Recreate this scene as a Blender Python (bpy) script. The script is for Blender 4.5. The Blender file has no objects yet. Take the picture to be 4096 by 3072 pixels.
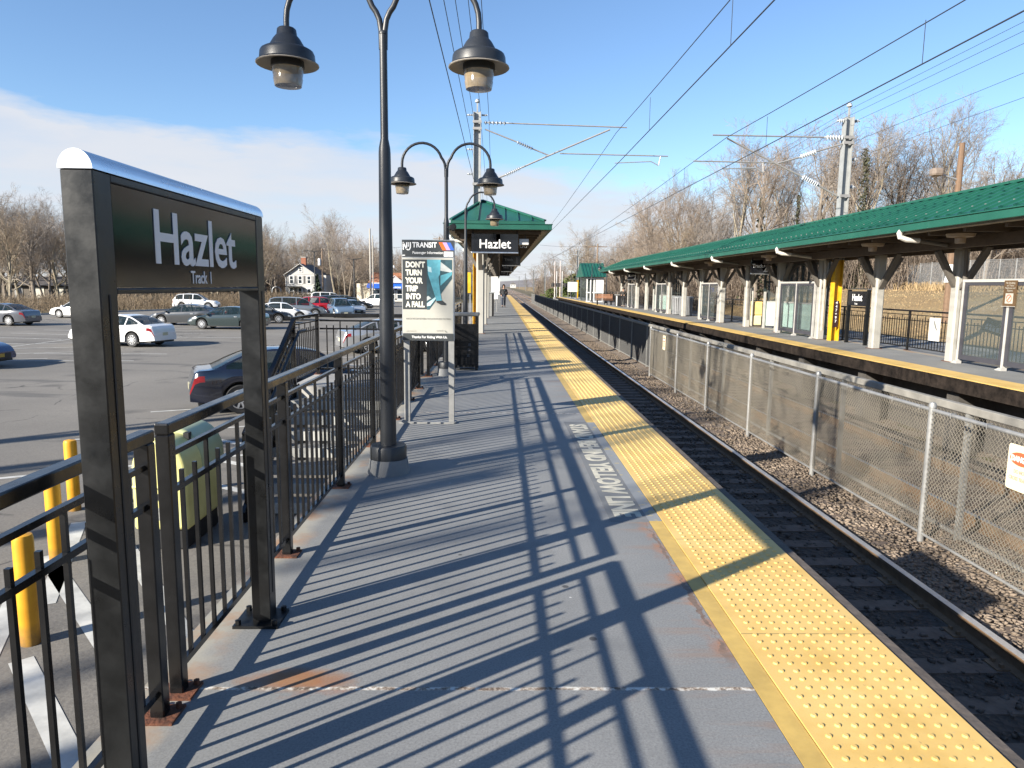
import bpy, math, random
import numpy as np
from mathutils import Vector, Matrix

random.seed(7)
rng = np.random.default_rng(7)
SC = bpy.context.scene
COL = SC.collection
PI = math.pi
rad = math.radians

# ------------------------------------------------------------------ camera
F_PX, CX, CY, EYE = 2839.0, 2048.0, 1536.0, 1.57      # measured on the 4096 px wide photograph
VPX, VPY, ROLL = 2000.0, 1142.0, rad(0.5)
_y = Vector(((VPX - CX) / F_PX, (VPY - CY) / F_PX, 1.0)).normalized()
_u = Vector((math.sin(ROLL), -math.cos(ROLL), 0.0))
_u = (_u - _y * _u.dot(_y)).normalized()
_x = _y.cross(_u)
# rows = camera right / down / forward written in world axes
RIGHT = Vector((_x[0], _y[0], _u[0])); DOWN = Vector((_x[1], _y[1], _u[1])); FWD = Vector((_x[2], _y[2], _u[2]))

def ray(px, py):
    return RIGHT * ((px - CX) / F_PX) + DOWN * ((py - CY) / F_PX) + FWD
def at_z(px, py, z=0.0):
    d = ray(px, py); t = (z - EYE) / d.z
    return Vector((d.x * t, d.y * t, z))
def at_x(px, py, x):
    d = ray(px, py); t = x / d.x
    return Vector((x, d.y * t, EYE + d.z * t))
def at_y(px, py, y):
    d = ray(px, py); t = y / d.y
    return Vector((d.x * t, y, EYE + d.z * t))

cam_d = bpy.data.cameras.new('camera')
cam = bpy.data.objects.new('camera', cam_d); COL.objects.link(cam)
cam_d.sensor_width = 36.0; cam_d.lens = F_PX / 4096.0 * 36.0
cam_d.clip_start = 0.05; cam_d.clip_end = 6000
m3 = Matrix((RIGHT, -DOWN, -FWD)).transposed()
cam.matrix_world = Matrix.Translation((0, 0, EYE)) @ m3.to_4x4()
SC.camera = cam

# ------------------------------------------------------------------ light
SUN_DIR = Vector((-0.793, -0.609, 0)).normalized()     # horizontally towards the sun
SUN_EL = rad(23.7)
sd = Vector((SUN_DIR.x * math.cos(SUN_EL), SUN_DIR.y * math.cos(SUN_EL), math.sin(SUN_EL)))
sl = bpy.data.lights.new('sun', 'SUN'); sl.energy = 5.0; sl.angle = rad(0.5); sl.color = (1.0, 0.925, 0.80)
so = bpy.data.objects.new('sun', sl); COL.objects.link(so)
so.rotation_euler = (-sd).to_track_quat('-Z', 'Y').to_euler()
so.location = (-40, -30, 40)

W = bpy.data.worlds.new('World'); SC.world = W; W.use_nodes = True
nt = W.node_tree; nt.nodes.clear()
def wn(t, **k):
    n = nt.nodes.new(t)
    for a, b in k.items(): setattr(n, a, b)
    return n
def wmath(op, a, b=None, clamp=False):
    n = wn('ShaderNodeMath', operation=op, use_clamp=clamp)
    for i, v in enumerate((a, b)):
        if v is None: continue
        if isinstance(v, (int, float)): n.inputs[i].default_value = v
        else: nt.links.new(v, n.inputs[i])
    return n.outputs[0]
sky = wn('ShaderNodeTexSky', sky_type='NISHITA'); sky.sun_disc = False
sky.sun_elevation = SUN_EL; sky.sun_rotation = math.atan2(SUN_DIR.x, SUN_DIR.y) % (2 * PI)
sky.air_density = 1.0; sky.dust_density = 0.15; sky.ozone_density = 3.0
tc = wn('ShaderNodeTexCoord'); sep = wn('ShaderNodeSeparateXYZ')
nt.links.new(tc.outputs['Generated'], sep.inputs[0])
# clouds: a low bank towards the horizon, ragged on top, higher on the left
den = wmath('MAXIMUM', wmath('ADD', sep.outputs[2], 0.10), 0.02)
cu = wmath('DIVIDE', sep.outputs[0], den); cv = wmath('DIVIDE', sep.outputs[1], den)
comb = wn('ShaderNodeCombineXYZ'); nt.links.new(cu, comb.inputs[0]); nt.links.new(cv, comb.inputs[1])
n1 = wn('ShaderNodeTexNoise'); n1.inputs['Scale'].default_value = 0.9; n1.inputs['Detail'].default_value = 7; n1.inputs['Roughness'].default_value = 0.55
nt.links.new(comb.outputs[0], n1.inputs['Vector'])
n2 = wn('ShaderNodeTexNoise'); n2.inputs['Scale'].default_value = 3.2; n2.inputs['Detail'].default_value = 6; n2.inputs['Roughness'].default_value = 0.6
mp = wn('ShaderNodeMapping'); mp.inputs['Scale'].default_value = (1, 1, 4.2)
nt.links.new(tc.outputs['Generated'], mp.inputs[0]); nt.links.new(mp.outputs[0], n2.inputs['Vector'])
edge = wmath('SUBTRACT', 0.163, wmath('MULTIPLY', sep.outputs[0], 0.085))
edge = wmath('ADD', edge, wmath('MULTIPLY', wmath('SUBTRACT', n2.outputs[0], 0.5), 0.16))
mask = wmath('MULTIPLY', wmath('SUBTRACT', edge, sep.outputs[2]), 34.0, True)
thin = wmath('MULTIPLY', wmath('SUBTRACT', n1.outputs[0], 0.26), 3.4, True)
thin = wmath('ADD', wmath('MULTIPLY', thin, 0.36), 0.64, True)
mask = wmath('MULTIPLY', wmath('MULTIPLY', mask, thin), 0.94, True)
shade = wn('ShaderNodeMix', data_type='RGBA'); shade.inputs[6].default_value = (4.3, 4.7, 5.4, 1); shade.inputs[7].default_value = (5.4, 5.4, 5.6, 1)
nt.links.new(n1.outputs[0], shade.inputs[0])
mix = wn('ShaderNodeMix', data_type='RGBA')
tint = wn('ShaderNodeMix', data_type='RGBA', blend_type='MULTIPLY'); tint.inputs[0].default_value = 1.0; tint.inputs[7].default_value = (1.12, 1.20, 1.30, 1)
nt.links.new(sky.outputs[0], tint.inputs[6])
nt.links.new(mask, mix.inputs[0]); nt.links.new(tint.outputs[2], mix.inputs[6]); nt.links.new(shade.outputs[2], mix.inputs[7])
bg = wn('ShaderNodeBackground'); bg.inputs[1].default_value = 0.062
out = wn('ShaderNodeOutputWorld')
nt.links.new(mix.outputs[2], bg.inputs[0]); nt.links.new(bg.outputs[0], out.inputs[0])

vs_ = SC.view_settings; SC.display_settings.display_device = 'sRGB'
vs_.view_transform = 'Standard'; vs_.look = 'None'; vs_.gamma = 1; vs_.exposure = 1.35; vs_.use_curve_mapping = False
try:
    SC.cycles.max_bounces = 6; SC.cycles.transparent_max_bounces = 16; SC.cycles.caustics_reflective = False; SC.cycles.caustics_refractive = False
    SC.cycles.use_denoising = True
except Exception: pass

# ------------------------------------------------------------------ objects
def tag(o, label=None, cat=None, group=None, kind=None):
    if label: o['label'] = label
    if cat: o['category'] = cat
    if group: o['group'] = group
    if kind: o['kind'] = kind
    return o
def thing(name, label, cat, loc=(0, 0, 0), group=None, rz=0.0):
    o = bpy.data.objects.new(name, None); COL.objects.link(o)
    o.empty_display_size = 0.2; o.location = loc; o.rotation_euler = (0, 0, rz)
    return tag(o, label, cat, group)
def root_of(o):
    while o.parent: o = o.parent
    return o
def copy_tree(o, parent=None):
    c = o.copy(); COL.objects.link(c)
    if parent: c.parent = parent
    for ch in list(o.children): copy_tree(ch, c)
    return c
def clone(o, loc, rz=0.0, label=None, group=None):
    c = copy_tree(o); c.location = loc; c.rotation_euler = (0, 0, rz)
    if label: c['label'] = label
    if group: c['group'] = group
    return c

class MB:
    """collects shapes (world coordinates) and links them as one mesh object"""
    def __init__(s): s.v = []; s.f = []; s.m = []; s.cur = 0
    def add(s, vs, fs):
        b = len(s.v); s.v.extend(tuple(v) for v in vs)
        s.f.extend(tuple(b + i for i in f) for f in fs); s.m.extend([s.cur] * len(fs)); return s
    def box(s, x0, x1, y0, y1, z0, z1):
        return s.add([(x0,y0,z0),(x1,y0,z0),(x1,y1,z0),(x0,y1,z0),(x0,y0,z1),(x1,y0,z1),(x1,y1,z1),(x0,y1,z1)],
                     [(3,2,1,0),(4,5,6,7),(0,1,5,4),(1,2,6,5),(2,3,7,6),(3,0,4,7)])
    def cbox(s, c, sx, sy, sz): return s.box(c[0]-sx/2, c[0]+sx/2, c[1]-sy/2, c[1]+sy/2, c[2]-sz/2, c[2]+sz/2)
    def bar(s, a, b, w, h, up=(0, 0, 1)):
        a = Vector(a); b = Vector(b); d = (b - a).normalized(); up = Vector(up)
        if abs(d.dot(up)) > 0.98: up = Vector((0, 1, 0))
        r = d.cross(up).normalized() * (w / 2); u = r.cross(d).normalized() * (h / 2)
        vs = [p + q for p in (a, b) for q in (-r - u, r - u, r + u, -r + u)]
        return s.add(vs, [(0,1,2,3),(7,6,5,4),(0,4,5,1),(1,5,6,2),(2,6,7,3),(3,7,4,0)])
    def tube(s, pts, r, n=8, cap=True):
        pts = [Vector(p) for p in pts]; k = len(pts)
        rs = list(r) if isinstance(r, (list, tuple)) else [r] * k
        vs = []; ref = None
        for i, p in enumerate(pts):
            d = (pts[min(i + 1, k - 1)] - pts[max(i - 1, 0)]).normalized()
            if ref is None:
                ref = Vector((0, 0, 1)) if abs(d.z) < 0.9 else Vector((1, 0, 0))
            a = d.cross(ref)
            if a.length < 1e-4: a = d.cross(Vector((0, 1, 0)))
            a.normalize(); b = d.cross(a).normalized(); ref = a.cross(d)
            for j in range(n):
                t = 2 * PI * j / n
                vs.append(p + (a * math.cos(t) + b * math.sin(t)) * rs[i])
        fs = [(i*n+j, i*n+(j+1)%n, (i+1)*n+(j+1)%n, (i+1)*n+j) for i in range(k-1) for j in range(n)]
        if cap: fs += [tuple(range(n-1, -1, -1)), tuple(range((k-1)*n, k*n))]
        return s.add(vs, fs)
    def lathe(s, c, prof, n=20, cap=False):
        vs = [(c[0]+r*math.cos(2*PI*j/n), c[1]+r*math.sin(2*PI*j/n), c[2]+z) for r, z in prof for j in range(n)]
        k = len(prof)
        fs = [(i*n+j, i*n+(j+1)%n, (i+1)*n+(j+1)%n, (i+1)*n+j) for i in range(k-1) for j in range(n)]
        if cap: fs += [tuple(range(n-1, -1, -1)), tuple(range((k-1)*n, k*n))]
        return s.add(vs, fs)
    def prism(s, poly, ax, a0, a1):
        n = len(poly)
        def P(p, a): return (a, p[0], p[1]) if ax == 'x' else (p[0], a, p[1]) if ax == 'y' else (p[0], p[1], a)
        vs = [P(p, a0) for p in poly] + [P(p, a1) for p in poly]
        return s.add(vs, [tuple(range(n-1, -1, -1)), tuple(range(n, 2*n))] + [(i, (i+1)%n, n+(i+1)%n, n+i) for i in range(n)])
    def poly(s, pts): return s.add(pts, [tuple(range(len(pts)))])
    def sphere(s, c, rx, ry, rz, n=12, m=8):
        vs = []; fs = []
        for i in range(m + 1):
            t = PI * i / m
            for j in range(n):
                a = 2 * PI * j / n
                vs.append((c[0]+rx*math.sin(t)*math.cos(a), c[1]+ry*math.sin(t)*math.sin(a), c[2]+rz*math.cos(t)))
        for i in range(m):
            for j in range(n): fs.append((i*n+j, (i+1)*n+j, (i+1)*n+(j+1)%n, i*n+(j+1)%n))
        return s.add(vs, fs)
    def build(s, name, mats, parent=None, smooth=False, bevel=0.0, seg=1, ang=35, loc=None):
        me = bpy.data.meshes.new(name)
        o = bpy.data.objects.new(name, me); COL.objects.link(o)
        off = Vector((0, 0, 0))
        if parent is not None:
            o.parent = parent; off = root_of(parent).location
        elif loc is not None:
            off = Vector(loc); o.location = loc
        me.from_pydata([(v[0]-off[0], v[1]-off[1], v[2]-off[2]) for v in s.v], [], s.f)
        if not isinstance(mats, (list, tuple)): mats = [mats]
        for m in mats: me.materials.append(m)
        if len(mats) > 1: me.polygons.foreach_set('material_index', s.m)
        if smooth:
            me.polygons.foreach_set('use_smooth', [True] * len(me.polygons)); me.set_sharp_from_angle(angle=rad(ang))
        me.update()
        if bevel > 0:
            b = o.modifiers.new('bevel', 'BEVEL'); b.width = bevel; b.segments = seg; b.limit_method = 'ANGLE'; b.angle_limit = rad(40)
        return o

def np_mesh(name, V, Fq, mat, parent=None, smooth=False):
    me = bpy.data.meshes.new(name); n = len(Fq); w = Fq.shape[1]
    me.vertices.add(len(V)); me.vertices.foreach_set('co', V.astype(np.float32).ravel())
    me.loops.add(n * w); me.loops.foreach_set('vertex_index', Fq.astype(np.int32).ravel())
    me.polygons.add(n); me.polygons.foreach_set('loop_start', np.arange(0, n * w, w, dtype=np.int32))
    try: me.polygons.foreach_set('loop_total', np.full(n, w, dtype=np.int32))
    except Exception: pass
    if smooth: me.polygons.foreach_set('use_smooth', np.ones(n, dtype=bool))
    me.update(calc_edges=True); me.validate()
    me.materials.append(mat)
    o = bpy.data.objects.new(name, me); COL.objects.link(o)
    if parent: o.parent = parent
    return o

# ------------------------------------------------------------------ materials
def M(name, col, rough=0.55, metal=0.0, var=0.14, vs=6.0, bump=0.0, bs=40.0, spec=0.5, coat=0.0, alpha=1.0, tint=None, tf=0.5, trans=0.0):
    m = bpy.data.materials.new(name); m.use_nodes = True
    t = m.node_tree; b = t.nodes['Principled BSDF']
    b.inputs['Roughness'].default_value = rough; b.inputs['Metallic'].default_value = metal
    b.inputs['Specular IOR Level'].default_value = spec; b.inputs['Coat Weight'].default_value = coat; b.inputs['Coat Roughness'].default_value = 0.05
    b.inputs['Alpha'].default_value = alpha; b.inputs['Transmission Weight'].default_value = trans
    c = tuple(col)
    if var > 0 or tint:
        co = t.nodes.new('ShaderNodeTexCoord'); n = t.nodes.new('ShaderNodeTexNoise')
        n.inputs['Scale'].default_value = vs; n.inputs['Detail'].default_value = 6; n.inputs['Roughness'].default_value = 0.62
        t.links.new(co.outputs['Object'], n.inputs['Vector'])
        r = t.nodes.new('ShaderNodeValToRGB'); t.links.new(n.outputs[0], r.inputs[0])
        e = r.color_ramp.elements
        e[0].position = 0.28; e[1].position = 0.72
        e[0].color = tuple(min(1, x * (1 - var)) for x in c) + (1,)
        e[1].color = tuple(min(1, x * (1 + var)) for x in (tint or c)) + (1,)
        t.links.new(r.outputs[0], b.inputs['Base Color'])
        q = t.nodes.new('ShaderNodeMapRange'); q.inputs[3].default_value = max(0.02, rough * 0.8); q.inputs[4].default_value = min(1, rough * 1.2)
        t.links.new(n.outputs[0], q.inputs[0]); t.links.new(q.outputs[0], b.inputs['Roughness'])
    else:
        b.inputs['Base Color'].default_value = c + (1,)
    if bump > 0:
        co2 = t.nodes.new('ShaderNodeTexCoord'); n2_ = t.nodes.new('ShaderNodeTexNoise')
        n2_.inputs['Scale'].default_value = bs; n2_.inputs['Detail'].default_value = 5
        t.links.new(co2.outputs['Object'], n2_.inputs['Vector'])
        bp = t.nodes.new('ShaderNodeBump'); bp.inputs['Strength'].default_value = bump; bp.inputs['Distance'].default_value = 0.02
        t.links.new(n2_.outputs[0], bp.inputs['Height']); t.links.new(bp.outputs[0], b.inputs['Normal'])
    return m

class NT:
    """tiny helper for the few richer surface materials"""
    def __init__(s, name, rough=0.7):
        s.m = bpy.data.materials.new(name); s.m.use_nodes = True; s.t = s.m.node_tree; s.b = s.t.nodes['Principled BSDF']
        s.b.inputs['Roughness'].default_value = rough
        s.co = s.t.nodes.new('ShaderNodeTexCoord').outputs['Object']
        sp = s.t.nodes.new('ShaderNodeSeparateXYZ'); s.t.links.new(s.co, sp.inputs[0]); s.X, s.Y, s.Z = sp.outputs
    def noise(s, scale, detail=5, rough=0.6, stretch=None):
        n = s.t.nodes.new('ShaderNodeTexNoise'); n.inputs['Scale'].default_value = scale; n.inputs['Detail'].default_value = detail; n.inputs['Roughness'].default_value = rough
        v = s.co
        if stretch:
            mp_ = s.t.nodes.new('ShaderNodeMapping'); mp_.inputs['Scale'].default_value = stretch; s.t.links.new(v, mp_.inputs[0]); v = mp_.outputs[0]
        s.t.links.new(v, n.inputs['Vector']); return n.outputs[0]
    def voro(s, scale, feature='F1', stretch=None):
        n = s.t.nodes.new('ShaderNodeTexVoronoi'); n.feature = feature; n.inputs['Scale'].default_value = scale
        v = s.co
        if stretch:
            mp_ = s.t.nodes.new('ShaderNodeMapping'); mp_.inputs['Scale'].default_value = stretch; s.t.links.new(v, mp_.inputs[0]); v = mp_.outputs[0]
        s.t.links.new(v, n.inputs['Vector']); return n
    def math(s, op, a, b=None, clamp=False):
        n = s.t.nodes.new('ShaderNodeMath'); n.operation = op; n.use_clamp = clamp
        for i, v in enumerate((a, b)):
            if v is None: continue
            if isinstance(v, (int, float)): n.inputs[i].default_value = v
            else: s.t.links.new(v, n.inputs[i])
        return n.outputs[0]
    def ramp(s, v, stops):
        r = s.t.nodes.new('ShaderNodeValToRGB'); s.t.links.new(v, r.inputs[0]); e = r.color_ramp.elements
        while len(e) < len(stops): e.new(0.5)
        for el, (p, c) in zip(e, stops): el.position = p; el.color = (c if isinstance(c, tuple) else (c, c, c)) + (1,)
        return r.outputs[0]
    def mr(s, v, a, b, c=0.0, d=1.0):
        n = s.t.nodes.new('ShaderNodeMapRange'); n.clamp = True; s.t.links.new(v, n.inputs[0])
        for i, q in enumerate((a, b, c, d)): n.inputs[i + 1].default_value = q
        return n.outputs[0]
    def mix(s, f, a, b):
        n = s.t.nodes.new('ShaderNodeMix'); n.data_type = 'RGBA'
        for i, v in ((0, f), (6, a), (7, b)):
            if isinstance(v, (int, float)): n.inputs[i].default_value = v
            elif isinstance(v, tuple): n.inputs[i].default_value = v + (1,)
            else: s.t.links.new(v, n.inputs[i])
        return n.outputs[2]
    def bump(s, h, strength=0.3, dist=0.01):
        n = s.t.nodes.new('ShaderNodeBump'); n.inputs['Strength'].default_value = strength; n.inputs['Distance'].default_value = dist
        s.t.links.new(h, n.inputs['Height']); s.t.links.new(n.outputs[0], s.b.inputs['Normal']); return s
    def done(s, col):
        s.t.links.new(col, s.b.inputs['Base Color']); return s.m

def scuffed(name, col, rough, speck, amount=0.62, sc=70.0, streak=0.35):
    """dark paint with chips, dust specks and faint streaks of its own"""
    p = NT(name, rough)
    a = p.noise(9.0, 5, 0.6); c = p.mix(p.mr(a, 0.35, 0.7), tuple(x * 0.75 for x in col), tuple(x * 1.5 for x in col))
    c = p.mix(p.mr(p.noise(sc, 3, 0.7), amount, amount + 0.05, 0, 0.7), c, speck)
    st = p.noise(4.0, 5, 0.65, (7.0, 7.0, 0.6)); c = p.mix(p.mr(st, 0.60, 0.75, 0, streak), c, tuple(x * 2.2 + 0.004 for x in col))
    rr = p.mr(a, 0.3, 0.7, rough * 0.8, rough * 1.5); p.t.links.new(rr, p.b.inputs['Roughness'])
    p.bump(p.noise(45.0, 4, 0.6), 0.06, 0.004)
    return p.done(c)
BLACK = scuffed('black_paint', (0.006, 0.006, 0.0065), 0.20, (0.08, 0.07, 0.06), 0.745, 70.0, 0.12)
BLACKM = M('black_matt', (0.008, 0.008, 0.009), 0.6, var=0.3)
LAMPG = M('dark_grey_paint', (0.020, 0.023, 0.028), 0.42, var=0.15, vs=9, bump=0.04, bs=120)
LAMPIN = M('lamp_reflector', (0.34, 0.31, 0.27), 0.5)
GLASSY = M('lamp_lens', (0.26, 0.20, 0.12), 0.12, var=0.3, vs=14, alpha=0.75)
ALU = M('brushed_aluminium', (0.72, 0.74, 0.77), 0.28, 1.0, var=0.06)
WHITE = M('white_paint', (0.60, 0.60, 0.59), 0.5, var=0.06)
CREAM = M('cream_paint', (0.45, 0.43, 0.37), 0.55, var=0.08, vs=3)
LETTER = M('letter_white', (0.62, 0.63, 0.65), 0.55, var=0.05)
LETTERB = M('letter_bright', (0.85, 0.85, 0.84), 0.5, var=0.03)
GALV = M('galvanised_steel', (0.36, 0.38, 0.40), 0.5, 0.55, var=0.18, vs=20)
GALVL = M('galvanised_bright', (0.27, 0.27, 0.265), 0.45, 0.35, var=0.14, vs=15)
_g = NT('green_roof_metal', 0.42)
_gc = _g.ramp(_g.noise(1.1, 5, 0.6), [(0.28, (0.009, 0.070, 0.050)), (0.55, (0.011, 0.086, 0.059)), (0.8, (0.018, 0.108, 0.076))])
_gc = _g.mix(_g.mr(_g.noise(2.6, 5, 0.65, (0.35, 5.0, 0.35)), 0.56, 0.76, 0, 0.40), _gc, (0.030, 0.115, 0.088))
_gc = _g.mix(_g.mr(_g.noise(5.0, 4, 0.7, (0.6, 3.0, 0.6)), 0.66, 0.74, 0, 0.5), _gc, (0.012, 0.045, 0.035))
_g.bump(_g.noise(1.4, 3, 0.5), 0.10, 0.05); GREENM = _g.done(_gc)
WOODD = M('dark_canopy_timber', (0.10, 0.075, 0.055), 0.75, var=0.25, vs=8)
YELLOW = M('yellow_paint', (0.55, 0.32, 0.012), 0.45, var=0.12, vs=5, tint=(0.62, 0.39, 0.02))
YPAINT = M('yellow_edge_paint', (0.44, 0.30, 0.085), 0.6, var=0.2, vs=7)
_o = NT('bollard_yellow', 0.42)
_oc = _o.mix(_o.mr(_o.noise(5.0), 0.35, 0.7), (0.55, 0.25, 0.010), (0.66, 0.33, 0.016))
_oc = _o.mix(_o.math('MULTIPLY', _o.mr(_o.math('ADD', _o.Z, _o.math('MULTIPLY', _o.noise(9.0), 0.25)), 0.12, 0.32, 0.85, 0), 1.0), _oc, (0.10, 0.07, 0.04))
_oc = _o.mix(_o.mr(_o.noise(11.0, 5, 0.7, (1, 1, 0.25)), 0.62, 0.70, 0, 0.8), _oc, (0.16, 0.08, 0.035))
ORANGE = _o.done(_oc)
RUST = M('rusty_steel', (0.018, 0.012, 0.010), 0.9, var=0.5, vs=18, bump=0.4, bs=70, tint=(0.11, 0.036, 0.016))
TIMBER = M('weathered_timber', (0.085, 0.07, 0.06), 0.85, var=0.35, vs=9, bump=0.35, bs=30)
CONC = M('concrete', (0.34, 0.33, 0.31), 0.85, var=0.18, vs=5, bump=0.12, bs=60)
STRIPE = M('road_marking', (0.42, 0.42, 0.40), 0.75, var=0.30, vs=3.5)
TYRE = M('tyre_rubber', (0.016, 0.016, 0.017), 0.8, var=0.2)
RIM = M('alloy_rim', (0.62, 0.63, 0.65), 0.3, 0.7, var=0.05)
CARGLASS = M('car_glass', (0.012, 0.022, 0.022), 0.03, var=0.0, spec=0.8, alpha=0.58)
REDL = M('tail_light', (0.20, 0.006, 0.010), 0.12, var=0.05)
HEADL = M('head_light', (0.30, 0.32, 0.34), 0.08, var=0.05)
TRIM = M('black_trim', (0.02, 0.02, 0.02), 0.5, var=0.1)
PLATE = M('number_plate', (0.50, 0.47, 0.32), 0.5, var=0.15, vs=40)
PLATEY = M('number_plate_amber', (0.55, 0.32, 0.05), 0.5, var=0.15, vs=40)
INSUL = M('insulator_porcelain', (0.40, 0.42, 0.44), 0.25, var=0.05)
WIRE = M('wire', (0.05, 0.055, 0.065), 0.5, 0.4, var=0.0)

def text(body, size, origin, right, up, mat, parent, name='lettering', align='CENTER', bold=0.0, sx=1.0, ext=0.0015, spacing=1.0, fit=None, fith=None):
    """flat lettering as one mesh; origin = baseline point"""
    c = bpy.data.curves.new('txt', 'FONT'); c.body = body; c.size = size; c.align_x = align; c.extrude = ext; c.offset = bold; c.space_character = spacing
    c.resolution_u = 3
    o = bpy.data.objects.new('txt', c); COL.objects.link(o)
    dg = bpy.context.evaluated_depsgraph_get()
    me = bpy.data.meshes.new_from_object(o.evaluated_get(dg))
    bpy.data.objects.remove(o); bpy.data.curves.remove(c)
    if fith:
        k_ = fith / max(v.co.y for v in me.vertices); me.transform(Matrix.Diagonal((k_, k_, 1, 1)))
    if fit:
        xs_t = [v.co.x for v in me.vertices]; sx = fit / (max(xs_t) - min(xs_t))
        if align == 'LEFT': me.transform(Matrix.Translation((-min(xs_t), 0, 0)))
    right = Vector(right).normalized(); up = Vector(up).normalized(); nrm = right.cross(up)
    off = Vector(origin) - (root_of(parent).location if parent else Vector((0, 0, 0)))
    mtx = Matrix((right * sx, up, nrm)).transposed().to_4x4(); mtx.translation = off
    me.transform(mtx); me.name = name
    me.materials.clear(); me.materials.append(mat)
    ob = bpy.data.objects.new(name, me); COL.objects.link(ob)
    if parent: ob.parent = parent
    return ob
# ================================================================== setting
LOT = -1.40
def sstep(a, b, x):
    t = min(1, max(0, (x - a) / (b - a))); return t * t * (3 - 2 * t)
def terr(x, y):
    """height of the open ground"""
    z = -1.46
    if x > 9.0:
        hill = 2.95 * sstep(11.0, 30.0, x) * (1 - 0.85 * sstep(62, 105, y))
        z = -1.46 + hill + 0.035 * max(0, x - 30) * (1 - sstep(60, 140, y))
        z += 0.10 * math.sin(x * 0.9 + 0.4 * y) * math.sin(y * 0.53) * sstep(11, 16, x)
    return z
# --- ground: one sheet to the horizon
def grid_mesh(xs, ys, fz):
    V = np.array([(x, y, fz(x, y)) for y in ys for x in xs]); n = len(xs)
    Fq = np.array([(j*n+i, j*n+i+1, (j+1)*n+i+1, (j+1)*n+i) for j in range(len(ys)-1) for i in range(n-1)])
    return V, Fq
xs = sorted(set([-2500, -1200, -600, -300, -150, -90, -60, -40, -20, -8, 0, 9] + [9 + 0.9*i for i in range(1, 40)] + [50, 60, 80, 110, 160, 300, 700, 1500, 2500]))
ys = sorted(set([-600, -200, -80, -30] + [-20 + 2.0*i for i in range(0, 66)] + [120, 135, 150, 180, 220, 300, 450, 800, 1500, 3500]))
g = NT('ground_soil', 0.95)
nz = g.noise(0.35, 6, 0.65); nf = g.noise(9.0, 5, 0.7)
dry = g.ramp(nz, [(0.25, (0.17, 0.115, 0.055)), (0.5, (0.25, 0.175, 0.085)), (0.75, (0.30, 0.235, 0.12))])
fine = g.ramp(nf, [(0.3, (0.62, 0.62, 0.62)), (0.7, (1.25, 1.22, 1.15))])
mm = g.t.nodes.new('ShaderNodeMix'); mm.data_type = 'RGBA'; mm.blend_type = 'MULTIPLY'; mm.inputs[0].default_value = 1
g.t.links.new(dry, mm.inputs[6]); g.t.links.new(fine, mm.inputs[7])
lowg = g.mr(g.math('ADD', g.X, g.math('MULTIPLY', nz, 8.0)), 18.5, 22.5)    # greener strip at the foot of the slope
low = g.mix(g.mr(g.noise(1.3), 0.42, 0.6), (0.075, 0.075, 0.026), (0.11, 0.07, 0.045))
left = g.mr(g.X, -2, 0.0)
colr = g.mix(g.math('MULTIPLY', left, lowg), low, mm.outputs[2])
g.bump(nf, 0.6, 0.08); g.done(colr)
V, Fq = grid_mesh(xs, ys, terr)
ground = np_mesh('ground', V, Fq, g.m, smooth=True); tag(ground, kind='structure')

# --- parking lot
a = NT('asphalt', 0.9)
na = a.noise(0.16, 5, 0.6); nb = a.noise(46.0, 4, 0.7); nw = a.noise(1.6, 4, 0.6)
base = a.ramp(na, [(0.3, (0.118, 0.110, 0.100)), (0.55, (0.158, 0.147, 0.132)), (0.75, (0.190, 0.176, 0.157))])
gr = a.ramp(nb, [(0.3, (0.72, 0.72, 0.72)), (0.7, (1.25, 1.25, 1.24))])
m2 = a.t.nodes.new('ShaderNodeMix'); m2.data_type = 'RGBA'; m2.blend_type = 'MULTIPLY'; m2.inputs[0].default_value = 1
a.t.links.new(base, m2.inputs[6]); a.t.links.new(gr, m2.inputs[7])
def cracks(s, scale, w, warp, stretch=None):
    v = s.t.nodes.new('ShaderNodeTexVoronoi'); v.feature = 'DISTANCE_TO_EDGE'; v.inputs['Scale'].default_value = scale
    wv = s.t.nodes.new('ShaderNodeTexNoise'); wv.inputs['Scale'].default_value = scale * 3; s.t.links.new(s.co, wv.inputs['Vector'])
    va = s.t.nodes.new('ShaderNodeVectorMath'); va.operation = 'MULTIPLY_ADD'
    va.inputs[1].default_value = (warp,) * 3; s.t.links.new(wv.outputs['Color'], va.inputs[0]); s.t.links.new(s.co, va.inputs[2])
    s.t.links.new(va.outputs[0], v.inputs['Vector'])
    return s.mr(v.outputs['Distance'], 0.0, w, 1.0, 0.0)
oil = a.voro(0.55); nwo = a.noise(3.0)
ck = a.math('MULTIPLY', cracks(a, 0.16, 0.006, 1.6), a.mr(nw, 0.45, 0.6))
patch = a.mr(a.noise(0.5, 3, 0.5, (0.35, 2.0, 1)), 0.60, 0.66)
cA = a.mix(a.math('MULTIPLY', patch, 0.55), m2.outputs[2], (0.05, 0.05, 0.05))
cA = a.mix(a.math('MULTIPLY', a.mr(a.math('ADD', oil.outputs['Distance'], a.math('MULTIPLY', nwo, 0.25)), 0.18, 0.34, 1, 0), 0.6), cA, (0.035, 0.034, 0.034))
cB = a.mix(a.math('MULTIPLY', ck, 0.85), cA, (0.018, 0.018, 0.018))
a.bump(nb, 0.35, 0.01); a.done(cB)
mb = MB(); mb.poly([(-2.2, -40, LOT), (-2.2, 118, LOT), (-24.5, 121, LOT), (-31.0, 86, LOT), (-41.5, 58, LOT), (-75, 46, LOT), (-75, -40, LOT)])
lot = mb.build('parking_lot', a.m); tag(lot, kind='structure')
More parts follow.
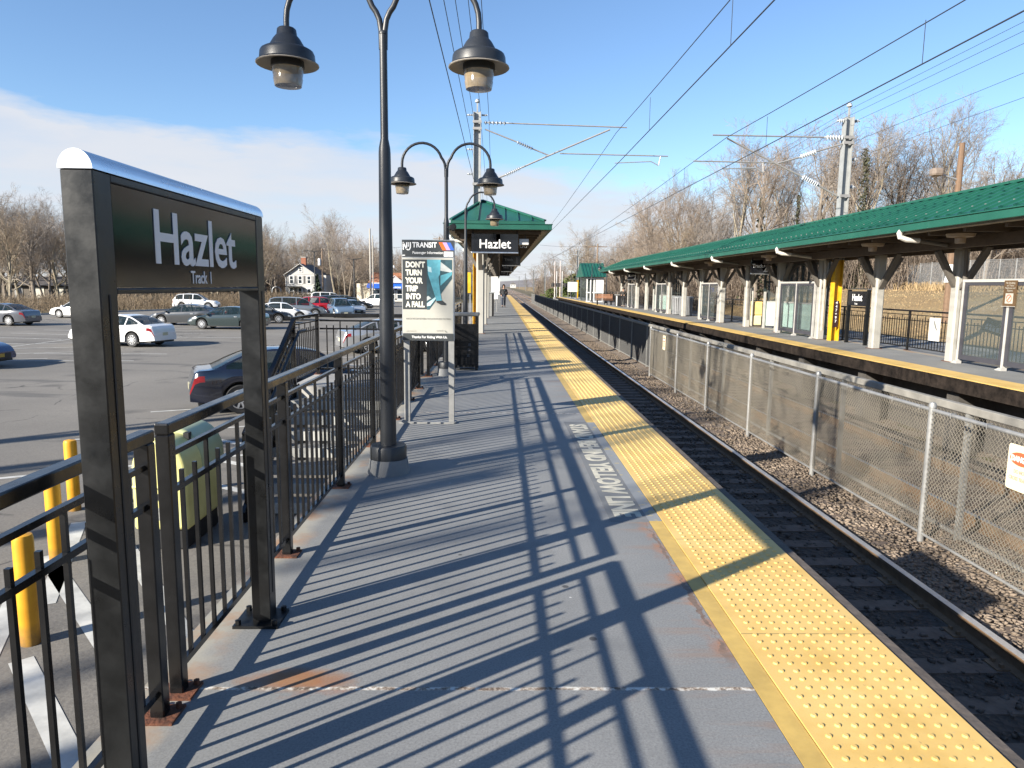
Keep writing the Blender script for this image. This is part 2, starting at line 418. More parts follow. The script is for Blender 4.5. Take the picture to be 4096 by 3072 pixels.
# kerb round the far side of the lot
mb = MB(); kp = [(-24.5, 121), (-31.0, 86), (-41.5, 58), (-75, 46)]
for p, q in zip(kp[:-1], kp[1:]): mb.bar((p[0]-0.08, p[1]+0.02, LOT + 0.07), (q[0]-0.08, q[1]+0.02, LOT + 0.07), 0.16, 0.14)
tag(mb.build('kerb', CONC), kind='structure')
# white bay markings: sheets 4 mm above the asphalt
def stripe(mb, p, q, w=0.11, z=LOT + 0.004):
    p = Vector((p[0], p[1], z)); q = Vector((q[0], q[1], z)); d = (q - p).normalized(); n = Vector((-d.y, d.x, 0)) * (w / 2)
    mb.poly([p - n, q - n, q + n, p + n])
mk = MB(); ca, sa = math.cos(rad(27)), math.sin(rad(27))
for k in range(20):
    y0 = 10.3 + 2.95 * k
    x0 = -8.0
    stripe(mk, (x0, y0), (x0 + 5.6 * ca, y0 + 5.6 * sa))
for k in range(16):
    y0 = 21.0 + 2.9 * k
    stripe(mk, (-22.0, y0 + 1.2), (-22.0 + 5.2 * ca, y0 + 1.2 + 5.2 * sa))
    stripe(mk, (-22.3, y0 + 1.0), (-27.6, y0 + 2.2))
stripe(mk, (-21.8, 20.0), (-22.3, 66.0))
for y0 in (26.5, 29.2, 38.5):
    stripe(mk, (-19.0, y0), (-13.8, y0 + 0.4))
# hatched no-parking strip beside the bollards
for (pa, pb_, ea, eb) in (((84, 2641), (294, 3072), 0.0, 1.5), ((205, 2258), (378, 2515), 0.3, 1.0), ((546, 2247), (652, 2410), 0.8, 0.9), ((53, 2410), (0, 2520), 1.0, 1.2), ((300, 2130), (180, 2420), 0.4, 0.0)):
    a_ = at_z(pa[0], pa[1], LOT); b_ = at_z(pb_[0], pb_[1], LOT); d_ = (b_ - a_).normalized()
    stripe(mk, a_ - d_ * ea, b_ + d_ * eb, 0.17)
for k in range(3):
    stripe(mk, (-3.1 - 0.2*k, 9.6 + 1.3*k), (-5.9 - 0.2*k, 11.3 + 1.3*k), 0.15)
tag(mk.build('lot_markings', STRIPE), kind='structure')

# --- near platform and far platform
def platform_mat(name, x_fence, sgn):
    p = NT(name, 0.72)
    big = p.noise(0.7, 5, 0.6); med = p.noise(4.5, 6, 0.65); gritn = p.noise(110.0, 4, 0.75)
    c = p.ramp(big, [(0.28, (0.150, 0.154, 0.156)), (0.5, (0.180, 0.183, 0.184)), (0.74, (0.215, 0.216, 0.214))])
    c = p.mix(p.mr(med, 0.56, 0.74, 0, 0.28), c, (0.225, 0.23, 0.232))
    gm = p.t.nodes.new('ShaderNodeMix'); gm.data_type = 'RGBA'; gm.blend_type = 'MULTIPLY'; gm.inputs[0].default_value = 1
    p.t.links.new(c, gm.inputs[6]); p.t.links.new(p.ramp(gritn, [(0.32, (0.70, 0.70, 0.70)), (0.5, (1.0, 1.0, 1.0)), (0.68, (1.22, 1.22, 1.2))]), gm.inputs[7]); c = gm.outputs[2]
    # worn patches, gum spots, drips and hairline cracks
    c = p.mix(p.mr(p.noise(1.9, 6, 0.7), 0.53, 0.68, 0, 0.55), c, (0.118, 0.122, 0.127))
    c = p.mix(p.mr(p.noise(0.9, 4, 0.6, (1.0, 0.25, 1)), 0.55, 0.72, 0, 0.35), c, (0.25, 0.25, 0.24))
    gv = p.voro(3.1); c = p.mix(p.math('MULTIPLY', p.math('LESS_THAN', gv.outputs['Distance'], 0.055), p.math('LESS_THAN', p.noise(1.3), 0.48)), c, (0.06, 0.06, 0.062))
    gv2 = p.voro(5.7); c = p.mix(p.math('MULTIPLY', p.math('LESS_THAN', gv2.outputs['Distance'], 0.045), p.math('GREATER_THAN', p.noise(1.7), 0.55)), c, (0.42, 0.42, 0.41))
    # bare, tea-coloured concrete along the fence line, rust runs in it
    d = p.math('ABSOLUTE', p.math('SUBTRACT', p.X, x_fence))
    wob = p.math('MULTIPLY', p.math('SUBTRACT', p.noise(5.0), 0.5), 0.20)
    edge_ = p.mr(p.math('ADD', d, wob), 0.05, 0.15, 1, 0)
    c = p.mix(p.math('MULTIPLY', edge_, 0.75), c, p.mix(p.noise(7.0), (0.30, 0.26, 0.18), (0.34, 0.33, 0.29)))
    rn = p.mr(p.noise(2.7, 5, 0.6), 0.49, 0.60)
    rmask = p.math('MULTIPLY', p.mr(p.math('ADD', d, wob), 0.0, 0.17, 1, 0), rn)
    c = p.mix(p.math('MULTIPLY', rmask, 0.8), c, p.mix(p.noise(22.0), (0.20, 0.065, 0.022), (0.36, 0.19, 0.07)))
    if sgn > 0:
        # rust bleeding from the joint beside the yellow edge
        e = p.math('SUBTRACT', 1.02, p.X)
        run = p.noise(2.2, 5, 0.6, (0.35, 3.2, 1))
        rr = p.math('MULTIPLY', p.mr(e, 0.0, 0.34, 1, 0), p.mr(run, 0.53, 0.68))
        rr = p.math('MULTIPLY', rr, p.mr(e, -0.005, 0.005, 0, 1))
        c = p.mix(p.math('MULTIPLY', rr, 0.62), c, (0.26, 0.125, 0.05))
        # the broken joint itself, jagged and scaling
        jag = p.math('MULTIPLY', p.math('SUBTRACT', p.noise(7.0, 5, 0.7), 0.5), 0.12)
        dc = p.math('ABSOLUTE', p.math('ADD', p.math('SUBTRACT', p.X, 0.995), jag))
        wcr = p.mr(p.noise(1.6), 0.40, 0.62, 0.002, 0.030)
        crk = p.math('MULTIPLY', p.math('LESS_THAN', dc, wcr), p.math('MULTIPLY', p.mr(p.Y, 2.75, 2.95), p.mr(p.Y, 5.0, 6.4, 1, 0)))
        c = p.mix(p.math('MULTIPLY', p.mr(dc, 0.0, 0.075, 1, 0), p.math('MULTIPLY', p.mr(p.noise(5.0), 0.45, 0.6), p.math('MULTIPLY', p.mr(p.Y, 2.7, 2.95), p.mr(p.Y, 5.0, 6.6, 0.8, 0)))), c, (0.30, 0.12, 0.045))
        c = p.mix(crk, c, p.mix(p.noise(30.0, 4, 0.7), (0.05, 0.035, 0.03), (0.24, 0.17, 0.13)))
        # one big orange bleed beside the nearest joint, close to the railing
        bx_ = p.math('MULTIPLY', p.math('SUBTRACT', p.X, -0.80), 4.2); by_ = p.math('MULTIPLY', p.math('SUBTRACT', p.Y, 2.66), 11.0)
        bl = p.math('ADD', p.math('MULTIPLY', bx_, bx_), p.math('MULTIPLY', by_, by_))
        bl = p.mr(p.math('ADD', bl, p.math('MULTIPLY', p.math('SUBTRACT', p.noise(9.0, 5, 0.7), 0.5), 1.6)), 0.1, 1.2, 0.85, 0)
        c = p.mix(bl, c, p.mix(p.noise(13.0), (0.20, 0.060, 0.020), (0.30, 0.16, 0.06)))
        # cross joints with flaking white filler and rust, every 6.1 m
        for yj in (2.60, 8.70, 14.8, 20.9):
            dj = p.math('ABSOLUTE', p.math('ADD', p.math('SUBTRACT', p.Y, yj), p.math('MULTIPLY', p.math('SUBTRACT', p.noise(6.0), 0.5), 0.03)))
            jr = p.math('MULTIPLY', p.mr(dj, 0.0, 0.10, 1, 0), p.mr(p.noise(3.4), 0.56, 0.70))
            jr = p.math('MULTIPLY', jr, p.mr(p.X, -0.7, 0.1, 1.0, 0.25))
            c = p.mix(p.math('MULTIPLY', jr, 0.85), c, (0.34, 0.12, 0.035))
            c = p.mix(p.mr(dj, 0.007, 0.015, 1, 0), c, p.ramp(p.noise(24.0, 4, 0.7), [(0.40, (0.10, 0.07, 0.05)), (0.5, (0.32, 0.27, 0.22)), (0.58, (0.55, 0.54, 0.50))]))
    p.bump(p.math('ADD', p.math('MULTIPLY', gritn, 0.5), med), 0.16, 0.006)
    return p.done(c)
PLAT = platform_mat('platform_coating', -1.30, 1)
PLAT2 = platform_mat('platform_coating_far', 10.6, -1)
Y0, P1END = -6.0, 121.0
pf = thing('platform', 'grey coated concrete platform with yellow edge where the camera stands', 'platform', (0, 0, 0)); pf['kind'] = 'structure'
MB().box(-1.38, 1.02, Y0, P1END, -0.30, 0.0).build('deck', PLAT, pf)
MB().box(-0.9, 0.9, Y0, P1END, -1.5, -0.302).build('foundation', M('dark_concrete', (0.10, 0.095, 0.09), 0.9, var=0.25), pf)
MB().box(1.023, 1.112, Y0, 4.62, -0.30, 0.001).box(1.023, 1.112, 8.12, P1END, -0.30, 0.001).build('painted_edge_line', YPAINT, pf)
gp = NT('worn_grey_over_yellow', 0.75)
gpc = gp.mix(gp.mr(gp.noise(9.0, 4, 0.6), 0.57, 0.64, 0, 0.7), gp.mix(gp.noise(4.0), (0.17, 0.18, 0.19), (0.24, 0.25, 0.255)), (0.42, 0.32, 0.12))
MB().box(1.023, 1.112, 4.621, 8.119, -0.30, 0.0012).build('overpainted_edge', gp.done(gpc), pf)
MB().box(0.76, 1.022, 4.60, 8.14, -0.29, 0.0014).build('lettering_patch', M('patch_grey', (0.135, 0.140, 0.145), 0.8, var=0.16, vs=5), pf)
MB().box(1.725, 1.79, Y0, P1END, -0.26, -0.006).build('edge_timber', TIMBER, pf)
# tactile strip with real domes
tm = NT('tactile_yellow', 0.55)
tn = tm.noise(3.0, 5, 0.6); tn2 = tm.noise(34.0, 4, 0.65)
tcx = tm.ramp(tn, [(0.3, (0.52, 0.335, 0.092)), (0.55, (0.60, 0.41, 0.135)), (0.75, (0.63, 0.455, 0.175))])
tcx = tm.mix(tm.mr(tn2, 0.62, 0.74, 0, 0.35), tcx, (0.36, 0.28, 0.17))
tcx = tm.mix(tm.mr(tm.noise(1.5, 6, 0.7), 0.54, 0.72, 0, 0.42), tcx, (0.40, 0.27, 0.085))
tcx = tm.mix(tm.mr(tm.noise(14.0, 4, 0.75, (1, 0.4, 1)), 0.69, 0.75, 0, 0.75), tcx, (0.12, 0.09, 0.05))
seam = tm.math('ABSOLUTE', tm.math('SUBTRACT', tm.math('FRACT', tm.math('MULTIPLY', tm.math('ADD', tm.Y, 0.62), 1 / 1.22)), 0.5))
tcx = tm.mix(tm.mr(seam, 0.4955, 0.4985, 0, 0.75), tcx, (0.20, 0.14, 0.05))
tm.bump(tn2, 0.12, 0.004); TACT = tm.done(tcx)
def tactile(mb, x0, x1, ya, yb, step=0.061, r=0.0125, h=0.006):
    n = int(round((x1 - x0 - 0.04) / step)); m_ = 8
    vs = []; fs = []
    off = (x1 - x0 - (n - 1) * step) / 2
    y = ya; row = 0
    while y < yb:
        far = y > 14
        k_ = 5 if far else m_
        for i in range(n):
            cx_ = x0 + off + i * step; b = len(vs)
            for rr_, zz in ((r, 0.0), (r * 0.72, h)):
                for j in range(k_):
                    t = 2 * PI * j / k_; vs.append((cx_ + rr_ * math.cos(t), y + rr_ * math.sin(t), 0.006 + zz))
            for j in range(k_): fs.append((b+j, b+(j+1)%k_, b+k_+(j+1)%k_, b+k_+j))
            fs.append(tuple(b + k_ + j for j in range(k_)))
        y += step; row += 1
    mb.add(vs, fs)
tb = MB(); tb.box(1.116, 1.722, Y0, P1END, -0.30, 0.006); tactile(tb, 1.116, 1.722, 1.5, 34.0)
tb.build('tactile_strip', TACT, pf)
# stencilled words, read from the track side
text('STAND BEHIND YELLOW LINE', 0.250, (0.815, 7.98, 0.0026), (0, -1, 0), (1, 0, 0), M('stencil_cream', (0.42, 0.40, 0.33), 0.7, var=0.25, vs=9), pf, 'stencil_lettering', align='LEFT', bold=0.010, fit=3.28, ext=0.0008)

P2X = 8.30
p2 = thing('platform', 'far grey platform with yellow edge and dark timber face across both tracks', 'platform', (0, 0, 0)); p2['kind'] = 'structure'
MB().box(P2X + 0.62, 13.4, Y0, 106.0, -0.30, 0.0).build('deck', PLAT2, p2)
MB().box(P2X + 0.03, P2X + 0.618, Y0, 106.0, -0.14, 0.006).build('tactile_strip', TACT, p2)
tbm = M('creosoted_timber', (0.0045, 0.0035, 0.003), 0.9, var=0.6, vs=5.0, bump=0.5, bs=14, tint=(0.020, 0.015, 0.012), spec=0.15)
e2 = MB()
y = Y0
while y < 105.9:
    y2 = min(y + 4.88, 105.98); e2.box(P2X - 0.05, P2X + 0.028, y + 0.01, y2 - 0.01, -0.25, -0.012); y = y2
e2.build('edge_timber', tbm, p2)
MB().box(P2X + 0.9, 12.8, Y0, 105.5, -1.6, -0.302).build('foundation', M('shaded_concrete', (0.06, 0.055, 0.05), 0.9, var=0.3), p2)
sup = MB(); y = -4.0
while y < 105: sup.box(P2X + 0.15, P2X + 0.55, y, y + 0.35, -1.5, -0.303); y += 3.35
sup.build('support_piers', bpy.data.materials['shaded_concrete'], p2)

# --- track bed, stones, sleepers, rails
b = NT('ballast', 0.95)
vr = b.voro(17.0); cellc = b.ramp(b.math('FRACT', b.math('MULTIPLY', vr.outputs['Color'], 1.0)), [(0.1, (0.11, 0.086, 0.066)), (0.5, (0.18, 0.143, 0.112)), (0.9, (0.25, 0.205, 0.165))])
dirt = b.mr(b.noise(1.1), 0.45, 0.65, 0, 0.6)
cb = b.mix(dirt, cellc, (0.15, 0.115, 0.085)); bed_shade = b.math('MULTIPLY', b.mr(b.math('ADD', b.X, b.math('MULTIPLY', b.noise(3.0), 0.3)), 4.1, 4.4, 1, 0), b.mr(b.Y, 60, 110, 1, 0.25)); cb = b.mix(b.math('MULTIPLY', bed_shade, 0.86), cb, (0.050, 0.039, 0.031)); b.bump(vr.outputs['Distance'], 0.9, 0.05); BALL = b.done(cb)  # near track's shade painted into the ballast colour, weaker farther along
xsb = np.linspace(0.6, 9.3, 40); ysb = np.concatenate([np.linspace(-4, 40, 160), np.linspace(41, 200, 80), [260, 360, 600, 1000]])
def bz(x, y):
    crest = max(sstep(1.9, 2.3, x) * (1 - sstep(4.55, 5.1, x)), sstep(5.0, 5.6, x) * (1 - sstep(7.8, 8.3, x)))
    return -1.455 + 0.05 * crest + (random.random() - 0.5) * 0.03
V, Fq = grid_mesh(xsb, ysb, bz)
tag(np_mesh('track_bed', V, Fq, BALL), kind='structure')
# loose stones where one can tell them apart
STONE = M('ballast_stone', (0.135, 0.105, 0.080), 0.95, var=0.40, vs=2.3, spec=0.2, tint=(0.20, 0.16, 0.125), bump=0.2, bs=60)
proto = []
for k in range(6):
    pts = rng.normal(size=(8, 3)); pts /= np.linalg.norm(pts, axis=1)[:, None]
    cube = np.array([(x, y, z) for x in (-1, 1) for y in (-1, 1) for z in (-1, 1)], float) * 0.62 + pts * 0.42
    proto.append(cube)
cf = np.array([(0,1,3,2),(4,6,7,5),(0,4,5,1),(2,3,7,6),(0,2,6,4),(1,5,7,3)])
DSTONE = M('shaded_stone', (0.060, 0.047, 0.038), 0.85, var=0.5, vs=2.3, tint=(0.085, 0.068, 0.055), bump=0.2, bs=60)  # stone colour darkened for the shade of the near track bed
def scatter(zones, mat, label):
  Vs, Fs = [], []; nst = 0
  for (xa, xb, ya, yb, dens) in zones:
      for _ in range(int((xb - xa) * (yb - ya) * dens)):
          x = rng.uniform(xa, xb); y = rng.uniform(ya, yb); s_ = rng.uniform(0.010, 0.027)
          a_ = rng.uniform(0, 6.3); c_, s2_ = math.cos(a_), math.sin(a_)
          P = proto[rng.integers(6)] * s_ * np.array([1.2, 1, 0.8])
          P = P @ np.array([[c_, s2_, 0], [-s2_, c_, 0], [0, 0, 1]]) + (x, y, bz(x, y) + 0.012)
          Vs.append(P); Fs.append(cf + 8 * nst); nst += 1
  tag(np_mesh('ballast_stones', np.concatenate(Vs), np.concatenate(Fs), mat), label, 'gravel', kind='stuff')
scatter(((4.2, 5.25, 2.5, 14, 520), (4.2, 5.2, 14, 40, 140), (5.2, 6.2, 4, 24, 90)), STONE, 'loose tan ballast stones between the bright rail and the mesh fence')
scatter(((1.85, 2.6, 2.5, 18, 90), (2.75, 4.0, 2.5, 18, 110)), DSTONE, 'ballast stones darkened for shade between the rails of the near track')

T1, T2, GA = 3.385, 6.76, 0.7175
RAILTOP = M('rail_head', (0.62, 0.62, 0.62), 0.38, 0.75, var=0.1, vs=20)
RAILSIDE = M('rail_rust', (0.16, 0.10, 0.055), 0.8, var=0.35, vs=9)
def rail(x, label, yb=420.0):
    r = thing('rail', label, 'rail', (x, 0, -1.40), 'running rails of the two tracks')
    MB().prism([(x-0.07,-1.40),(x+0.07,-1.40),(x+0.07,-1.385),(x+0.012,-1.37),(x+0.012,-1.29),(x+0.035,-1.28),(x+0.035,-1.254),(x-0.035,-1.254),(x-0.035,-1.28),(x-0.012,-1.29),(x-0.012,-1.37),(x-0.07,-1.385)], 'y', -4, yb).build('rail_body', RAILSIDE, r)
    MB().box(x-0.034, x+0.034, -4, yb, -1.2535, -1.250).build('rail_head', RAILTOP, r)
rail(T1 - GA, 'rail of the near track running close under the platform edge')
rail(T1 + GA, 'bright worn rail of the near track beside the gravel strip and mesh fence')
rail(T2 - GA, 'rail of the far track just behind the mesh fence')
rail(T2 + GA, 'rail of the far track along the dark timber platform face')
TIE = M('sleeper_timber', (0.12, 0.09, 0.07), 0.9, var=0.4, vs=6, bump=0.4, bs=25)
def tie_proto(x, y, label):
    t = MB().box(x-1.29, x+1.29, y-0.11, y+0.11, -1.55, -1.392).build('railway_sleeper', TIE, loc=(x, y, -1.55))
    for xr in (x - GA, x + GA):
        pl = MB().box(xr-0.17, xr+0.17, y-0.09, y+0.09, -1.3915, -1.380)
        for dx in (-0.11, 0.11):
            for dy in (-0.05, 0.05): pl.box(xr+dx-0.014, xr+dx+0.014, y+dy-0.014, y+dy+0.014, -1.3799, -1.352)
        pl.build('tie_plate', RAILSIDE, t)
    return tag(t, label, 'sleeper', 'timber sleepers of the near track')
t0 = tie_proto(T1, 2.0, 'dark timber sleeper in the shaded bed of the near track')
for k in range(1, 88): 
    c = copy_tree(t0); c.location.y = 2.0 + 0.54 * k
t1 = tie_proto(T2, 2.0, 'dark timber sleeper of the far track seen through the mesh fence'); t1['group'] = 'timber sleepers of the far track'
for k in range(1, 60):
    c = copy_tree(t1); c.location.y = 2.0 + 0.54 * k
# ================================================================== near platform furniture
# --- black steel railings along the back of the platform
FX = -1.225
def rail_run(name, label, posts, x=FX, group=None, picket=0.115, low=0.10, near_edge=None, ext=None, h=1.06, base=0.0):
    ya, yb = posts[0], posts[-1]
    r = thing('railing', label, 'railing', (x, ya, base), group)
    for y in posts:
        MB().box(x-0.026, x+0.026, y-0.026, y+0.026, base, base + h - 0.043).build('post', BLACK, r, bevel=0.004)
        bp = MB().box(x-0.062, x+0.068, y-0.06, y+0.06, base, base + 0.010)
        for dx in (-0.045, 0.05): bp.lathe((x + dx, y + 0.04, base + 0.010), [(0.012, 0), (0.012, 0.018), (0.001, 0.02)], 6)
        bp.build('base_plate', RUST, r)
    MB().box(x-0.027, x+0.027, ya-0.027, yb+0.027, base + h - 0.0425, base + h).build('top_rail', BLACK, r, bevel=0.006, seg=2)
    for p, q in zip(posts[:-1], posts[1:]):
        b_ = MB()
        for z_, hh in ((h - 0.125, 0.020), (h - 0.265, 0.022), (low, 0.026)):
            b_.box(x-0.011, x+0.011, p+0.0265, q-0.0265, base + z_ - hh/2, base + z_ + hh/2)
        n = max(1, int(round((q - p) / picket)))
        for k in range(1, n):
            y = p + (q - p) * k / n
            zt = base + h - 0.1355 if k % 3 == 0 else base + h - 0.205
            b_.box(x-0.0075, x+0.0075, y-0.0075, y+0.0075, base + low + 0.0135, zt)
        b_.build('picket_panel', BLACK, r)
    return r
rail_run('railing', 'black steel railing beside the near leg of the big name sign', [0.08, 1.25, 2.42])
rail_run('railing', 'black steel railing from the name sign past the tall lamp to the stairs', [2.575, 3.99, 5.40, 6.82, 8.23, 9.64, 10.74])
rail_run('railing', 'black steel railing beyond the stair landing behind the black bin', [12.2, 13.9, 15.6, 17.3, 19.0, 20.7, 22.4])

# --- big station name sign
SX = -1.05
sg = thing('station_sign', 'large black station name sign on two posts with rounded aluminium top', 'sign', (-1.10, 2.55, 0))
SIGNB = M('sign_black', (0.006, 0.0065, 0.009), 0.13, var=0.3, vs=3, spec=0.6)
SIGNF = scuffed('sign_frame_black', (0.0045, 0.005, 0.0055), 0.30, (0.16, 0.16, 0.16), 0.735, 55.0, 0.10)
y0s, y1s, zb, zt = 1.899, 3.216, 1.535, 1.855
for ya, yb in ((y0s, y0s + 0.085), (y1s - 0.085, y1s)):
    p = MB().box(SX-0.084, SX, ya, yb, 0.0, zt); po = p.build('post', SIGNF, sg, bevel=0.003)
    MB().box(SX-0.002, SX+0.002, (ya+yb)/2-0.004, (ya+yb)/2+0.004, 0.14, zb-0.002).build('groove', BLACKM, po)
    fp = MB().box(SX-0.16, SX+0.045, ya-0.05, yb+0.05, 0.0, 0.014)
    for dx, dy in ((-0.14, -0.03), (0.025, -0.03), (-0.14, 0.115), (0.025, 0.115)): fp.lathe((SX+dx, ya+dy, 0.014), [(0.014, 0), (0.014, 0.02), (0.001, 0.022)], 6)
    fp.build('foot_plate', SIGNF, sg)
MB().box(SX-0.084, SX, y0s+0.0855, y1s-0.0855, zt-0.022, zt).box(SX-0.084, SX, y0s+0.0855, y1s-0.0855, zb, zb+0.015).build('frame', SIGNF, sg, bevel=0.003)
MB().box(SX-0.078, SX-0.0025, y0s+0.088, y1s-0.088, zb+0.0175, zt-0.0245).build('board', SIGNB, sg)
cp = MB(); sec = [(SX-0.042+0.045*math.cos(t), zt+0.001+0.050*math.sin(t)) for t in [PI*i/14 for i in range(15)]]
cp.prism(sec, 'y', y0s-0.004, y1s+0.004).build('cap', ALU, sg, smooth=True, ang=40)
a0 = at_x(624, 1053, SX); a1 = at_x(945, 1067, SX)
text('Hazlet', 0.212, (SX-0.0005, a0.y+0.002, a0.z+0.003), (0, 1, 0), (0, 0, 1), LETTER, sg, 'lettering', align='LEFT', bold=0.0030, fit=a1.y-a0.y, ext=0.001, fith=at_x(613, 838, SX).z-a0.z)
b0 = at_x(768, 1133, SX)
text('Track', 0.060, (SX-0.0005, b0.y-0.004, b0.z), (0, 1, 0), (0, 0, 1), LETTER, sg, 'lettering', align='LEFT', bold=0.0008, fit=at_x(832, 1133, SX).y-b0.y, ext=0.001)
text('1', 0.060, (SX-0.0005, at_x(840, 1133, SX).y, b0.z), (0, 1, 0), (0, 0, 1), LETTER, sg, 'lettering', align='LEFT', bold=0.0008, sx=0.8, ext=0.001)

# --- lamp posts with two bell lanterns
def lantern(parent, cx, cz, name='lantern'):
    c = (cx, 0, cz)
    o = MB().lathe(c, [(0.018, 0.264), (0.062, 0.262), (0.072, 0.252), (0.078, 0.208), (0.085, 0.202), (0.102, 0.182), (0.128, 0.138), (0.140, 0.120), (0.143, 0.110), (0.178, 0.105), (0.198, 0.093), (0.207, 0.074), (0.213, 0.016), (0.238, 0.0)], 28).build(name, LAMPG, parent, smooth=True, ang=50)
    MB().lathe(c, [(0.236, -0.0005), (0.240, -0.006), (0.234, -0.011), (0.205, 0.012), (0.13, 0.03), (0.05, 0.034), (0.0, 0.034)], 28).build('reflector', LAMPIN, o, smooth=True)
    MB().lathe(c, [(0.125, 0.02), (0.128, -0.03), (0.120, -0.034)], 24).build('collar', LAMPG, o, smooth=True, ang=50)
    MB().lathe(c, [(0.122, -0.03), (0.110, -0.105), (0.113, -0.113), (0.102, -0.168), (0.07, -0.174), (0.0, -0.174)], 24).build('lens', GLASSY, o, smooth=True, ang=50)
    return o
def lamp_arm(parent, s, reach=0.745, top=3.93, zl=3.262, n=14):
    r_ = 0.34; cx_ = reach - r_; cz_ = top - r_
    pts = [(s*0.012, 0, 3.38), (s*0.0145, 0, 3.52), (s*0.027, 0, 3.60), (s*0.052, 0, 3.655)]
    for i in range(n + 1):
        t = rad(162) * (1 - i / n); pts.append((s * (cx_ + r_*math.cos(t)), 0, cz_ + r_*math.sin(t)))
    pts.append((s*reach, 0, zl + 0.255))
    MB().tube(pts, 0.0225, 12).build('arm', LAMPG, parent, smooth=True)
def lamp(label, x, y, arms=(-1, 1), group='lamp posts along the near platform'):
    r = thing('street_lamp', label, 'lamp post', (0, 0, 0), group)
    MB().lathe((0,0,0), [(0.178, 0.0), (0.172, 0.03), (0.158, 0.125), (0.0, 0.125)], 28).build('plinth', M('painted_concrete', (0.16, 0.165, 0.17), 0.7, var=0.15, vs=8, bump=0.1, bs=60), r, smooth=True, ang=40)
    MB().lathe((0,0,0), [(0.152, 0.126), (0.152, 0.222), (0.142, 0.238), (0.08, 0.240), (0.0, 0.24)], 28).build('base_cover', LAMPG, r, smooth=True, ang=40)
    MB().lathe((0,0,0), [(0.068, 0.24), (0.063, 0.9), (0.0475, 2.60), (0.045, 2.64), (0.031, 2.71), (0.030, 3.20), (0.0295, 3.49), (0.034, 3.492), (0.034, 3.510), (0.028, 3.515), (0.0, 3.53)], 24).build('pole', LAMPG, r, smooth=True, ang=50)
    for s in arms:
        lamp_arm(r, s); lantern(r, s * 0.745, 3.262)
    r.location = (x, y, 0)
    return r
L1 = lamp('nearest and tallest-looking dark grey lamp post with two bell lanterns', -0.925, 5.85)
L2 = clone(L1, (-0.925, 12.4, 0), 0, 'dark lamp post with two bell lanterns standing behind the poster board')
L3 = lamp('dark lamp post with one lantern arm in front of the near green roof', -0.90, 18.7, (1,))
for k, y in enumerate((112.0, 117.0)):
    clone(L3, (-0.9, y, 0), 0, 'thin far lamp post beyond the end of the near canopy')
# floodlight clamped to the second lamp post
fl = MB(); fl.bar((-0.91, 12.35, 2.53), (-0.86, 12.3, 2.55), 0.025, 0.025); fl.prism([(-0.865, 2.50), (-0.79, 2.47), (-0.745, 2.55), (-0.77, 2.60), (-0.86, 2.575)], 'y', 12.24, 12.36)
tag(fl.build('floodlight', BLACKM, bevel=0.01), 'small black floodlight clamped to the second lamp post', 'floodlight')

# --- poster board
pb = thing('poster_board', 'metal passenger information board with a DON\'T TURN YOUR TRIP INTO A FALL poster', 'notice board', (-0.79, 8.04, 0), rz=0)
PY = 8.0
PX0, PX1, PZ0, PZ1 = -1.092, -0.508, 0.945, 2.062
for x in (PX0 + 0.045, PX1 - 0.035): MB().box(x-0.033, x+0.033, PY+0.012, PY+0.06, 0, PZ0 + 0.02).build('leg', GALVL, pb, bevel=0.004)
MB().box(PX0-0.05, PX1+0.02, PY-0.03, PY+0.10, 0, 0.018).build('foot_plate', GALVL, pb)
MB().box(PX0, PX1, PY, PY+0.062, PZ0, PZ1).build('cabinet', GALV, pb, bevel=0.004)
POST_DK = M('poster_charcoal', (0.045, 0.05, 0.052), 0.35, var=0.1)
POST_CR = M('poster_paper', (0.42, 0.41, 0.365), 0.35, var=0.06, vs=4)
f = -0.003
def pz(t): return PZ0 + (PZ1 - PZ0) * t
def px_(t): return PX0 + (PX1 - PX0) * t
def psheet(u0, u1, v0, v1, lay, mat, name, parent=pb): return MB().poly([(px_(u0), PY-lay, pz(v0)), (px_(u1), PY-lay, pz(v0)), (px_(u1), PY-lay, pz(v1)), (px_(u0), PY-lay, pz(v1))]).build(name, mat, parent)
psheet(0.01, 0.985, 0.832, 0.995, 0.003, POST_DK, 'header')
psheet(0.01, 0.985, 0.005, 0.072, 0.003, POST_DK, 'footer')
poster = psheet(0.01, 0.975, 0.076, 0.822, 0.003, POST_CR, 'poster')
psheet(0.015, 0.475, 0.315, 0.806, 0.005, POST_DK, 'poster_panel', poster)
def pcut(pts, lay, mat, name='poster_picture'): return MB().poly([(px_(u), PY-lay, pz(v)) for u, v in pts]).build(name, mat, poster)
TE1 = M('poster_teal', (0.10, 0.33, 0.40), 0.4, var=0.35, vs=9); TE2 = M('poster_pale_teal', (0.40, 0.58, 0.60), 0.4, var=0.3, vs=9)
TE3 = M('poster_dark_teal', (0.03, 0.07, 0.085), 0.4, var=0.4, vs=12); GRY = M('poster_grey', (0.42, 0.45, 0.44), 0.4, var=0.2, vs=6)
pcut([(0.475,0.312),(0.52,0.312),(0.955,0.62),(0.955,0.806),(0.475,0.806)], 0.005, TE3)
pcut([(0.475,0.345),(0.54,0.352),(0.66,0.43),(0.64,0.44),(0.475,0.375)], 0.006, TE2)
pcut([(0.475,0.40),(0.56,0.425),(0.50,0.45),(0.475,0.44)], 0.0062, GRY)
pcut([(0.70,0.80),(0.955,0.70),(0.955,0.68),(0.72,0.70)], 0.006, GRY)
pcut([(0.735,0.55),(0.955,0.66),(0.955,0.69),(0.735,0.65)], 0.0064, TE1)
pcut([(0.48,0.806),(0.74,0.806),(0.725,0.66),(0.70,0.64),(0.72,0.52),(0.76,0.40),(0.66,0.395),(0.58,0.53),(0.50,0.66)], 0.0075, TE1)
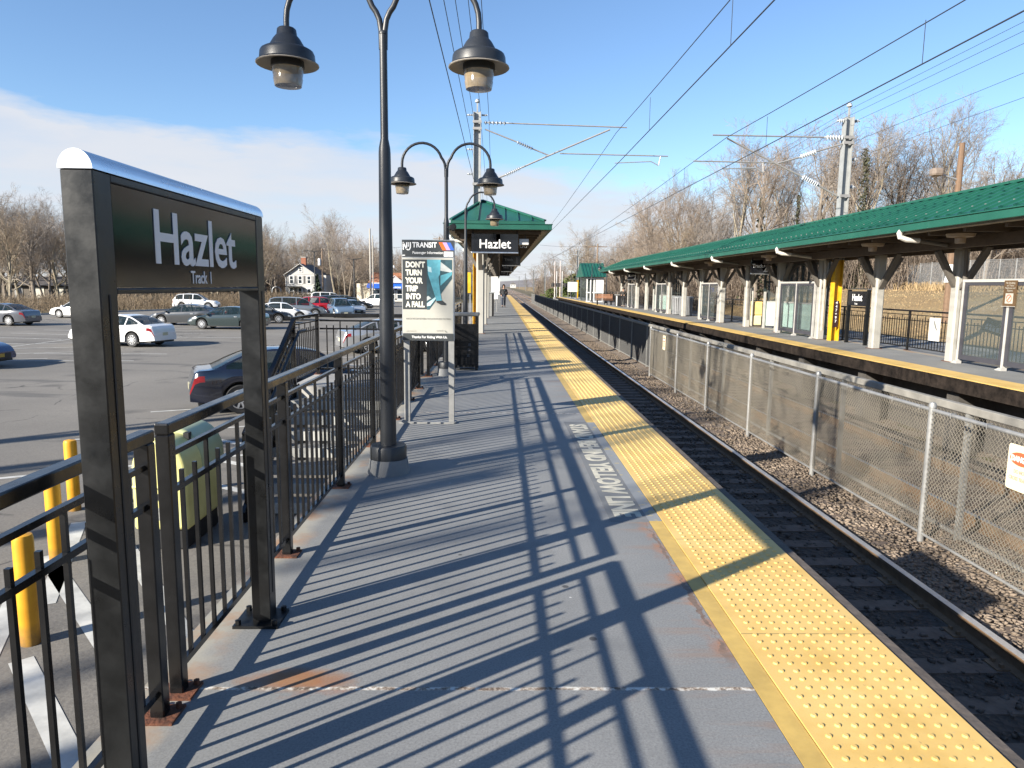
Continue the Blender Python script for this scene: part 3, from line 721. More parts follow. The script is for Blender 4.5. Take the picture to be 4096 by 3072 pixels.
pcut([(0.49,0.74),(0.56,0.73),(0.57,0.68),(0.50,0.69)], 0.0085, TE2)
pcut([(0.655,0.40),(0.765,0.405),(0.84,0.375),(0.835,0.36),(0.74,0.362),(0.66,0.385)], 0.0085, POST_DK)
for k, wd in enumerate(("DON'T", 'TURN', 'YOUR', 'TRIP', 'INTO', 'A FALL')):
    text(wd, 0.084, (px_(0.075), PY-0.0065, pz(0.731 - 0.0785*k)), (1,0,0), (0,0,1), M('poster_cream', (0.74, 0.72, 0.62), 0.5, var=0.0) if k == 0 else bpy.data.materials['poster_cream'], poster, 'poster_lettering', align='LEFT', bold=0.0042, sx=0.80, ext=0.0003)
SMALL = M('poster_small_print', (0.20, 0.20, 0.18), 0.5, var=0)
text('WATCH THE GAP BETWEEN THE PLATFORM AND THE TRAIN', 0.026, (px_(0.07), PY-0.0065, pz(0.213)), (1,0,0), (0,0,1), SMALL, poster, 'small_print', align='LEFT', sx=0.69, ext=0.0003)
text('njtransit.com', 0.026, (px_(0.07), PY-0.0065, pz(0.092)), (1,0,0), (0,0,1), M('faint_print', (0.42, 0.41, 0.36), 0.5, var=0), poster, 'small_print', align='LEFT', sx=0.8, ext=0.0003)
text('NJ TRANSIT', 0.018, (px_(0.66), PY-0.0065, pz(0.096)), (1,0,0), (0,0,1), SMALL, poster, 'small_print', align='LEFT', sx=0.8, ext=0.0003)
pcut([(0.80,0.105),(0.83,0.105),(0.865,0.085),(0.835,0.085)], 0.0065, SMALL)
text('TRANSIT', 0.079, (px_(0.205), PY-0.005, pz(0.925)), (1,0,0), (0,0,1), LETTERB, pb, 'header_lettering', align='LEFT', bold=0.0022, sx=0.86, ext=0.0004)
text('Passenger Information', 0.041, (px_(0.205), PY-0.005, pz(0.862)), (1,0,0), (0,0,1), LETTERB, pb, 'header_lettering', align='LEFT', bold=0.0003, sx=0.92, ext=0.0003)
text('Thanks For Riding With Us.', 0.038, (px_(0.18), PY-0.005, pz(0.026)), (1,0,0), (0,0,1), LETTERB, pb, 'footer_lettering', align='LEFT', bold=0.0006, sx=0.93, ext=0.0003)
# joined NJ monogram: three strokes bent into an N running into a J
nj = MB()
def stroke(pts, w):
    P3 = [Vector((px_(u), PY-0.005, pz(v))) for u, v in pts]
    for a_, b_ in zip(P3[:-1], P3[1:]): nj.bar(a_, b_, w, 0.0012, up=(0, 1, 0))
stroke([(0.034, 0.900), (0.034, 0.974)], 0.013); stroke([(0.034, 0.968), (0.098, 0.906)], 0.014); stroke([(0.098, 0.900), (0.098, 0.974)], 0.011)
stroke([(0.128, 0.974), (0.128, 0.93)], 0.009); stroke([(0.168, 0.974), (0.168, 0.925), (0.156, 0.907), (0.134, 0.899), (0.110, 0.902)], 0.013)
nj.build('monogram', LETTERB, pb)
for u, cm in ((0.70, (0.75, 0.13, 0.02)), (0.775, (0.50, 0.30, 0.55)), (0.85, (0.04, 0.12, 0.45))):
    MB().poly([(px_(u), PY-0.005, pz(0.975)), (px_(u+0.075), PY-0.005, pz(0.975)), (px_(u+0.15), PY-0.005, pz(0.90)), (px_(u+0.075), PY-0.005, pz(0.90))]).build('stripe_emblem', M('emblem_colour', cm, 0.4, var=0), pb)
stk = psheet(0.80, 0.975, 0.838, 0.885, 0.006, LETTERB, 'sticker')
text('CHAZ', 0.025, (px_(0.8875), PY-0.007, pz(0.864)), (1,0,0), (0,0,1), SMALL, stk, 'sticker_lettering', ext=0.0002, bold=0.0003)
text('109', 0.025, (px_(0.8875), PY-0.007, pz(0.842)), (1,0,0), (0,0,1), SMALL, stk, 'sticker_lettering', ext=0.0002, bold=0.0003)
psheet(0.015, 0.065, 0.842, 0.85, 0.006, LETTERB, 'sticker')

# --- black litter bin
lb = thing('litter_bin', 'black square steel litter bin against the railing beyond the poster board', 'bin', (-0.62, 13.3, 0))
x0, x1, y0, y1 = -0.86, -0.40, 13.15, 13.6
MB().box(x0+0.02, x1-0.02, y0+0.02, y1-0.02, 0.05, 0.82).build('body', BLACKM, lb)
for xa in (x0, x1 - 0.05):
    for ya in (y0, y1 - 0.05): MB().box(xa, xa+0.05, ya, ya+0.05, 0.0, 1.0).build('leg', BLACK, lb)
MB().box(x0, x1, y0-0.005, y0+0.018, 0.10, 0.80).build('panel', BLACK, lb)
MB().box(x0-0.02, x1+0.02, y0-0.02, y1+0.02, 1.0, 1.06).build('lid', M('bin_lid_grey', (0.08, 0.085, 0.09), 0.4, var=0.2), lb, bevel=0.02, seg=2)
MB().box(x0+0.01, x1-0.01, y0-0.004, y0+0.02, 0.80, 0.86).build('rim', BLACK, lb)
for dx, zz in ((0.28, 0.45), (0.27, 0.36), (0.26, 0.25)): MB().box(x0+dx, x0+dx+0.05, y0-0.009, y0-0.0055, zz, zz+0.05).build('sticker', M('bin_label', (0.05, 0.05, 0.055), 0.5, var=0.2), lb)
# ================================================================== stairs down to the lot
sx0, sx1, ytop = -3.16, -1.42, 10.85
stt = thing('staircase', 'concrete and steel stairs with pale nosings going down to the parking lot', 'stairs', (-2.3, 10.9, LOT))
NOSE = M('stair_nosing', (0.36, 0.36, 0.34), 0.7, var=0.2, vs=6); TREAD = M('stair_tread', (0.20, 0.20, 0.195), 0.85, var=0.25, vs=5, bump=0.2, bs=60)
MB().box(sx0-0.05, -1.385, ytop, 12.45, -0.22, 0.0).build('landing', CONC, stt)
for x in (sx0, -1.55):
    for y in (10.95, 12.3): MB().box(x, x+0.12, y, y+0.12, LOT, -0.221).build('landing_leg', BLACK, stt)
NR = 8; rise = -LOT / NR; run = 0.285
for k in range(1, NR):
    z = -rise * k; y = ytop - run * (k - 1)
    MB().box(sx0+0.03, sx1, y - run, y - 0.001, z - 0.045, z).build('tread', TREAD, stt)
    MB().box(sx0+0.03, sx1, y - run - 0.022, y - run - 0.001, z - 0.13, z + 0.003).build('nosing', NOSE, stt)
for x in (sx0, sx1 + 0.003):
    MB().bar((x, ytop, -0.13), (x, ytop - run * NR, LOT + 0.05), 0.05, 0.24).build('stringer', BLACK, stt)
def stair_rail(x, label):
    r = thing('stair_railing', label, 'railing', (x, ytop, LOT), 'railings of the stairs to the lot')
    yb = ytop - run * (NR - 0.3); zb_ = LOT + 0.10
    def zz(y): return -0.02 + (zb_ + 0.02) * (ytop - y) / (ytop - yb)
    MB().bar((x, ytop + 0.05, zz(ytop + 0.05) + 1.0), (x, yb, zz(yb) + 1.0), 0.06, 0.065).build('top_rail', BLACK, r)
    b_ = MB()
    for h in (0.90, 0.78, 0.13): b_.bar((x, ytop, zz(ytop) + h), (x, yb, zz(yb) + h), 0.03, 0.034)
    n = 18
    for k in range(1, n):
        y = ytop + (yb - ytop) * k / n
        b_.box(x-0.009, x+0.009, y-0.009, y+0.009, zz(y) + 0.13, zz(y) + (0.88 if k % 3 == 0 else 0.84))
    b_.build('picket_panel', BLACK, r)
    for y in (ytop, (ytop + yb) / 2, yb + 0.02): MB().box(x-0.03, x+0.03, y-0.03, y+0.03, zz(y) - 0.15, zz(y) + 0.98).build('post', BLACK, r)
    hr = MB().tube([(x+0.09*(1 if x < -2 else -1), ytop + 0.35, zz(ytop) + 0.86), (x+0.09*(1 if x < -2 else -1), ytop, zz(ytop) + 0.86), (x+0.09*(1 if x < -2 else -1), yb, zz(yb) + 0.86)], 0.02, 10)
    hr.build('handrail', LAMPG, r, smooth=True)
stair_rail(sx0 + 0.02, 'sloping black railing on the outer side of the stairs to the lot')
stair_rail(sx1 + 0.04, 'sloping black railing on the platform side of the stairs to the lot')
rail_run('railing', 'short black railing along the outer side of the stair landing', [10.92, 12.36], x=sx0)
lr = thing('railing', 'black railing across the back of the stair landing', 'railing', (-2.3, 12.4, 0))
MB().box(sx0+0.04, -1.30, 12.37, 12.44, 0.995, 1.06).build('top_rail', BLACK, lr, bevel=0.006)
b_ = MB()
for z_ in (0.935, 0.795, 0.10): b_.box(sx0+0.035, -1.33, 12.39, 12.42, z_-0.015, z_+0.015)
for k in range(1, 16):
    x = sx0 + 0.04 + 0.116 * k; b_.box(x-0.009, x+0.009, 12.396, 12.414, 0.1, 0.92 if k % 3 == 0 else 0.855)
b_.build('picket_panel', BLACK, lr)
for x in (-1.36,): MB().box(x-0.03, x+0.03, 12.375, 12.435, 0, 0.994).build('post', BLACK, lr)

# ================================================================== canopies
def seam_roof(mb, quad, n, h=0.035, w=0.03):
    """standing seams laid on a planar quad (a,b along the eave, d,c along the ridge)"""
    a, b_, c, d = [Vector(q) for q in quad]
    nr = (b_ - a).cross(d - a).normalized()
    if nr.z < 0: nr = -nr
    for k in range(n + 1):
        t = k / n
        mb.bar(a.lerp(b_, t) + nr * (h * 0.5), d.lerp(c, t) + nr * (h * 0.5), w, h, up=nr)
def canopy(root, xl, xr, xc, ya, yb, ze, zr, hip, seam=0.42, fz=0.15, lift=0.05, guards=False):
    GX = (xl, xr, ya, yb); zg = ze + fz; fz0 = fz; fz = fz + lift; ins = 0.10 if lift > 0.06 else 0.03
    xl, xr, ya, yb = xl + ins, xr - ins, ya + ins, yb - ins
    rf = MB()
    A, B, C, D = (xl, ya, ze + fz), (xr, ya, ze + fz), (xr, yb, ze + fz), (xl, yb, ze + fz)
    R1, R2 = (xc, ya + hip, zr), (xc, yb - hip, zr)
    rf.add([A, B, C, D, R1, R2], [(0, 1, 4), (1, 2, 5, 4), (2, 3, 5), (3, 0, 4, 5)])
    n = int((yb - ya - 2 * hip) / seam)
    rs = MB()
    seam_roof(rs, ((xr, ya + hip, ze + fz), (xr, yb - hip, ze + fz), R2, R1), n)
    seam_roof(rs, ((xl, ya + hip, ze + fz), (xl, yb - hip, ze + fz), R2, R1), n)
    # seams on the hipped ends
    for (yy, s) in ((ya, 1), (yb, -1)):
        m_ = 6
        for k in range(1, m_ + 1):
            x = xl + (xr - xl) * k / (m_ + 1)
            t = (x - xl) / (xc - xl) if x < xc else (xr - x) / (xr - xc)
            rs.bar((x, yy, ze + fz + 0.02), (x, yy + s * hip * t, ze + fz + (zr - ze - fz) * t + 0.02), 0.028, 0.05)
    for q in (A, B): rs.bar(Vector(q) + Vector((0, 0, 0.03)), Vector(R1) + Vector((0, 0, 0.03)), 0.09, 0.05)
    for q in (C, D): rs.bar(Vector(q) + Vector((0, 0, 0.03)), Vector(R2) + Vector((0, 0, 0.03)), 0.09, 0.05)
    rs.bar(Vector(R1) + Vector((0, 0, 0.02)), Vector(R2) + Vector((0, 0, 0.02)), 0.16, 0.05)
    r = rf.build('roof', GREENM, root)
    if guards:
        rs.cur = 1; y = ya + 0.6
        while y < yb - 0.3: rs.cbox((xl + 0.26, y, ze + fz + (zr - ze - fz) * 0.26 / (xc - xl) + 0.03), 0.015, 0.03, 0.035); y += 0.36
    rs.build('standing_seams', [GREENM, GALVL], r)  # where guards are set, this seam mesh also holds the snow guards
    fb_ = MB()
    fb_.box(xr - 0.03, xr, ya, yb, zg - 0.02, ze + fz - 0.003).box(xl, xl + 0.03, ya, yb, zg - 0.02, ze + fz - 0.003).box(xl + 0.031, xr - 0.031, ya, ya + 0.03, zg - 0.02, ze + fz - 0.003).box(xl + 0.031, xr - 0.031, yb - 0.03, yb, zg - 0.02, ze + fz - 0.003)
    fb_.build('fascia', GREENM, r)
    xl, xr, ya, yb = GX; fz = fz0
    g_ = MB(); t_ = 0.10
    g_.box(xr, xr + t_, ya - t_, yb + t_, ze, ze + fz - 0.015); g_.box(xl - t_, xl, ya - t_, yb + t_, ze, ze + fz - 0.015)
    g_.box(xl, xr, ya - t_, ya, ze, ze + fz - 0.015); g_.box(xl, xr, yb, yb + t_, ze, ze + fz - 0.015)
    for x0_, x1_, y0_, y1_ in ((xr - 0.02, xr + 0.125, ya - 0.125, yb + 0.125), (xl - 0.125, xl + 0.02, ya - 0.125, yb + 0.125)):
        g_.box(x0_, x1_, y0_, y1_, ze + fz - 0.0145, ze + fz + 0.008)
    g_.box(xl + 0.021, xr - 0.021, ya - 0.125, ya + 0.02, ze + fz - 0.0145, ze + fz + 0.008)
    gu = g_.build('gutter', GREENM, r, bevel=0.008)
    eb = MB()
    for x0_, x1_ in ((xl + 0.02, xl + 0.20), (xr - 0.20, xr - 0.02)): eb.box(x0_, x1_, ya + 0.12, yb - 0.12, ze - 0.03, ze + 0.048)
    eb.build('eave_board', M('eave_board_tan', (0.30, 0.26, 0.20), 0.7, var=0.2, vs=4) if 'eave_board_tan' not in bpy.data.materials else bpy.data.materials['eave_board_tan'], root)
    # timber underside: boarded ceiling, rafters and beams
    MB().box(xl, xr, ya, yb, ze + 0.05, ze + 0.07).build('soffit', WOODD, root)
    rb = MB(); y = ya + 0.4
    while y < yb - 0.2: rb.box(xl + 0.21, xr - 0.21, y - 0.04, y + 0.04, ze - 0.10, ze + 0.049); y += 1.11
    rb.build('rafters', WOODD, root)
    bm_ = MB()
    for x in (xc - 0.55, xc + 0.55): bm_.box(x - 0.06, x + 0.06, ya + 0.3, yb - 0.3, ze - 0.32, ze - 0.101)
    bm_.build('beams', WOODD, root)
    return r
COLC = M('column_cream', (0.34, 0.33, 0.30), 0.6, var=0.07, vs=3)
COLB = M('brace_grey', (0.11, 0.098, 0.085), 0.7, var=0.2, vs=6)
def column(root, x, y, zt, w=0.26):
    c = MB().prism([(x-w/2+0.035, y-w/2), (x+w/2-0.035, y-w/2), (x+w/2, y-w/2+0.035), (x+w/2, y+w/2-0.035), (x+w/2-0.035, y+w/2), (x-w/2+0.035, y+w/2), (x-w/2, y+w/2-0.035), (x-w/2, y-w/2+0.035)], 'z', 0.0, zt).build('column', COLC, root)
    for s in (-1, 1):
        MB().bar((x, y + s*(w/2-0.02), zt - 0.86), (x, y + s*0.86, zt + 0.02), 0.08, 0.13, up=(1, 0, 0)).build('knee_brace', COLB, c)
        MB().bar((x + s*(w/2-0.02), y, zt - 0.80), (x + s*0.55, y, zt - 0.05), 0.10, 0.12, up=(0, 1, 0)).build('knee_brace', COLB, c)
    MB().box(x-w/2-0.03, x+w/2+0.03, y-w/2-0.03, y+w/2+0.03, 0.0, 0.012).build('base_plate', RUST, c)
    return c
# near canopy
C1 = thing('station_canopy', 'green hipped metal canopy over the near platform with cream columns', 'canopy', (-0.5, 22, 0))
canopy(C1, -1.62, 1.46, -0.62, 22.0, 108.0, 3.25, 4.42, 2.8, fz=0.17, lift=0.10)
y = 23.4
while y < 107:
    column(C1, -0.64, y, 2.95); y += 5.6
# far canopy
Z2 = 2.77
C2 = thing('station_canopy', 'long green metal canopy over the far platform with cream columns and braces', 'canopy', (10.1, 5, 0))
canopy(C2, 8.46, 11.74, 10.1, 3.0, 60.5, Z2, 3.68, 2.0, 0.36, 0.16, 0.04, True)
cy2 = [15.6 + 3.345 * k for k in range(-3, 14)]
for yc in cy2: column(C2, 10.1, yc, Z2 - 0.30, 0.24)
ELB = M('downpipe_white', (0.62, 0.60, 0.56), 0.45, var=0.12, vs=6)
for k in range(7):
    yd = 15.05 + 6.65 * k
    MB().tube([(8.40, yd, Z2 + 0.02), (8.37, yd, Z2 - 0.03), (8.39, yd, Z2 - 0.10), (8.52, yd, Z2 - 0.15), (8.8, yd, Z2 - 0.17)], 0.055, 10).build('downpipe_elbow', ELB, C2, smooth=True)
    MB().tube([(8.78, yd, Z2 - 0.17), (9.95, yd + 0.2, Z2 - 0.30), (10.02, yd + 0.25, Z2 - 0.6), (10.02, yd + 0.25, 0.3)], 0.045, 8).build('downpipe', COLC if k % 2 else COLB, C2, smooth=True)
for k, yd in enumerate((17.3, 14.0, 10.7, 24.0, 30.7)):
    MB().lathe((9.0, yd, Z2 - 0.22), [(0.26, 0.12), (0.24, 0.06), (0.10, 0.05), (0.09, -0.06), (0.0, -0.06)], 14).build('ceiling_lamp', M('canopy_lamp', (0.32, 0.24, 0.16), 0.5) if k == 0 else bpy.data.materials['canopy_lamp'], C2, smooth=True)
for k in range(5):
    yd = 25.0 + 9.0 * k
    MB().tube([(-1.66, yd, 3.32), (-1.74, yd, 3.22), (-1.66, yd, 3.10), (-1.2, yd, 3.05)], 0.05, 10).build('downpipe_elbow', ELB, C1, smooth=True)

# wind screens of glass in grey frames between the columns
SCRG = M('screen_glass', (0.10, 0.12, 0.12), 0.03, var=0, alpha=0.30, spec=0.6); SCRF = M('screen_frame', (0.40, 0.39, 0.37), 0.5, var=0.08)
SCRD = M('screen_gasket', (0.045, 0.045, 0.055), 0.5, var=0.1)
def windscreen(ya, yb, label):
    r = thing('wind_screen', label, 'wind screen', (10.05, ya, 0), 'glass wind screens under the far canopy')
    x = 10.0; ym = (ya + yb) / 2
    for y in (ya, ym, yb): MB().box(x-0.03, x+0.03, y-0.03, y+0.03, 0, 1.75).build('post', SCRF, r)
    MB().box(x-0.035, x+0.035, ya-0.03, yb+0.03, 1.751, 1.81).build('top_rail', SCRF, r)
    for p, q in ((ya + 0.031, ym - 0.031), (ym + 0.031, yb - 0.031)):
        g_ = MB(); e = 0.10
        g_.box(x-0.02, x+0.02, p, p+e, 0.10, 1.75); g_.box(x-0.02, x+0.02, q-e, q, 0.10, 1.75)
        g_.box(x-0.02, x+0.02, p+e, q-e, 0.10, 0.20); g_.box(x-0.02, x+0.02, p+e, q-e, 1.68, 1.75)
        fr = g_.build('pane_frame', SCRD, r)
        MB().box(x-0.004, x+0.004, p+e, q-e, 0.20, 1.68).build('pane', SCRG, fr)
    for y in (ya, ym, yb): MB().prism([(y-0.036, 0.0), (y+0.16, 0.0), (y+0.036, 0.06), (y-0.036, 0.06)], 'x', x-0.06, x+0.06).build('foot', SCRF, r)
windscreen(12.45, 15.25, 'glass wind screen nearest on the far platform with the no smoking notice')
windscreen(22.55, 25.35, 'glass wind screen beside the yellow mast foot in front of the teal shelter')
windscreen(32.6, 35.4, 'glass wind screen between the grey bins and the pale yellow lift cover')
windscreen(42.6, 45.5, 'glass wind screen in front of the second teal shelter')
windscreen(52.6, 55.5, 'farthest glass wind screen beside the person in the dark coat')

# shelters behind: pale green panels below, dark framed glazing above
PANEL = M('shelter_panel', (0.36, 0.52, 0.47), 0.45, var=0.12, vs=4); PANELW = M('shelter_panel_white', (0.60, 0.63, 0.60), 0.45, var=0.08, vs=4)
DKF = M('shelter_frame', (0.025, 0.035, 0.035), 0.45, var=0.15)
def shelter(xb, xf, ya, yb, label):
    """wind shelter open to the track: a back wall along the platform and a return wall at its far end"""
    r = thing('waiting_shelter', label, 'shelter', (xb, ya, 0))
    h1, h2 = 1.02, 2.42
    n = max(1, int(round((yb - ya) / 1.15)))
    for k in range(n):
        p, q = ya + (yb - ya) * k / n, ya + (yb - ya) * (k + 1) / n
        MB().box(xb, xb + 0.06, p + 0.04, q - 0.04, 0.10, h1).build('panel', PANEL, r)
        MB().box(xb + 0.025, xb + 0.035, p + 0.04, q - 0.04, h1 + 0.06, h2).build('pane', SCRG, r)
        MB().box(xb - 0.01, xb + 0.07, p + 0.04, q - 0.04, 1.80, 1.86).box(xb + 0.0, xb + 0.06, (p+q)/2 - 0.025, (p+q)/2 + 0.025, 1.861, h2 - 0.001).box(xb + 0.0, xb + 0.06, (p+q)/2 - 0.02, (p+q)/2 + 0.02, h1 + 0.061, 1.799).build('glazing_bar', DKF, r)
    f_ = MB()
    for k in range(n + 1): y = ya + (yb - ya) * k / n; f_.box(xb - 0.015, xb + 0.075, y - 0.039, y + 0.039, 0.0, h2)
    f_.box(xb - 0.018, xb + 0.078, ya - 0.05, yb + 0.05, h2 + 0.001, h2 + 0.12)
    f_.build('frame', DKF, r)
    MB().box(xb - 0.022, xb + 0.082, ya, yb, h1 + 0.003, h1 + 0.055).build('sill_rail', SCRF, r)
    MB().box(xf + 0.05, xb - 0.03, yb - 0.03, yb + 0.03, 0.10, h1).build('end_panel', PANELW, r)
    MB().box(xf + 0.05, xb - 0.03, yb - 0.006, yb + 0.006, h1 + 0.06, h2).build('pane', SCRG, r)
    MB().box(xf + 0.05, xb - 0.03, yb - 0.035, yb + 0.035, h1 + 0.003, h1 + 0.058).build('sill_rail', SCRF, r)
    MB().box(xf + 0.05, xb - 0.03, yb - 0.03, yb + 0.03, 1.80, 1.86).box(xf - 0.03, xf + 0.049, yb - 0.03, yb + 0.03, 1.45, h2).build('glazing_bar', DKF, r)
    for x in (xf - 0.035, xb - 0.10): MB().box(x, x + 0.09, yb - 0.075, yb - 0.0355, 0.0, 1.44).build('end_post', SCRF, r)
shelter(11.12, 10.52, 24.2, 28.3, 'teal and glass waiting shelter behind the yellow mast foot')
shelter(11.12, 10.45, 44.0, 48.6, 'teal and glass waiting shelter behind the far part of the canopy')

# --- hanging signs under the canopies
def hang_sign(xc, y, zb, w, h, label, lines, ztop):
    r = thing('hanging_sign', label, 'sign', (xc, y, zb))
    MB().box(xc-w/2, xc+w/2, y-0.05, y+0.05, zb, zb+h).build('board', SIGNB, r)
    MB().box(xc-w/2-0.01, xc+w/2+0.01, y-0.06, y+0.06, zb-0.045, zb-0.001).build('bottom_trim', ALU, r, bevel=0.012, seg=2)
    for s in (-1, 1): MB().box(xc+s*(w/2-0.04)-0.02, xc+s*(w/2-0.04)+0.02, y-0.02, y+0.02, zb+h+0.001, ztop).build('hanger', BLACKM, r)
    for (t, size, dx, dz, bold, mat) in lines:
        text(t, size, (xc+dx, y-0.052, zb+dz), (1,0,0), (0,0,1), mat, r, ext=0.001, bold=bold, sx=0.95)
    return r
hang_sign(-0.17, 22.35, 2.60, 1.44, 0.54, 'black HAZLET board hanging under the front of the near canopy', [('Hazlet', 0.40, 0.0, 0.11, 0.003, LETTERB)], 3.26)
DIM = M('letter_dim', (0.20, 0.20, 0.21), 0.6, var=0)
hang_sign(0.50, 32.0, 2.48, 0.80, 0.40, 'black Track 1 board hanging behind the Hazlet board, nearest of its row', [('Track', 0.17, -0.12, 0.18, 0.004, DIM), ('1', 0.34, 0.24, 0.07, 0.014, DIM)], 3.26)
hang_sign(0.46, 46.0, 2.48, 0.78, 0.40, 'black Track 1 board, second in the row under the near canopy', [('Track', 0.17, -0.12, 0.18, 0.004, DIM), ('1', 0.34, 0.24, 0.07, 0.014, DIM)], 3.26)
hang_sign(0.42, 66.0, 2.48, 0.9, 0.40, 'small black Track 1 board, third and farthest readable under the near canopy', [('Track', 0.17, -0.12, 0.18, 0.004, DIM), ('1', 0.34, 0.24, 0.07, 0.014, DIM)], 3.26)
hang_sign(9.42, 25.9, 2.12, 0.66, 0.46, 'black Track 2 board hanging over the far platform near the yellow mast foot', [('Track', 0.17, -0.11, 0.20, 0.006, LETTERB), ('2', 0.34, 0.18, 0.05, 0.012, LETTERB)], Z2)
hang_sign(9.35, 50.5, 2.12, 0.66, 0.46, 'black Track 2 board hanging over the far end of the far platform', [('Track', 0.17, -0.11, 0.20, 0.006, LETTERB), ('2', 0.34, 0.18, 0.05, 0.012, LETTERB)], Z2)
# white speaker box under the corner of the near canopy
sp = thing('loudspeaker', 'white loudspeaker box hanging under the right corner of the near canopy', 'speaker', (0.72, 22.5, 2.8))
MB().box(0.58, 0.88, 22.4, 22.62, 2.83, 3.01).build('housing', WHITE, sp, bevel=0.012, seg=2)
MB().tube([(0.78, 22.5, 3.01), (0.76, 22.5, 3.28)], 0.015, 8).build('hanger', LAMPG, sp)
for dx in (0.66, 0.78): MB().tube([(dx - 0.05, 22.5, 2.83), (dx - 0.03, 22.5, 2.75), (dx + 0.03, 22.5, 2.75), (dx + 0.05, 22.5, 2.83)], 0.009, 6).build('cable_loop', WHITE, sp)

# --- far platform name sign, facing the tracks
s2 = thing('station_sign', 'small looking black Hazlet name sign on the far platform beside a cream column', 'sign', (10.33, 20.5, 0))
xq = 10.33
for y in (19.95, 21.05): MB().box(xq, xq+0.09, y-0.04, y+0.04, 0, 1.56).build('post', SIGNF, s2)
MB().box(xq, xq+0.09, 19.9905, 21.0095, 1.10, 1.52).build('board', SIGNB, s2)
MB().box(xq-0.01, xq+0.10, 19.9, 21.1, 1.561, 1.60).build('cap', ALU, s2, bevel=0.015, seg=2)
text('Hazlet', 0.27, (xq-0.003, 20.5, 1.25), (0,-1,0), (0,0,1), LETTERB, s2, 'lettering', bold=0.006, sx=0.82)
text('Track', 0.07, (xq-0.003, 20.55, 1.14), (0,-1,0), (0,0,1), LETTERB, s2, 'lettering')

# --- far platform railing
P2R = 10.72
rail_run('railing', 'black railing along the back of the far platform below the grassy slope', [4.2, 6.0, 7.8, 9.6, 11.4, 13.2, 14.95, 16.7, 18.45, 20.2, 22.0, 24.0], x=P2R)
rail_run('railing', 'black railing on the far platform between the two teal shelters', [28.5, 30.2, 32.0, 33.8, 35.6, 37.4, 39.2, 41.4, 43.7], x=P2R + 0.35)
rail_run('railing', 'black railing at the distant open end of the far platform', [48.6 + 1.9 * k for k in range(28)], x=P2R + 0.6, picket=0.12)
# picture notice on that railing
bn = thing('notice', 'white notice with a grey bird drawing fixed to the far railing', 'notice', (P2R-0.06, 17.3, 0.3))
bo = MB().box(P2R-0.055, P2R-0.043, 17.05, 17.48, 0.34, 0.90).build('plate', WHITE, bn)
BIRD = M('bird_grey', (0.16, 0.16, 0.15), 0.6, var=0.3, vs=20)
MB().add([(P2R-0.057, y, z) for y, z in ((17.30,0.82),(17.26,0.83),(17.23,0.76),(17.13,0.60),(17.10,0.53),(17.17,0.60),(17.25,0.66),(17.28,0.74))], [tuple(range(8))]).build('drawing', BIRD, bo)
MB().add([(P2R-0.057, y, z) for y, z in ((17.40,0.46),(17.33,0.60),(17.29,0.62),(17.31,0.55),(17.36,0.47))], [tuple(range(5))]).build('drawing', M('bird_pale', (0.38, 0.38, 0.36), 0.6), bo)
# no smoking notice on the nearest wind screen
ns = thing('notice', 'brown no smoking notice on the post of the nearest wind screen', 'notice', (9.94, 13.85, 1.3))
npn = MB().box(9.945, 9.955, 13.62, 13.97, 1.28, 1.78).build('plate', M('notice_brown', (0.10, 0.06, 0.03), 0.5, var=0.1), ns)
MB().box(9.94, 9.944, 13.69, 13.90, 1.33, 1.53).build('symbol_panel', POST_CR, npn)
ring = MB().tube([(9.937, 13.795 + 0.07*math.cos(t), 1.43 + 0.07*math.sin(t)) for t in [2*PI*i/16 for i in range(17)]], 0.008, 4); ring.bar((9.937, 13.745, 1.48), (9.937, 13.845, 1.38), 0.006, 0.016)
ring.build('prohibition_ring', M('sign_red', (0.55, 0.10, 0.04), 0.5, var=0), npn)
for k, wd in enumerate(('No Smoking', 'on Trains', 'Platforms and', 'Stations')): text(wd, 0.05, (9.943, 13.795, 1.715 - 0.05*k), (0,-1,0), (0,0,1), POST_CR, npn, ext=0.0005)
MB().box(9.93, 9.936, 13.6, 13.99, 1.27, 1.279).build('edge', SCRF, npn)

# --- pale yellow covered lift and grey bins on the far platform
yb_ = thing('wheelchair_lift', 'pale yellow covered wheelchair lift behind a cream column on the far platform', 'lift', (10.95, 29.8, 0))
MB().box(10.55, 11.35, 29.9, 30.55, 0.45, 1.02).build('upper_cover', M('cover_yellow', (0.80, 0.58, 0.22), 0.6, var=0.12, vs=4), yb_, bevel=0.05, seg=3)
MB().box(10.53, 11.37, 29.88, 30.57, 0.02, 0.44).build('lower_cover', M('cover_pale', (0.78, 0.66, 0.38), 0.6, var=0.1, vs=4), yb_, bevel=0.05, seg=3)
MB().tube([(10.62, 29.84, 0.0), (10.62, 29.84, 1.25), (10.62, 29.9, 1.6)], 0.035, 10).build('mast', COLC, yb_, smooth=True)
def drum(x, y, label):
    r = thing('litter_drum', label, 'bin', (x, y, 0), 'grey ribbed bins on the far platform')
    d = MB(); n = 22
    for k in range(n):
        t = 2*PI*k/n; d.bar((x+0.33*math.cos(t), y+0.33*math.sin(t), 0.04), (x+0.37*math.cos(t), y+0.37*math.sin(t), 0.98), 0.075, 0.03, up=(math.cos(t), math.sin(t), 0))
    d.build('slats', M('bin_grey', (0.20, 0.205, 0.215), 0.5, var=0.12) if 'bin_grey' not in bpy.data.materials else bpy.data.materials['bin_grey'], r)
    MB().lathe((x, y, 0), [(0.30, 0.03), (0.33, 0.95)], 20, cap=True).build('liner', BLACKM, r)
    MB().lathe((x, y, 0.98), [(0.39, 0.0), (0.40, 0.05), (0.33, 0.09), (0.2, 0.10), (0.2, 0.07)], 22).build('rim', GALV, r, smooth=True)
drum(10.35, 41.2, 'grey ribbed litter bin left of the two beside the glass screen')
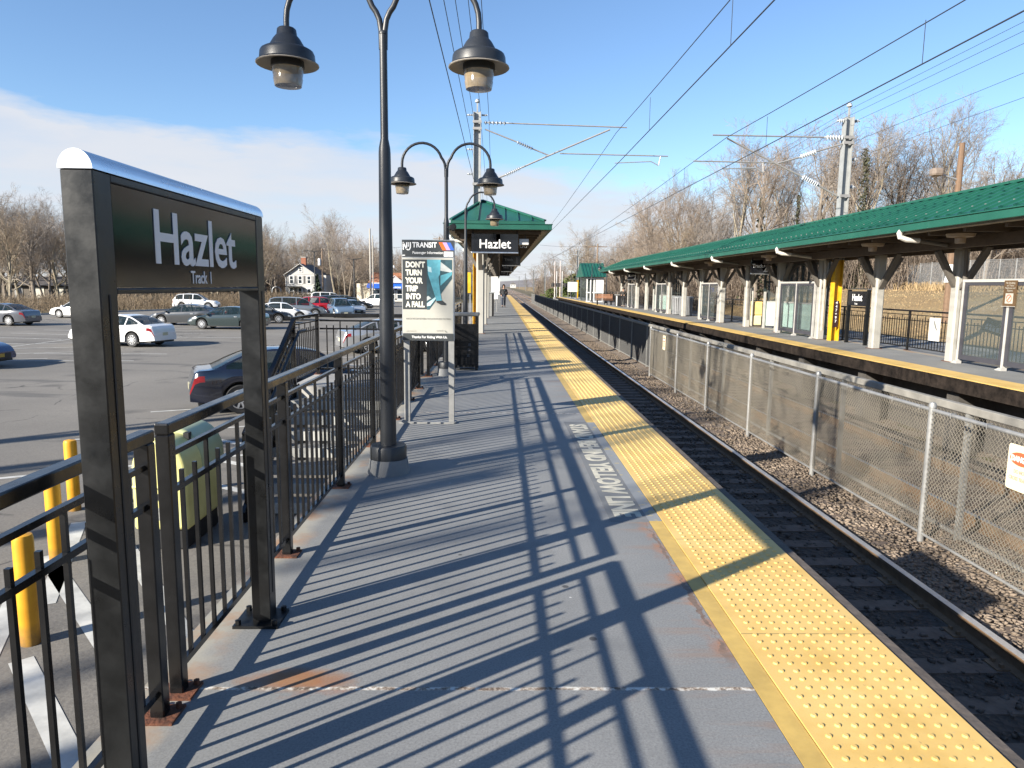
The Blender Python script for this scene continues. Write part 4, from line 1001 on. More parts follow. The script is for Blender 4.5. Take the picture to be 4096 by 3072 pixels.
drum(10.45, 39.9, 'grey ribbed litter bin right of the two behind a cream column')
# ================================================================== fences between the tracks
MESH = M('fence_wire', (0.235, 0.210, 0.168), 0.7, 0.1, var=0.1, vs=3)
MESH2 = M('fence_wire_dark', (0.085, 0.085, 0.085), 0.6, 0.2, var=0.1, vs=3)
def chain_panel(w, h, pitch, r, mat, name='mesh'):
    """woven diamond wire, every wire real"""
    nx = int(w / pitch); nz = int(round(h / pitch)); px_w = w / nx; pzh = h / nz
    V = []; Fc = []; b0 = 0
    zz = np.arange(nz + 1) * pzh
    for i in range(nx):
        for half in (0,):
            off = (((np.arange(nz + 1) + i) % 2) - 0.5) * px_w * 1.06
            yy = np.clip((i + 0.5) * px_w + off, 0, w); xx = ((np.arange(nz + 1) % 2) - 0.5) * r * 1.2
            ring = np.array([(r, 0), (-0.5*r, 0.87*r), (-0.5*r, -0.87*r)])
            for j in range(3): V.append(np.stack([xx + ring[j, 0], yy + ring[j, 1], zz], 1))
            k = nz + 1
            for j in range(3):
                a = b0 + j * k; b = b0 + ((j + 1) % 3) * k; ii = np.arange(nz)
                Fc.append(np.stack([a + ii, b + ii, b + ii + 1, a + ii + 1], 1))
            b0 += 3 * k
    o = np_mesh(name, np.concatenate(V), np.concatenate(Fc), mat)
    return o
FZ0, FZT = -1.40, 0.20
fb = thing('chain_link_fence', 'near chain link fence with bright top rail between the tracks', 'fence', (5.12, 0, FZ0))
ypo = [8.18 + 3.03 * k for k in range(-3, 6)]; ypo[-1] = 23.9
for y in ypo:
    MB().tube([(5.12, y, FZ0 - 0.1), (5.12, y, FZT + 0.03)], 0.038, 12).lathe((5.12, y, FZT + 0.03), [(0.044, -0.03), (0.044, 0.0), (0.03, 0.03), (0.0, 0.038)], 12).build('post', GALVL, fb, smooth=True, ang=50)
MB().tube([(5.12, ypo[0], FZT - 0.03), (5.12, ypo[-1], FZT - 0.03)], 0.024, 10).build('top_rail', GALVL, fb, smooth=True)
MB().tube([(5.12, ypo[0], FZ0 + 0.06), (5.12, ypo[-1], FZ0 + 0.06)], 0.017, 8).build('bottom_rail', GALVL, fb, smooth=True)
ties_ = MB()
for k in range(int((ypo[-1] - ypo[0]) / 0.6)):
    y = ypo[0] + 0.3 + 0.6 * k; ties_.tube([(5.09, y, FZT - 0.06), (5.09, y, FZT - 0.0), (5.15, y, FZT - 0.0)], 0.004, 4)
ties_.build('wire_ties', GALVL, fb)
pan = chain_panel(3.03 - 0.08, FZT - FZ0 - 0.13, 0.0300, 0.0040, MESH); pan.parent = fb
first = True
for p, q in zip(ypo[:-1], ypo[1:]):
    o = pan if first else pan.copy()
    if not first: COL.objects.link(o); o.parent = fb
    first = False
    o.location = (0.0 - 0.02, p + 0.04, 0.085); o.scale = (1, (q - p - 0.08) / (3.03 - 0.08), 1)
fa = thing('chain_link_fence', 'long dark mesh fence with grey capping running down between the tracks', 'fence', (5.52, 0, FZ0))
yq = [2.0 + 3.05 * k for k in range(41)]
FA = M('fence_post_grey', (0.22, 0.22, 0.21), 0.6, 0.2, var=0.2, vs=8)
pst = MB().box(5.49, 5.55, yq[0]-0.03, yq[0]+0.03, FZ0 - 0.1, FZT - 0.06).build('post', FA, fa)
for y in yq[1:]:
    c = pst.copy(); COL.objects.link(c); c.parent = fa; c.location = (0, y - yq[0], 0)
MB().box(5.475, 5.565, yq[0], yq[-1], FZT - 0.0595, FZT + 0.035).build('capping', M('fence_capping', (0.20, 0.19, 0.17), 0.85, var=0.25, vs=5), fa, bevel=0.008)
MB().box(5.50, 5.54, yq[0], yq[-1], FZ0 + 0.05, FZ0 + 0.09).build('bottom_rail', FA, fa)
pan2 = chain_panel(3.05 - 0.07, FZT - FZ0 - 0.16, 0.030, 0.0062, MESH2); pan2.parent = fa
pan3 = chain_panel(3.05 - 0.07, FZT - FZ0 - 0.16, 0.034, 0.0026, MESH); pan3.parent = fa
for k, (p, q) in enumerate(zip(yq[:-1], yq[1:])):
    o = pan3 if k == 0 else pan2 if k == 7 else (pan3 if k < 7 else pan2).copy()
    if k not in (0, 7): COL.objects.link(o); o.parent = fa
    o.location = (0, p + 0.035, 0.09)
def danger(y, w, h, zt_, label):
    r = thing('danger_sign', label, 'sign', (5.07, y, zt_ - h))
    x = 5.072
    pts = []; rr_ = 0.03
    for cy_, cz_, t0 in ((y + w/2 - rr_, zt_ - rr_, 0), (y - w/2 + rr_, zt_ - rr_, PI/2), (y - w/2 + rr_, zt_ - h + rr_, PI), (y + w/2 - rr_, zt_ - h + rr_, 1.5*PI)):
        for i in range(5): t = t0 + PI/2*i/4; pts.append((cy_ + rr_*math.cos(t), cz_ + rr_*math.sin(t)))
    pl = MB().prism(pts, 'x', x - 0.004, x).build('plate', M('danger_cream', (0.70, 0.60, 0.42), 0.45, var=0.06) if 'danger_cream' not in bpy.data.materials else bpy.data.materials['danger_cream'], r)
    el = MB().poly([(x - 0.006, y + w*0.42*math.cos(t), zt_ - h*0.30 + h*0.15*math.sin(t)) for t in [2*PI*i/28 for i in range(28)]])
    el.build('red_oval', bpy.data.materials['sign_red'], pl)
    text('DANGER', h*0.17, (x - 0.0075, y, zt_ - h*0.36), (0,-1,0), (0,0,1), LETTERB, pl, bold=0.002, sx=0.72*w/0.3/(h/0.45))
    for k, wd in enumerate(('DO NOT', 'CROSS TRACKS')): text(wd, h*0.115, (x - 0.0065, y, zt_ - h*(0.62 + 0.155*k)), (0,-1,0), (0,0,1), M('danger_grey', (0.30, 0.27, 0.20), 0.6, var=0) if 'danger_grey' not in bpy.data.materials else bpy.data.materials['danger_grey'], pl, bold=0.001, sx=0.78*w/0.36/(h/0.45))
danger(6.63, 0.36, 0.45, 0.085, 'DANGER do not cross tracks plate on the nearest fence bay')
danger(21.75, 0.34, 0.44, 0.10, 'DANGER plate farther along on the mesh fence')

# ================================================================== overhead line masts
MAST = M('mast_steel', (0.30, 0.31, 0.31), 0.55, 0.2, var=0.14, vs=7)
ARM = M('cantilever_steel', (0.30, 0.29, 0.28), 0.5, 0.4, var=0.15)
def insul(parent, a, b_, n=7, r=0.075):
    a = Vector(a); b_ = Vector(b_); pts = [a]; rs = [0.025]
    for k in range(n):
        t0 = (k + 0.3) / (n + 0.6); 
        for dt, rr_ in ((0.0, 0.028), (0.02, r), (0.045, r * 0.8), (0.06, 0.028)): pts.append(a.lerp(b_, t0 + dt)); rs.append(rr_)
    pts.append(b_); rs.append(0.025)
    return MB().tube(pts, rs, 10).build('insulator', INSUL, parent, smooth=True, ang=30)
def arm_table(pts, x, y, s, zt_):
    t = []
    for px, py in pts: p = at_y(px, py, y); t.append((s * (p.x - x), p.z - zt_))
    return t
ML_Y, MR_Y = 24.6, 21.75
ML_X, ML_Z = at_y(1908, 800, ML_Y).x, at_y(1919, 448, ML_Y).z
MR_X, MR_Z = at_y(3366, 868, MR_Y).x, at_y(3400, 470, MR_Y).z
TAB_L = arm_table(((1936, 490), (2035, 493), (2508, 510), (1940, 517), (2068, 568), (2135, 597), (2196, 622), (1930, 738), (2022, 700), (2085, 671), (2440, 518), (2240, 614), (2672, 625), (2643, 623), (2634, 662), (2604, 646), (2459, 652)), ML_X, ML_Y, 1, ML_Z)
TAB_R = arm_table(((3372, 552), (3296, 549), (2851, 540), (3374, 574), (3265, 606), (3196, 630), (3105, 655), (3350, 785), (3270, 740), (3205, 705), (2908, 553), (3091, 651), (2774, 644), (3052, 652), (3053, 690), (3024, 672), (2887, 675)), MR_X, MR_Y, -1, MR_Z)
def mast(x, y, s, zt_, label, full=True, yellow=2.2, plate=None, tab=TAB_L):
    r = thing('overhead_line_mast', label, 'mast', (x, y, 0))
    w, t = 0.25, 0.02
    def hsec(z0, z1, mat, name):
        # H section: flanges face along the track
        MB().box(x-w/2, x-w/2+t, y-w/2, y+w/2, z0, z1).box(x+w/2-t, x+w/2, y-w/2, y+w/2, z0, z1).box(x-w/2+t+0.001, x+w/2-t-0.001, y-0.01, y+0.01, z0, z1).build(name, mat, r)
    hsec(0.0, yellow, YELLOW, 'painted_foot')
    hsec(yellow + 0.0005, zt_, MAST, 'column')
    MB().box(x-0.025, x+0.025, y-0.025, y+0.025, zt_, zt_ + 0.28).build('finial', MAST, r)
    MB().lathe((x, y, zt_ + 0.28), [(0.03, 0), (0.08, 0.03), (0.08, 0.07), (0.05, 0.09), (0.06, 0.12), (0, 0.14)], 10).build('insulator', INSUL, r, smooth=True)
    if full:
        # the cantilever, drawn from its own joints: (offset from the mast, height above the mast top)
        J = lambda i: Vector((x + s * tab[i][0], y, zt_ + tab[i][1]))
        insul(r, J(0), J(1), 6); MB().tube([J(1), J(2)], 0.022, 8).build('top_tube', ARM, r)
        MB().tube([J(3), J(4)], 0.024, 8).build('stay_tube', ARM, r); insul(r, J(4), J(5), 7); MB().tube([J(5), J(6)], 0.024, 8).build('stay_tube', ARM, r)
        MB().tube([J(7), J(8)], 0.028, 8).build('diagonal_tube', ARM, r); insul(r, J(8), J(9), 8); MB().tube([J(9), J(6), J(10)], 0.028, 8).build('diagonal_tube', ARM, r)
        MB().tube([J(11), J(12)], 0.020, 8).build('lower_tube', ARM, r)
        MB().tube([J(13), J(14)], 0.018, 6).build('drop_bracket', ARM, r)
        MB().tube([J(14), J(15), J(16)], 0.018, 6).build('steady_arm', GALV, r)
        for i in (0, 3, 7): MB().box(x-0.15, x+0.15, y-0.15, y-w/2-0.001, zt_+tab[i][1]-0.04, zt_+tab[i][1]+0.04).build('bracket', ARM, r)
    # side insulators carrying the feeders
    for dz, sd_ in ((0.05, -1), (0.05, 1), (1.15, -s), (1.95, -s)):
        p = Vector((x + sd_ * 0.14, y, zt_ - 0.05 - dz)); insul(r, p, p + Vector((sd_ * 0.20, 0, 0)), 3, 0.06)
    if plate:
        pt = MB().box(x-0.105, x+0.045, y-0.165, y-0.155, 0.42, 1.22).build('number_plate', M('plate_maroon', (0.03, 0.012, 0.012), 0.5, var=0.1), r)
        for k, ch in enumerate(plate): text(ch, 0.115, (x-0.030, y-0.166, 1.125 - 0.112*k), (1,0,0), (0,0,1), LETTERB, pt, bold=0.001)
    return r
ML = mast(ML_X, ML_Y, 1, ML_Z, 'near steel mast with cantilever arms rising behind the near canopy roof', yellow=3.0, tab=TAB_L)
MR = mast(MR_X, MR_Y, -1, MR_Z, 'steel mast with yellow foot standing on the far platform', yellow=2.45, plate='447+97', tab=TAB_R)
mast(10.25, 95.0, -1, at_y(2306, 1000, 95.0).z, 'far slender mast with yellow foot at the end of the far platform', yellow=2.4, tab=TAB_R)
for k, (yy, xx) in enumerate(((150.0, 9.4), (196.0, 9.2), (255.0, 9.0), (330.0, 8.8))):
    mast(xx, yy, -1, 5.9, ('first', 'second', 'third', 'fourth')[k] + ' of the thin distant masts along the tracks past the platform end', full=(k < 3), yellow=0.02)
for k, yy in enumerate((165.0, 235.0)):
    mast(-2.6, yy, 1, 5.8, ('nearer', 'farther')[k] + ' distant mast left of the tracks beyond the near canopy', full=False, yellow=0.02)

# --- wires: each one its own object, slightly sagging between supports
def wire(label, pts, r=0.009, group='overhead wires', name='overhead_wire'):
    o = MB().tube(pts, r, 5, cap=False).build(name, WIRE)
    return tag(o, label, 'wire', group)
def run(x0, z0, y0, x1, z1, y1, sag, n=14): 
    return [(x0 + (x1-x0)*i/n, y0 + (y1-y0)*i/n, z0 + (z1-z0)*i/n - 4*sag*(i/n)*(1-i/n)) for i in range(n + 1)]
cw = at_y(2461, 664, 24.6); ms = at_y(2466, 530, 24.6)
wire('contact wire above the near track, lower and thicker of the pair', run(cw.x - 0.05, cw.z, -30, cw.x, cw.z, 24.6, 0.0) + run(cw.x, cw.z, 24.6, 3.3, cw.z, 150, 0.0)[1:], 0.012)
t_ = at_x(2895, 0, cw.x - 0.05)
wire('messenger wire above the near track, upper of the pair', run(ms.x, ms.z - 0.2, -30, ms.x, ms.z, 24.6, 0.35) + run(ms.x, ms.z, 24.6, 3.3, ms.z, 150, 0.9)[1:], 0.010)
c2_ = at_y(2887, 676, 21.75); m2_ = at_y(2905, 551, 21.75)
wire('contact wire above the far track, lower and thicker of the pair', run(c2_.x + 0.05, c2_.z, -30, c2_.x, c2_.z, 21.75, 0.0) + run(c2_.x, c2_.z, 21.75, 6.5, c2_.z, 150, 0.0)[1:], 0.012)
wire('messenger wire above the far track, upper of the pair', run(m2_.x + 0.05, m2_.z - 0.1, -30, m2_.x, m2_.z, 21.75, 0.35) + run(m2_.x, m2_.z, 21.75, 6.5, m2_.z, 150, 0.9)[1:], 0.010)
for k, (x, z0, z1, y) in enumerate(((ms.x - 0.03, cw.z, ms.z - 0.28, 19.0), (ms.x - 0.02, cw.z, ms.z - 0.33, 12.5), (c2_.x, c2_.z, m2_.z - 0.2, 18.2), (c2_.x, c2_.z, m2_.z - 0.25, 11.6), (m2_.x, c2_.z, m2_.z - 0.1, 26.5))):
    wire(('dropper between the two near track wires closest to the mast arms', 'dropper between the two near track wires nearer the camera', 'dropper between the far track wires just before the mast', 'dropper hanging to the far track contact wire near the right edge', 'dropper on the far track wires beyond the mast')[k], [(x, y, z0), (x, y, z1)], 0.006, 'droppers of the overhead wires', 'dropper_wire')
for k, (px, py) in enumerate(((1895, 718), (1880, 533), (1892, 453), (1919, 415), (1955, 455))):
    p = at_y(px, py, 24.6); wire(('lowest', 'second lowest', 'middle', 'topmost', 'rightmost')[k] + ' feeder wire on the near mast behind the lamp post', run(p.x, p.z, -30, p.x, p.z, 24.6, 0.0) + run(p.x, p.z, 24.6, p.x - 1.0, p.z - 0.4, 165, 0.8)[1:], 0.008, 'feeder wires of the near mast')
for k, (px, py) in enumerate(((3366, 478), (3404, 435), (3426, 483), (3429, 562), (3423, 631))):
    p = at_y(px, py, 21.75); wire(('leftmost', 'topmost', 'middle', 'fourth', 'lowest')[k] + ' pale feeder wire on the far mast above the green canopy', run(p.x, p.z, -30, p.x, p.z, 21.75, 0.0) + run(p.x, p.z, 21.75, p.x, p.z - 0.4, 95, 0.7)[1:], 0.005, 'feeder wires of the far mast')
# ================================================================== cars
def lerp_table(tab, x):
    if x <= tab[0][0]: return tab[0][1]
    for (a, va), (b_, vb) in zip(tab[:-1], tab[1:]):
        if x <= b_: 
            t = (x - a) / (b_ - a) if b_ > a else 0; t2 = t * t * (3 - 2 * t) * 0.35 + t * 0.65
            return va + (vb - va) * t2
    return tab[-1][1]
STY = {
 # L, W, wheelbase, wheel radius, front axle x, belt profile, roof profile, glass spans
 'sedan': dict(L=4.85, W=1.84, wb=2.78, wr=0.335,
   belt=[(-2.42,0.62),(-2.38,0.88),(-2.25,0.98),(-1.6,1.02),(-0.9,0.98),(0.3,0.93),(0.95,0.90),(1.3,0.87),(1.9,0.80),(2.25,0.70),(2.40,0.58),(2.43,0.50)],
   roof=[(-1.95,0),(-1.0,0.395),(-0.55,0.47),(-0.1,0.49),(0.25,0.48),(0.5,0.44),(1.35,0)],
   side=[(-1.62,-0.98),(-0.92,-0.02),(0.06,1.02)], wind=(0.50,1.33), back=(-1.92,-0.98), rear_flat=False),
 'suv': dict(L=4.75, W=1.88, wb=2.75, wr=0.36,
   belt=[(-2.37,0.62),(-2.34,0.95),(-2.28,1.06),(-1.6,1.08),(-0.6,1.06),(0.5,1.03),(0.95,1.01),(1.4,0.98),(1.95,0.92),(2.22,0.82),(2.35,0.64),(2.38,0.55)],
   roof=[(-2.26,0),(-1.95,0.46),(-1.6,0.56),(-0.8,0.62),(0.0,0.62),(0.3,0.58),(1.22,0)],
   side=[(-2.02,-1.22),(-1.14,-0.22),(-0.14,0.92)], wind=(0.34,1.20), back=(-2.25,-1.97), rear_flat=True),
 'van': dict(L=5.1, W=1.98, wb=3.0, wr=0.35,
   belt=[(-2.55,0.55),(-2.53,0.95),(-2.5,1.08),(-1.6,1.10),(0.5,1.03),(1.3,0.98),(1.75,0.93),(2.3,0.78),(2.5,0.62),(2.55,0.5)],
   roof=[(-2.5,0),(-2.28,0.50),(-1.9,0.62),(-0.8,0.66),(0.2,0.66),(0.55,0.60),(1.65,0)],
   side=[(-2.25,-1.30),(-1.22,-0.10),(-0.02,1.05)], wind=(0.60,1.62), back=(-2.48,-2.30), rear_flat=True),
}
_wheel_cache = {}
def wheel_meshes(r, spokes=10):
    key = (r, spokes)
    if key in _wheel_cache: return _wheel_cache[key]
    w = 0.21
    t = MB()
    prof = [(r*0.66, -w/2+0.01), (r*0.93, -w/2), (r*0.99, -w/2+0.03), (r, -w/2+0.06), (r, w/2-0.06), (r*0.99, w/2-0.03), (r*0.93, w/2), (r*0.66, w/2-0.01)]
    n = 28
    vs = [(p*math.cos(2*PI*j/n), y, p*math.sin(2*PI*j/n)) for p, y in prof for j in range(n)]
    t.add(vs, [(i*n+j, (i+1)*n+j, (i+1)*n+(j+1)%n, i*n+(j+1)%n) for i in range(len(prof)-1) for j in range(n)])
    tyre = t.build('wheel', TYRE, smooth=True, ang=40)
    m = MB()
    for pr_, y0_, y1_ in (((0.60, 0.665), -w/2-0.001, -w/2+0.02),):
        vs = [(r*p*math.cos(2*PI*j/n), y, r*p*math.sin(2*PI*j/n)) for p, y in ((0.665, y0_+0.012), (0.64, y0_), (0.60, y0_), (0.57, y1_+0.03)) for j in range(n)]
        m.add(vs, [(i*n+j, (i+1)*n+j, (i+1)*n+(j+1)%n, i*n+(j+1)%n) for i in range(3) for j in range(n)])
    for k in range(spokes):
        a = 2*PI*k/spokes; d = Vector((math.cos(a), 0, math.sin(a)))
        m.bar(d*r*0.10 + Vector((0, -w/2+0.004, 0)), d*r*0.615 + Vector((0, -w/2+0.006, 0)), 0.022, r*0.125, up=(-math.sin(a), 0, math.cos(a)))
    vs = [(r*0.14*math.cos(2*PI*j/14), -w/2-0.008, r*0.14*math.sin(2*PI*j/14)) for j in range(14)]; m.add(vs, [tuple(range(14))])
    rim = m.build('rim', RIM)
    dk = MB(); dk.add([(r*0.655*math.cos(2*PI*j/n), -w/2+0.05, r*0.655*math.sin(2*PI*j/n)) for j in range(n)], [tuple(range(n))])
    disc = dk.build('brake_disc', TRIM)
    res = (tyre.data, rim.data, disc.data)
    for o in (tyre, rim, disc): bpy.data.objects.remove(o)
    _wheel_cache[key] = res; return res
def car(label, style, paint, x, y, heading, z=None, group='cars parked in the lot', name='parked_car', cat='car', spokes=10, plate_y=False, rough=0.22, metal=0.0, kz=1.0, kl=1.0):
    S = STY[style]; L, Wd = S['L'] * kl, S['W']
    pm = M('car_paint', paint, rough, metal, var=0.03, vs=2, coat=1.0)
    r = thing(name, label, cat, (0, 0, 0), group)
    fx, rx = S['wb']/2 + 0.04, -S['wb']/2 + 0.04
    wr = S['wr']; arch = wr + 0.065
    xs_ = sorted(set([round(-L/2/kl + L/kl*i/44, 3) for i in range(45)] + [fx + arch*math.cos(t) for t in [PI*i/8 for i in range(9)]] + [rx + arch*math.cos(t) for t in [PI*i/8 for i in range(9)]]
                     + [v for q in S['side'] for v in q] + list(S['wind']) + list(S['back'])))
    xs_ = [v for v in xs_ if -L/2/kl <= v <= L/2/kl]
    x2 = [xs_[0]]
    for v in xs_[1:]:
        if v - x2[-1] > 0.012: x2.append(v)
    xs_ = x2
    rows = []
    for xx in xs_:
        zb_ = lerp_table(S['belt'], xx) * kz; gh = lerp_table(S['roof'], xx) * kz if S['roof'][0][0] < xx < S['roof'][-1][0] else 0.0
        t = abs(xx) / (L/2/kl); w = Wd/2 * (1 - 0.20 * t**5 - 0.03 * t**2)
        zl = 0.22 + 0.07 * t**4
        for ax in (fx, rx):
            d = abs(xx - ax)
            if d < arch: zl = max(zl, wr + math.sqrt(max(0, arch*arch - d*d)) * 0.98)
        zl = min(zl, zb_ - 0.10)
        zm = max(zl + 0.03, zl + (zb_ - zl) * 0.5); k = min(1.0, gh / 0.42)
        wg = w * 0.90; wt = wg - k * 0.20 * Wd/2 * 1.25
        rows.append([(0, zl + 0.02), (w*0.90, zl + 0.005), (w*0.975, zl + 0.02), (w, zm), (w*0.998, max(zm + 0.01, zb_ - 0.235)), (w*0.985, max(zm + 0.02, zb_ - 0.10)), (w*0.945, zb_ - 0.015), (wg, zb_ + 0.008),
                     (wt, zb_ + 0.012 + max(gh - 0.055, 0.0)), (wt - 0.05, zb_ + 0.016 + max(gh - 0.018, 0.0)), (wt*0.55, zb_ + 0.022 + gh), (0, zb_ + 0.026 + gh)])
    npnt = len(rows[0])
    def vid(i, j, s): return (xs_[i] * kl, s * rows[i][j][0], rows[i][j][1])
    body, win = MB(), {'windscreen': MB(), 'rear_window': MB(), 'side_window': []}
    sidep = {}; lights = {}
    for s in (1, -1):
        for i in range(len(xs_) - 1):
            xm = (xs_[i] + xs_[i+1]) / 2
            for j in range(npnt - 1):
                q = [vid(i, j, s), vid(i+1, j, s), vid(i+1, j+1, s), vid(i, j+1, s)]
                if s < 0: q.reverse()
                tgt = body
                if j in (4,) and -L/2/kl + (0.03 if not S['rear_flat'] else 0.02) < xm < -L/2/kl + (0.36 if not S['rear_flat'] else 0.17): tgt = lights.setdefault(('tail_light', s), MB())
                if j in (4,) and xm > L/2/kl - 0.36 and xm < L/2/kl - 0.06 and rows[i][j+1][1] - rows[i][j][1] < 0.3: tgt = lights.setdefault(('headlight', s), MB())
                if j in (7,):
                    for n_, (a, b_) in enumerate(S['side']):
                        if a <= xm <= b_ and lerp_table(S['roof'], xm) > 0.10: tgt = sidep.setdefault((s, n_), MB())
                if j in (9, 10) and S['wind'][0] < xm < S['wind'][1]: tgt = win['windscreen']
                if j in (9, 10) and S['back'][0] < xm < S['back'][1]: tgt = win['rear_window']
                tgt.add(q, [(0, 1, 2, 3)])
    for i in (0, len(xs_) - 1):
        for j in range(npnt - 1):
            for u0, u1 in ((1.0, 0.52), (0.52, -0.52), (-0.52, -1.0)):
                q = [(xs_[i] * kl, rows[i][j][0] * u0, rows[i][j][1]), (xs_[i] * kl, rows[i][j+1][0] * u0, rows[i][j+1][1]), (xs_[i] * kl, rows[i][j+1][0] * u1, rows[i][j+1][1]), (xs_[i] * kl, rows[i][j][0] * u1, rows[i][j][1])]
                if i == 0: q.reverse()
                tgt = body
                if abs(u0) > 0.9 or abs(u1) > 0.9:
                    pass
                tgt.add(q, [(0, 1, 2, 3)])
    bo = body.build('body', pm, r)
    # weld so the shading runs smoothly over the panels
    import bmesh
    bm = bmesh.new(); bm.from_mesh(bo.data); bmesh.ops.remove_doubles(bm, verts=bm.verts, dist=0.0008); bmesh.ops.recalc_face_normals(bm, faces=bm.faces)
    bm.to_mesh(bo.data); bm.free()
    bo.data.polygons.foreach_set('use_smooth', [True] * len(bo.data.polygons)); bo.data.set_sharp_from_angle(angle=rad(32))
    def glass(mb, nm):
        o = mb.build(nm, CARGLASS, r)
        bm = bmesh.new(); bm.from_mesh(o.data); bmesh.ops.remove_doubles(bm, verts=bm.verts, dist=0.0008); bm.to_mesh(o.data); bm.free()
        o.data.polygons.foreach_set('use_smooth', [True] * len(o.data.polygons))
    glass(win['windscreen'], 'windscreen'); glass(win['rear_window'], 'rear_window')
    for k_ in sidep: glass(sidep[k_], 'side_window')
    for (nm_, s_), mb_ in lights.items():
        lo = mb_.build(nm_, REDL if nm_ == 'tail_light' else HEADL, r); lo.data.polygons.foreach_set('use_smooth', [True] * len(lo.data.polygons))
    for xs0, hh in ((0.28, 1.02), (-0.72, 0.98)):
        for s in (-0.38, 0.38):
            MB().box(xs0-0.10, xs0+0.04, s-0.24, s+0.24, 0.5, hh*kz).box(xs0-0.09, xs0-0.01, s-0.12, s+0.12, hh*kz+0.001, (hh+0.17)*kz).build('seat', SEATM, r, bevel=0.03)
    MB().box(-L/2*0.93, L/2*0.93, -Wd/2*0.80, Wd/2*0.80, 0.20, 0.5).build('underbody', TRIM, r)
    ty, rm, dc = wheel_meshes(wr, spokes)
    for ax in (fx * kl, rx * kl):
        for s in (-1, 1):
            ar = MB(); n = 14
            ar.add([(ax + (arch-0.003)*math.cos(PI*j/n), s*yy, wr + (arch-0.003)*math.sin(PI*j/n)*0.98) for yy in (Wd/2*0.955, Wd/2*0.5) for j in range(n+1)], [(j, j+1, n+2+j, n+1+j) for j in range(n)])
            ar.add([(ax + arch*math.cos(PI*j/n), s*Wd/2*0.5, wr + arch*math.sin(PI*j/n)) for j in range(n+1)], [tuple(range(n+1))])
            ar.build('wheel_arch', TRIM, r)
            wo = bpy.data.objects.new('wheel', ty); COL.objects.link(wo); wo.parent = r
            wo.location = (ax, s * (Wd/2 - 0.135), wr)
            if s > 0: wo.rotation_euler = (0, 0, PI)
            for nm, dd in (('rim', rm), ('brake_disc', dc)):
                q = bpy.data.objects.new(nm, dd); COL.objects.link(q); q.parent = wo
    e = L/2
    zr = lerp_table(S['belt'], -L/2/kl + 0.12) * kz; zf = lerp_table(S['belt'], L/2/kl - 0.25) * kz
    for s in (-1, 1):
        xm = S['wind'][1] * kl - 0.32
        MB().prism([(xm-0.07, 0.0), (xm+0.08, 0.02), (xm+0.05, 0.15), (xm-0.06, 0.14)], 'y', s*(Wd/2*0.94), s*(Wd/2+0.14)).build('door_mirror', pm, r, bevel=0.02).location.z = lerp_table(S['belt'], xm / kl) * kz - 0.01
        for xa in (S['side'][0][1] - 0.02, S['side'][1][1] - 0.02, S['side'][2][1]):
            pass
        MB().box(S['side'][1][0]*kl+0.06, S['side'][1][0]*kl+0.26, min(s*Wd/2*0.985, s*(Wd/2*0.985+0.02)), max(s*Wd/2*0.985, s*(Wd/2*0.985+0.02)), 0.80*kz, 0.83*kz).build('door_handle', RIM, r)
    MB().box(e-0.06, e+0.002, -Wd*0.26, Wd*0.26, 0.30, 0.50).build('grille', TRIM, r, bevel=0.01)
    MB().box(-e-0.008, -e+0.02, -0.16, 0.16, 0.52, 0.66).build('number_plate', PLATE, r)
    MB().box(e+0.003, e+0.012, -0.16, 0.16, 0.36, 0.48).build('number_plate', PLATEY if plate_y else PLATE, r)
    MB().box(-e*0.72, e*0.72, -Wd/2*0.965, Wd/2*0.965, 0.19, 0.235).build('sill', TRIM, r)
    r.location = (x, y, LOT if z is None else z); r.rotation_euler = (0, 0, rad(heading))
    return r
SEATM = M('seat_cloth', (0.06, 0.058, 0.055), 0.9, var=0.1)
BLK = (0.010, 0.011, 0.014); WHT = (0.74, 0.74, 0.74); SIL = (0.42, 0.43, 0.45); GRYC = (0.075, 0.08, 0.095)
NAVY = (0.012, 0.022, 0.05); DGRN = (0.018, 0.030, 0.032); BLUEG = (0.10, 0.15, 0.22)
def by_axle(px, py, style, heading, which, side):
    """car origin from the pixel where one wheel meets the asphalt"""
    S = STY[style]; p = at_z(px, py, LOT); h = rad(heading); d = Vector((math.cos(h), math.sin(h), 0)); n = Vector((-math.sin(h), math.cos(h), 0))
    ax = (S['wb']/2 + 0.04) * (1 if which == 'f' else -1)
    return p - d * ax - n * (side * (S['W']/2 - 0.06))
def put(label, style, paint, px, py, heading, which, side, **k):
    p = by_axle(px, py, style, heading, which, side); return car(label, style, paint, p.x, p.y, heading, **k)
put('shiny black sedan with red tail light nearest the stairs', 'sedan', (0.008, 0.010, 0.020), 942, 1656, 25, 'r', -1, kl=0.97)
put('silver sedan parked right behind the stair railing', 'sedan', SIL, 1470, 1416, 26, 'r', -1, metal=0.6)
put('white sedan alone in the middle of the lot with its tail to the platform', 'sedan', WHT, 536, 1389, 164, 'r', 1)
car('blue car with yellow front plate cut off by the left edge', 'sedan', (0.012, 0.035, 0.11), *(lambda q: (q.x - 3.3, q.y + 0.6))(at_z(78, 1478, LOT)), -4, plate_y=True)
put('grey sedan seen from behind near the left edge of the lot', 'sedan', GRYC, 40, 1304, 172, 'r', 1)
put('white car behind the name sign post at the lot edge', 'sedan', WHT, 237, 1272, 170, 'f', 1)
put('white tall wagon alone along the far kerb', 'suv', WHT, 833, 1237, 8, 'f', -1)
put('dark grey sedan left of the dark green one beneath the name sign', 'sedan', (0.035, 0.038, 0.042), 646, 1301, 176, 'f', 1)
put('dark green sedan framed by the legs of the name sign', 'sedan', DGRN, 808, 1317, 178, 'f', 1)
put('black sedan beside the right leg of the name sign', 'sedan', BLK, 1115, 1294, 14, 'f', -1)
put('white sedan between the black sedan and the red one', 'sedan', WHT, 1200, 1283, 16, 'f', -1)
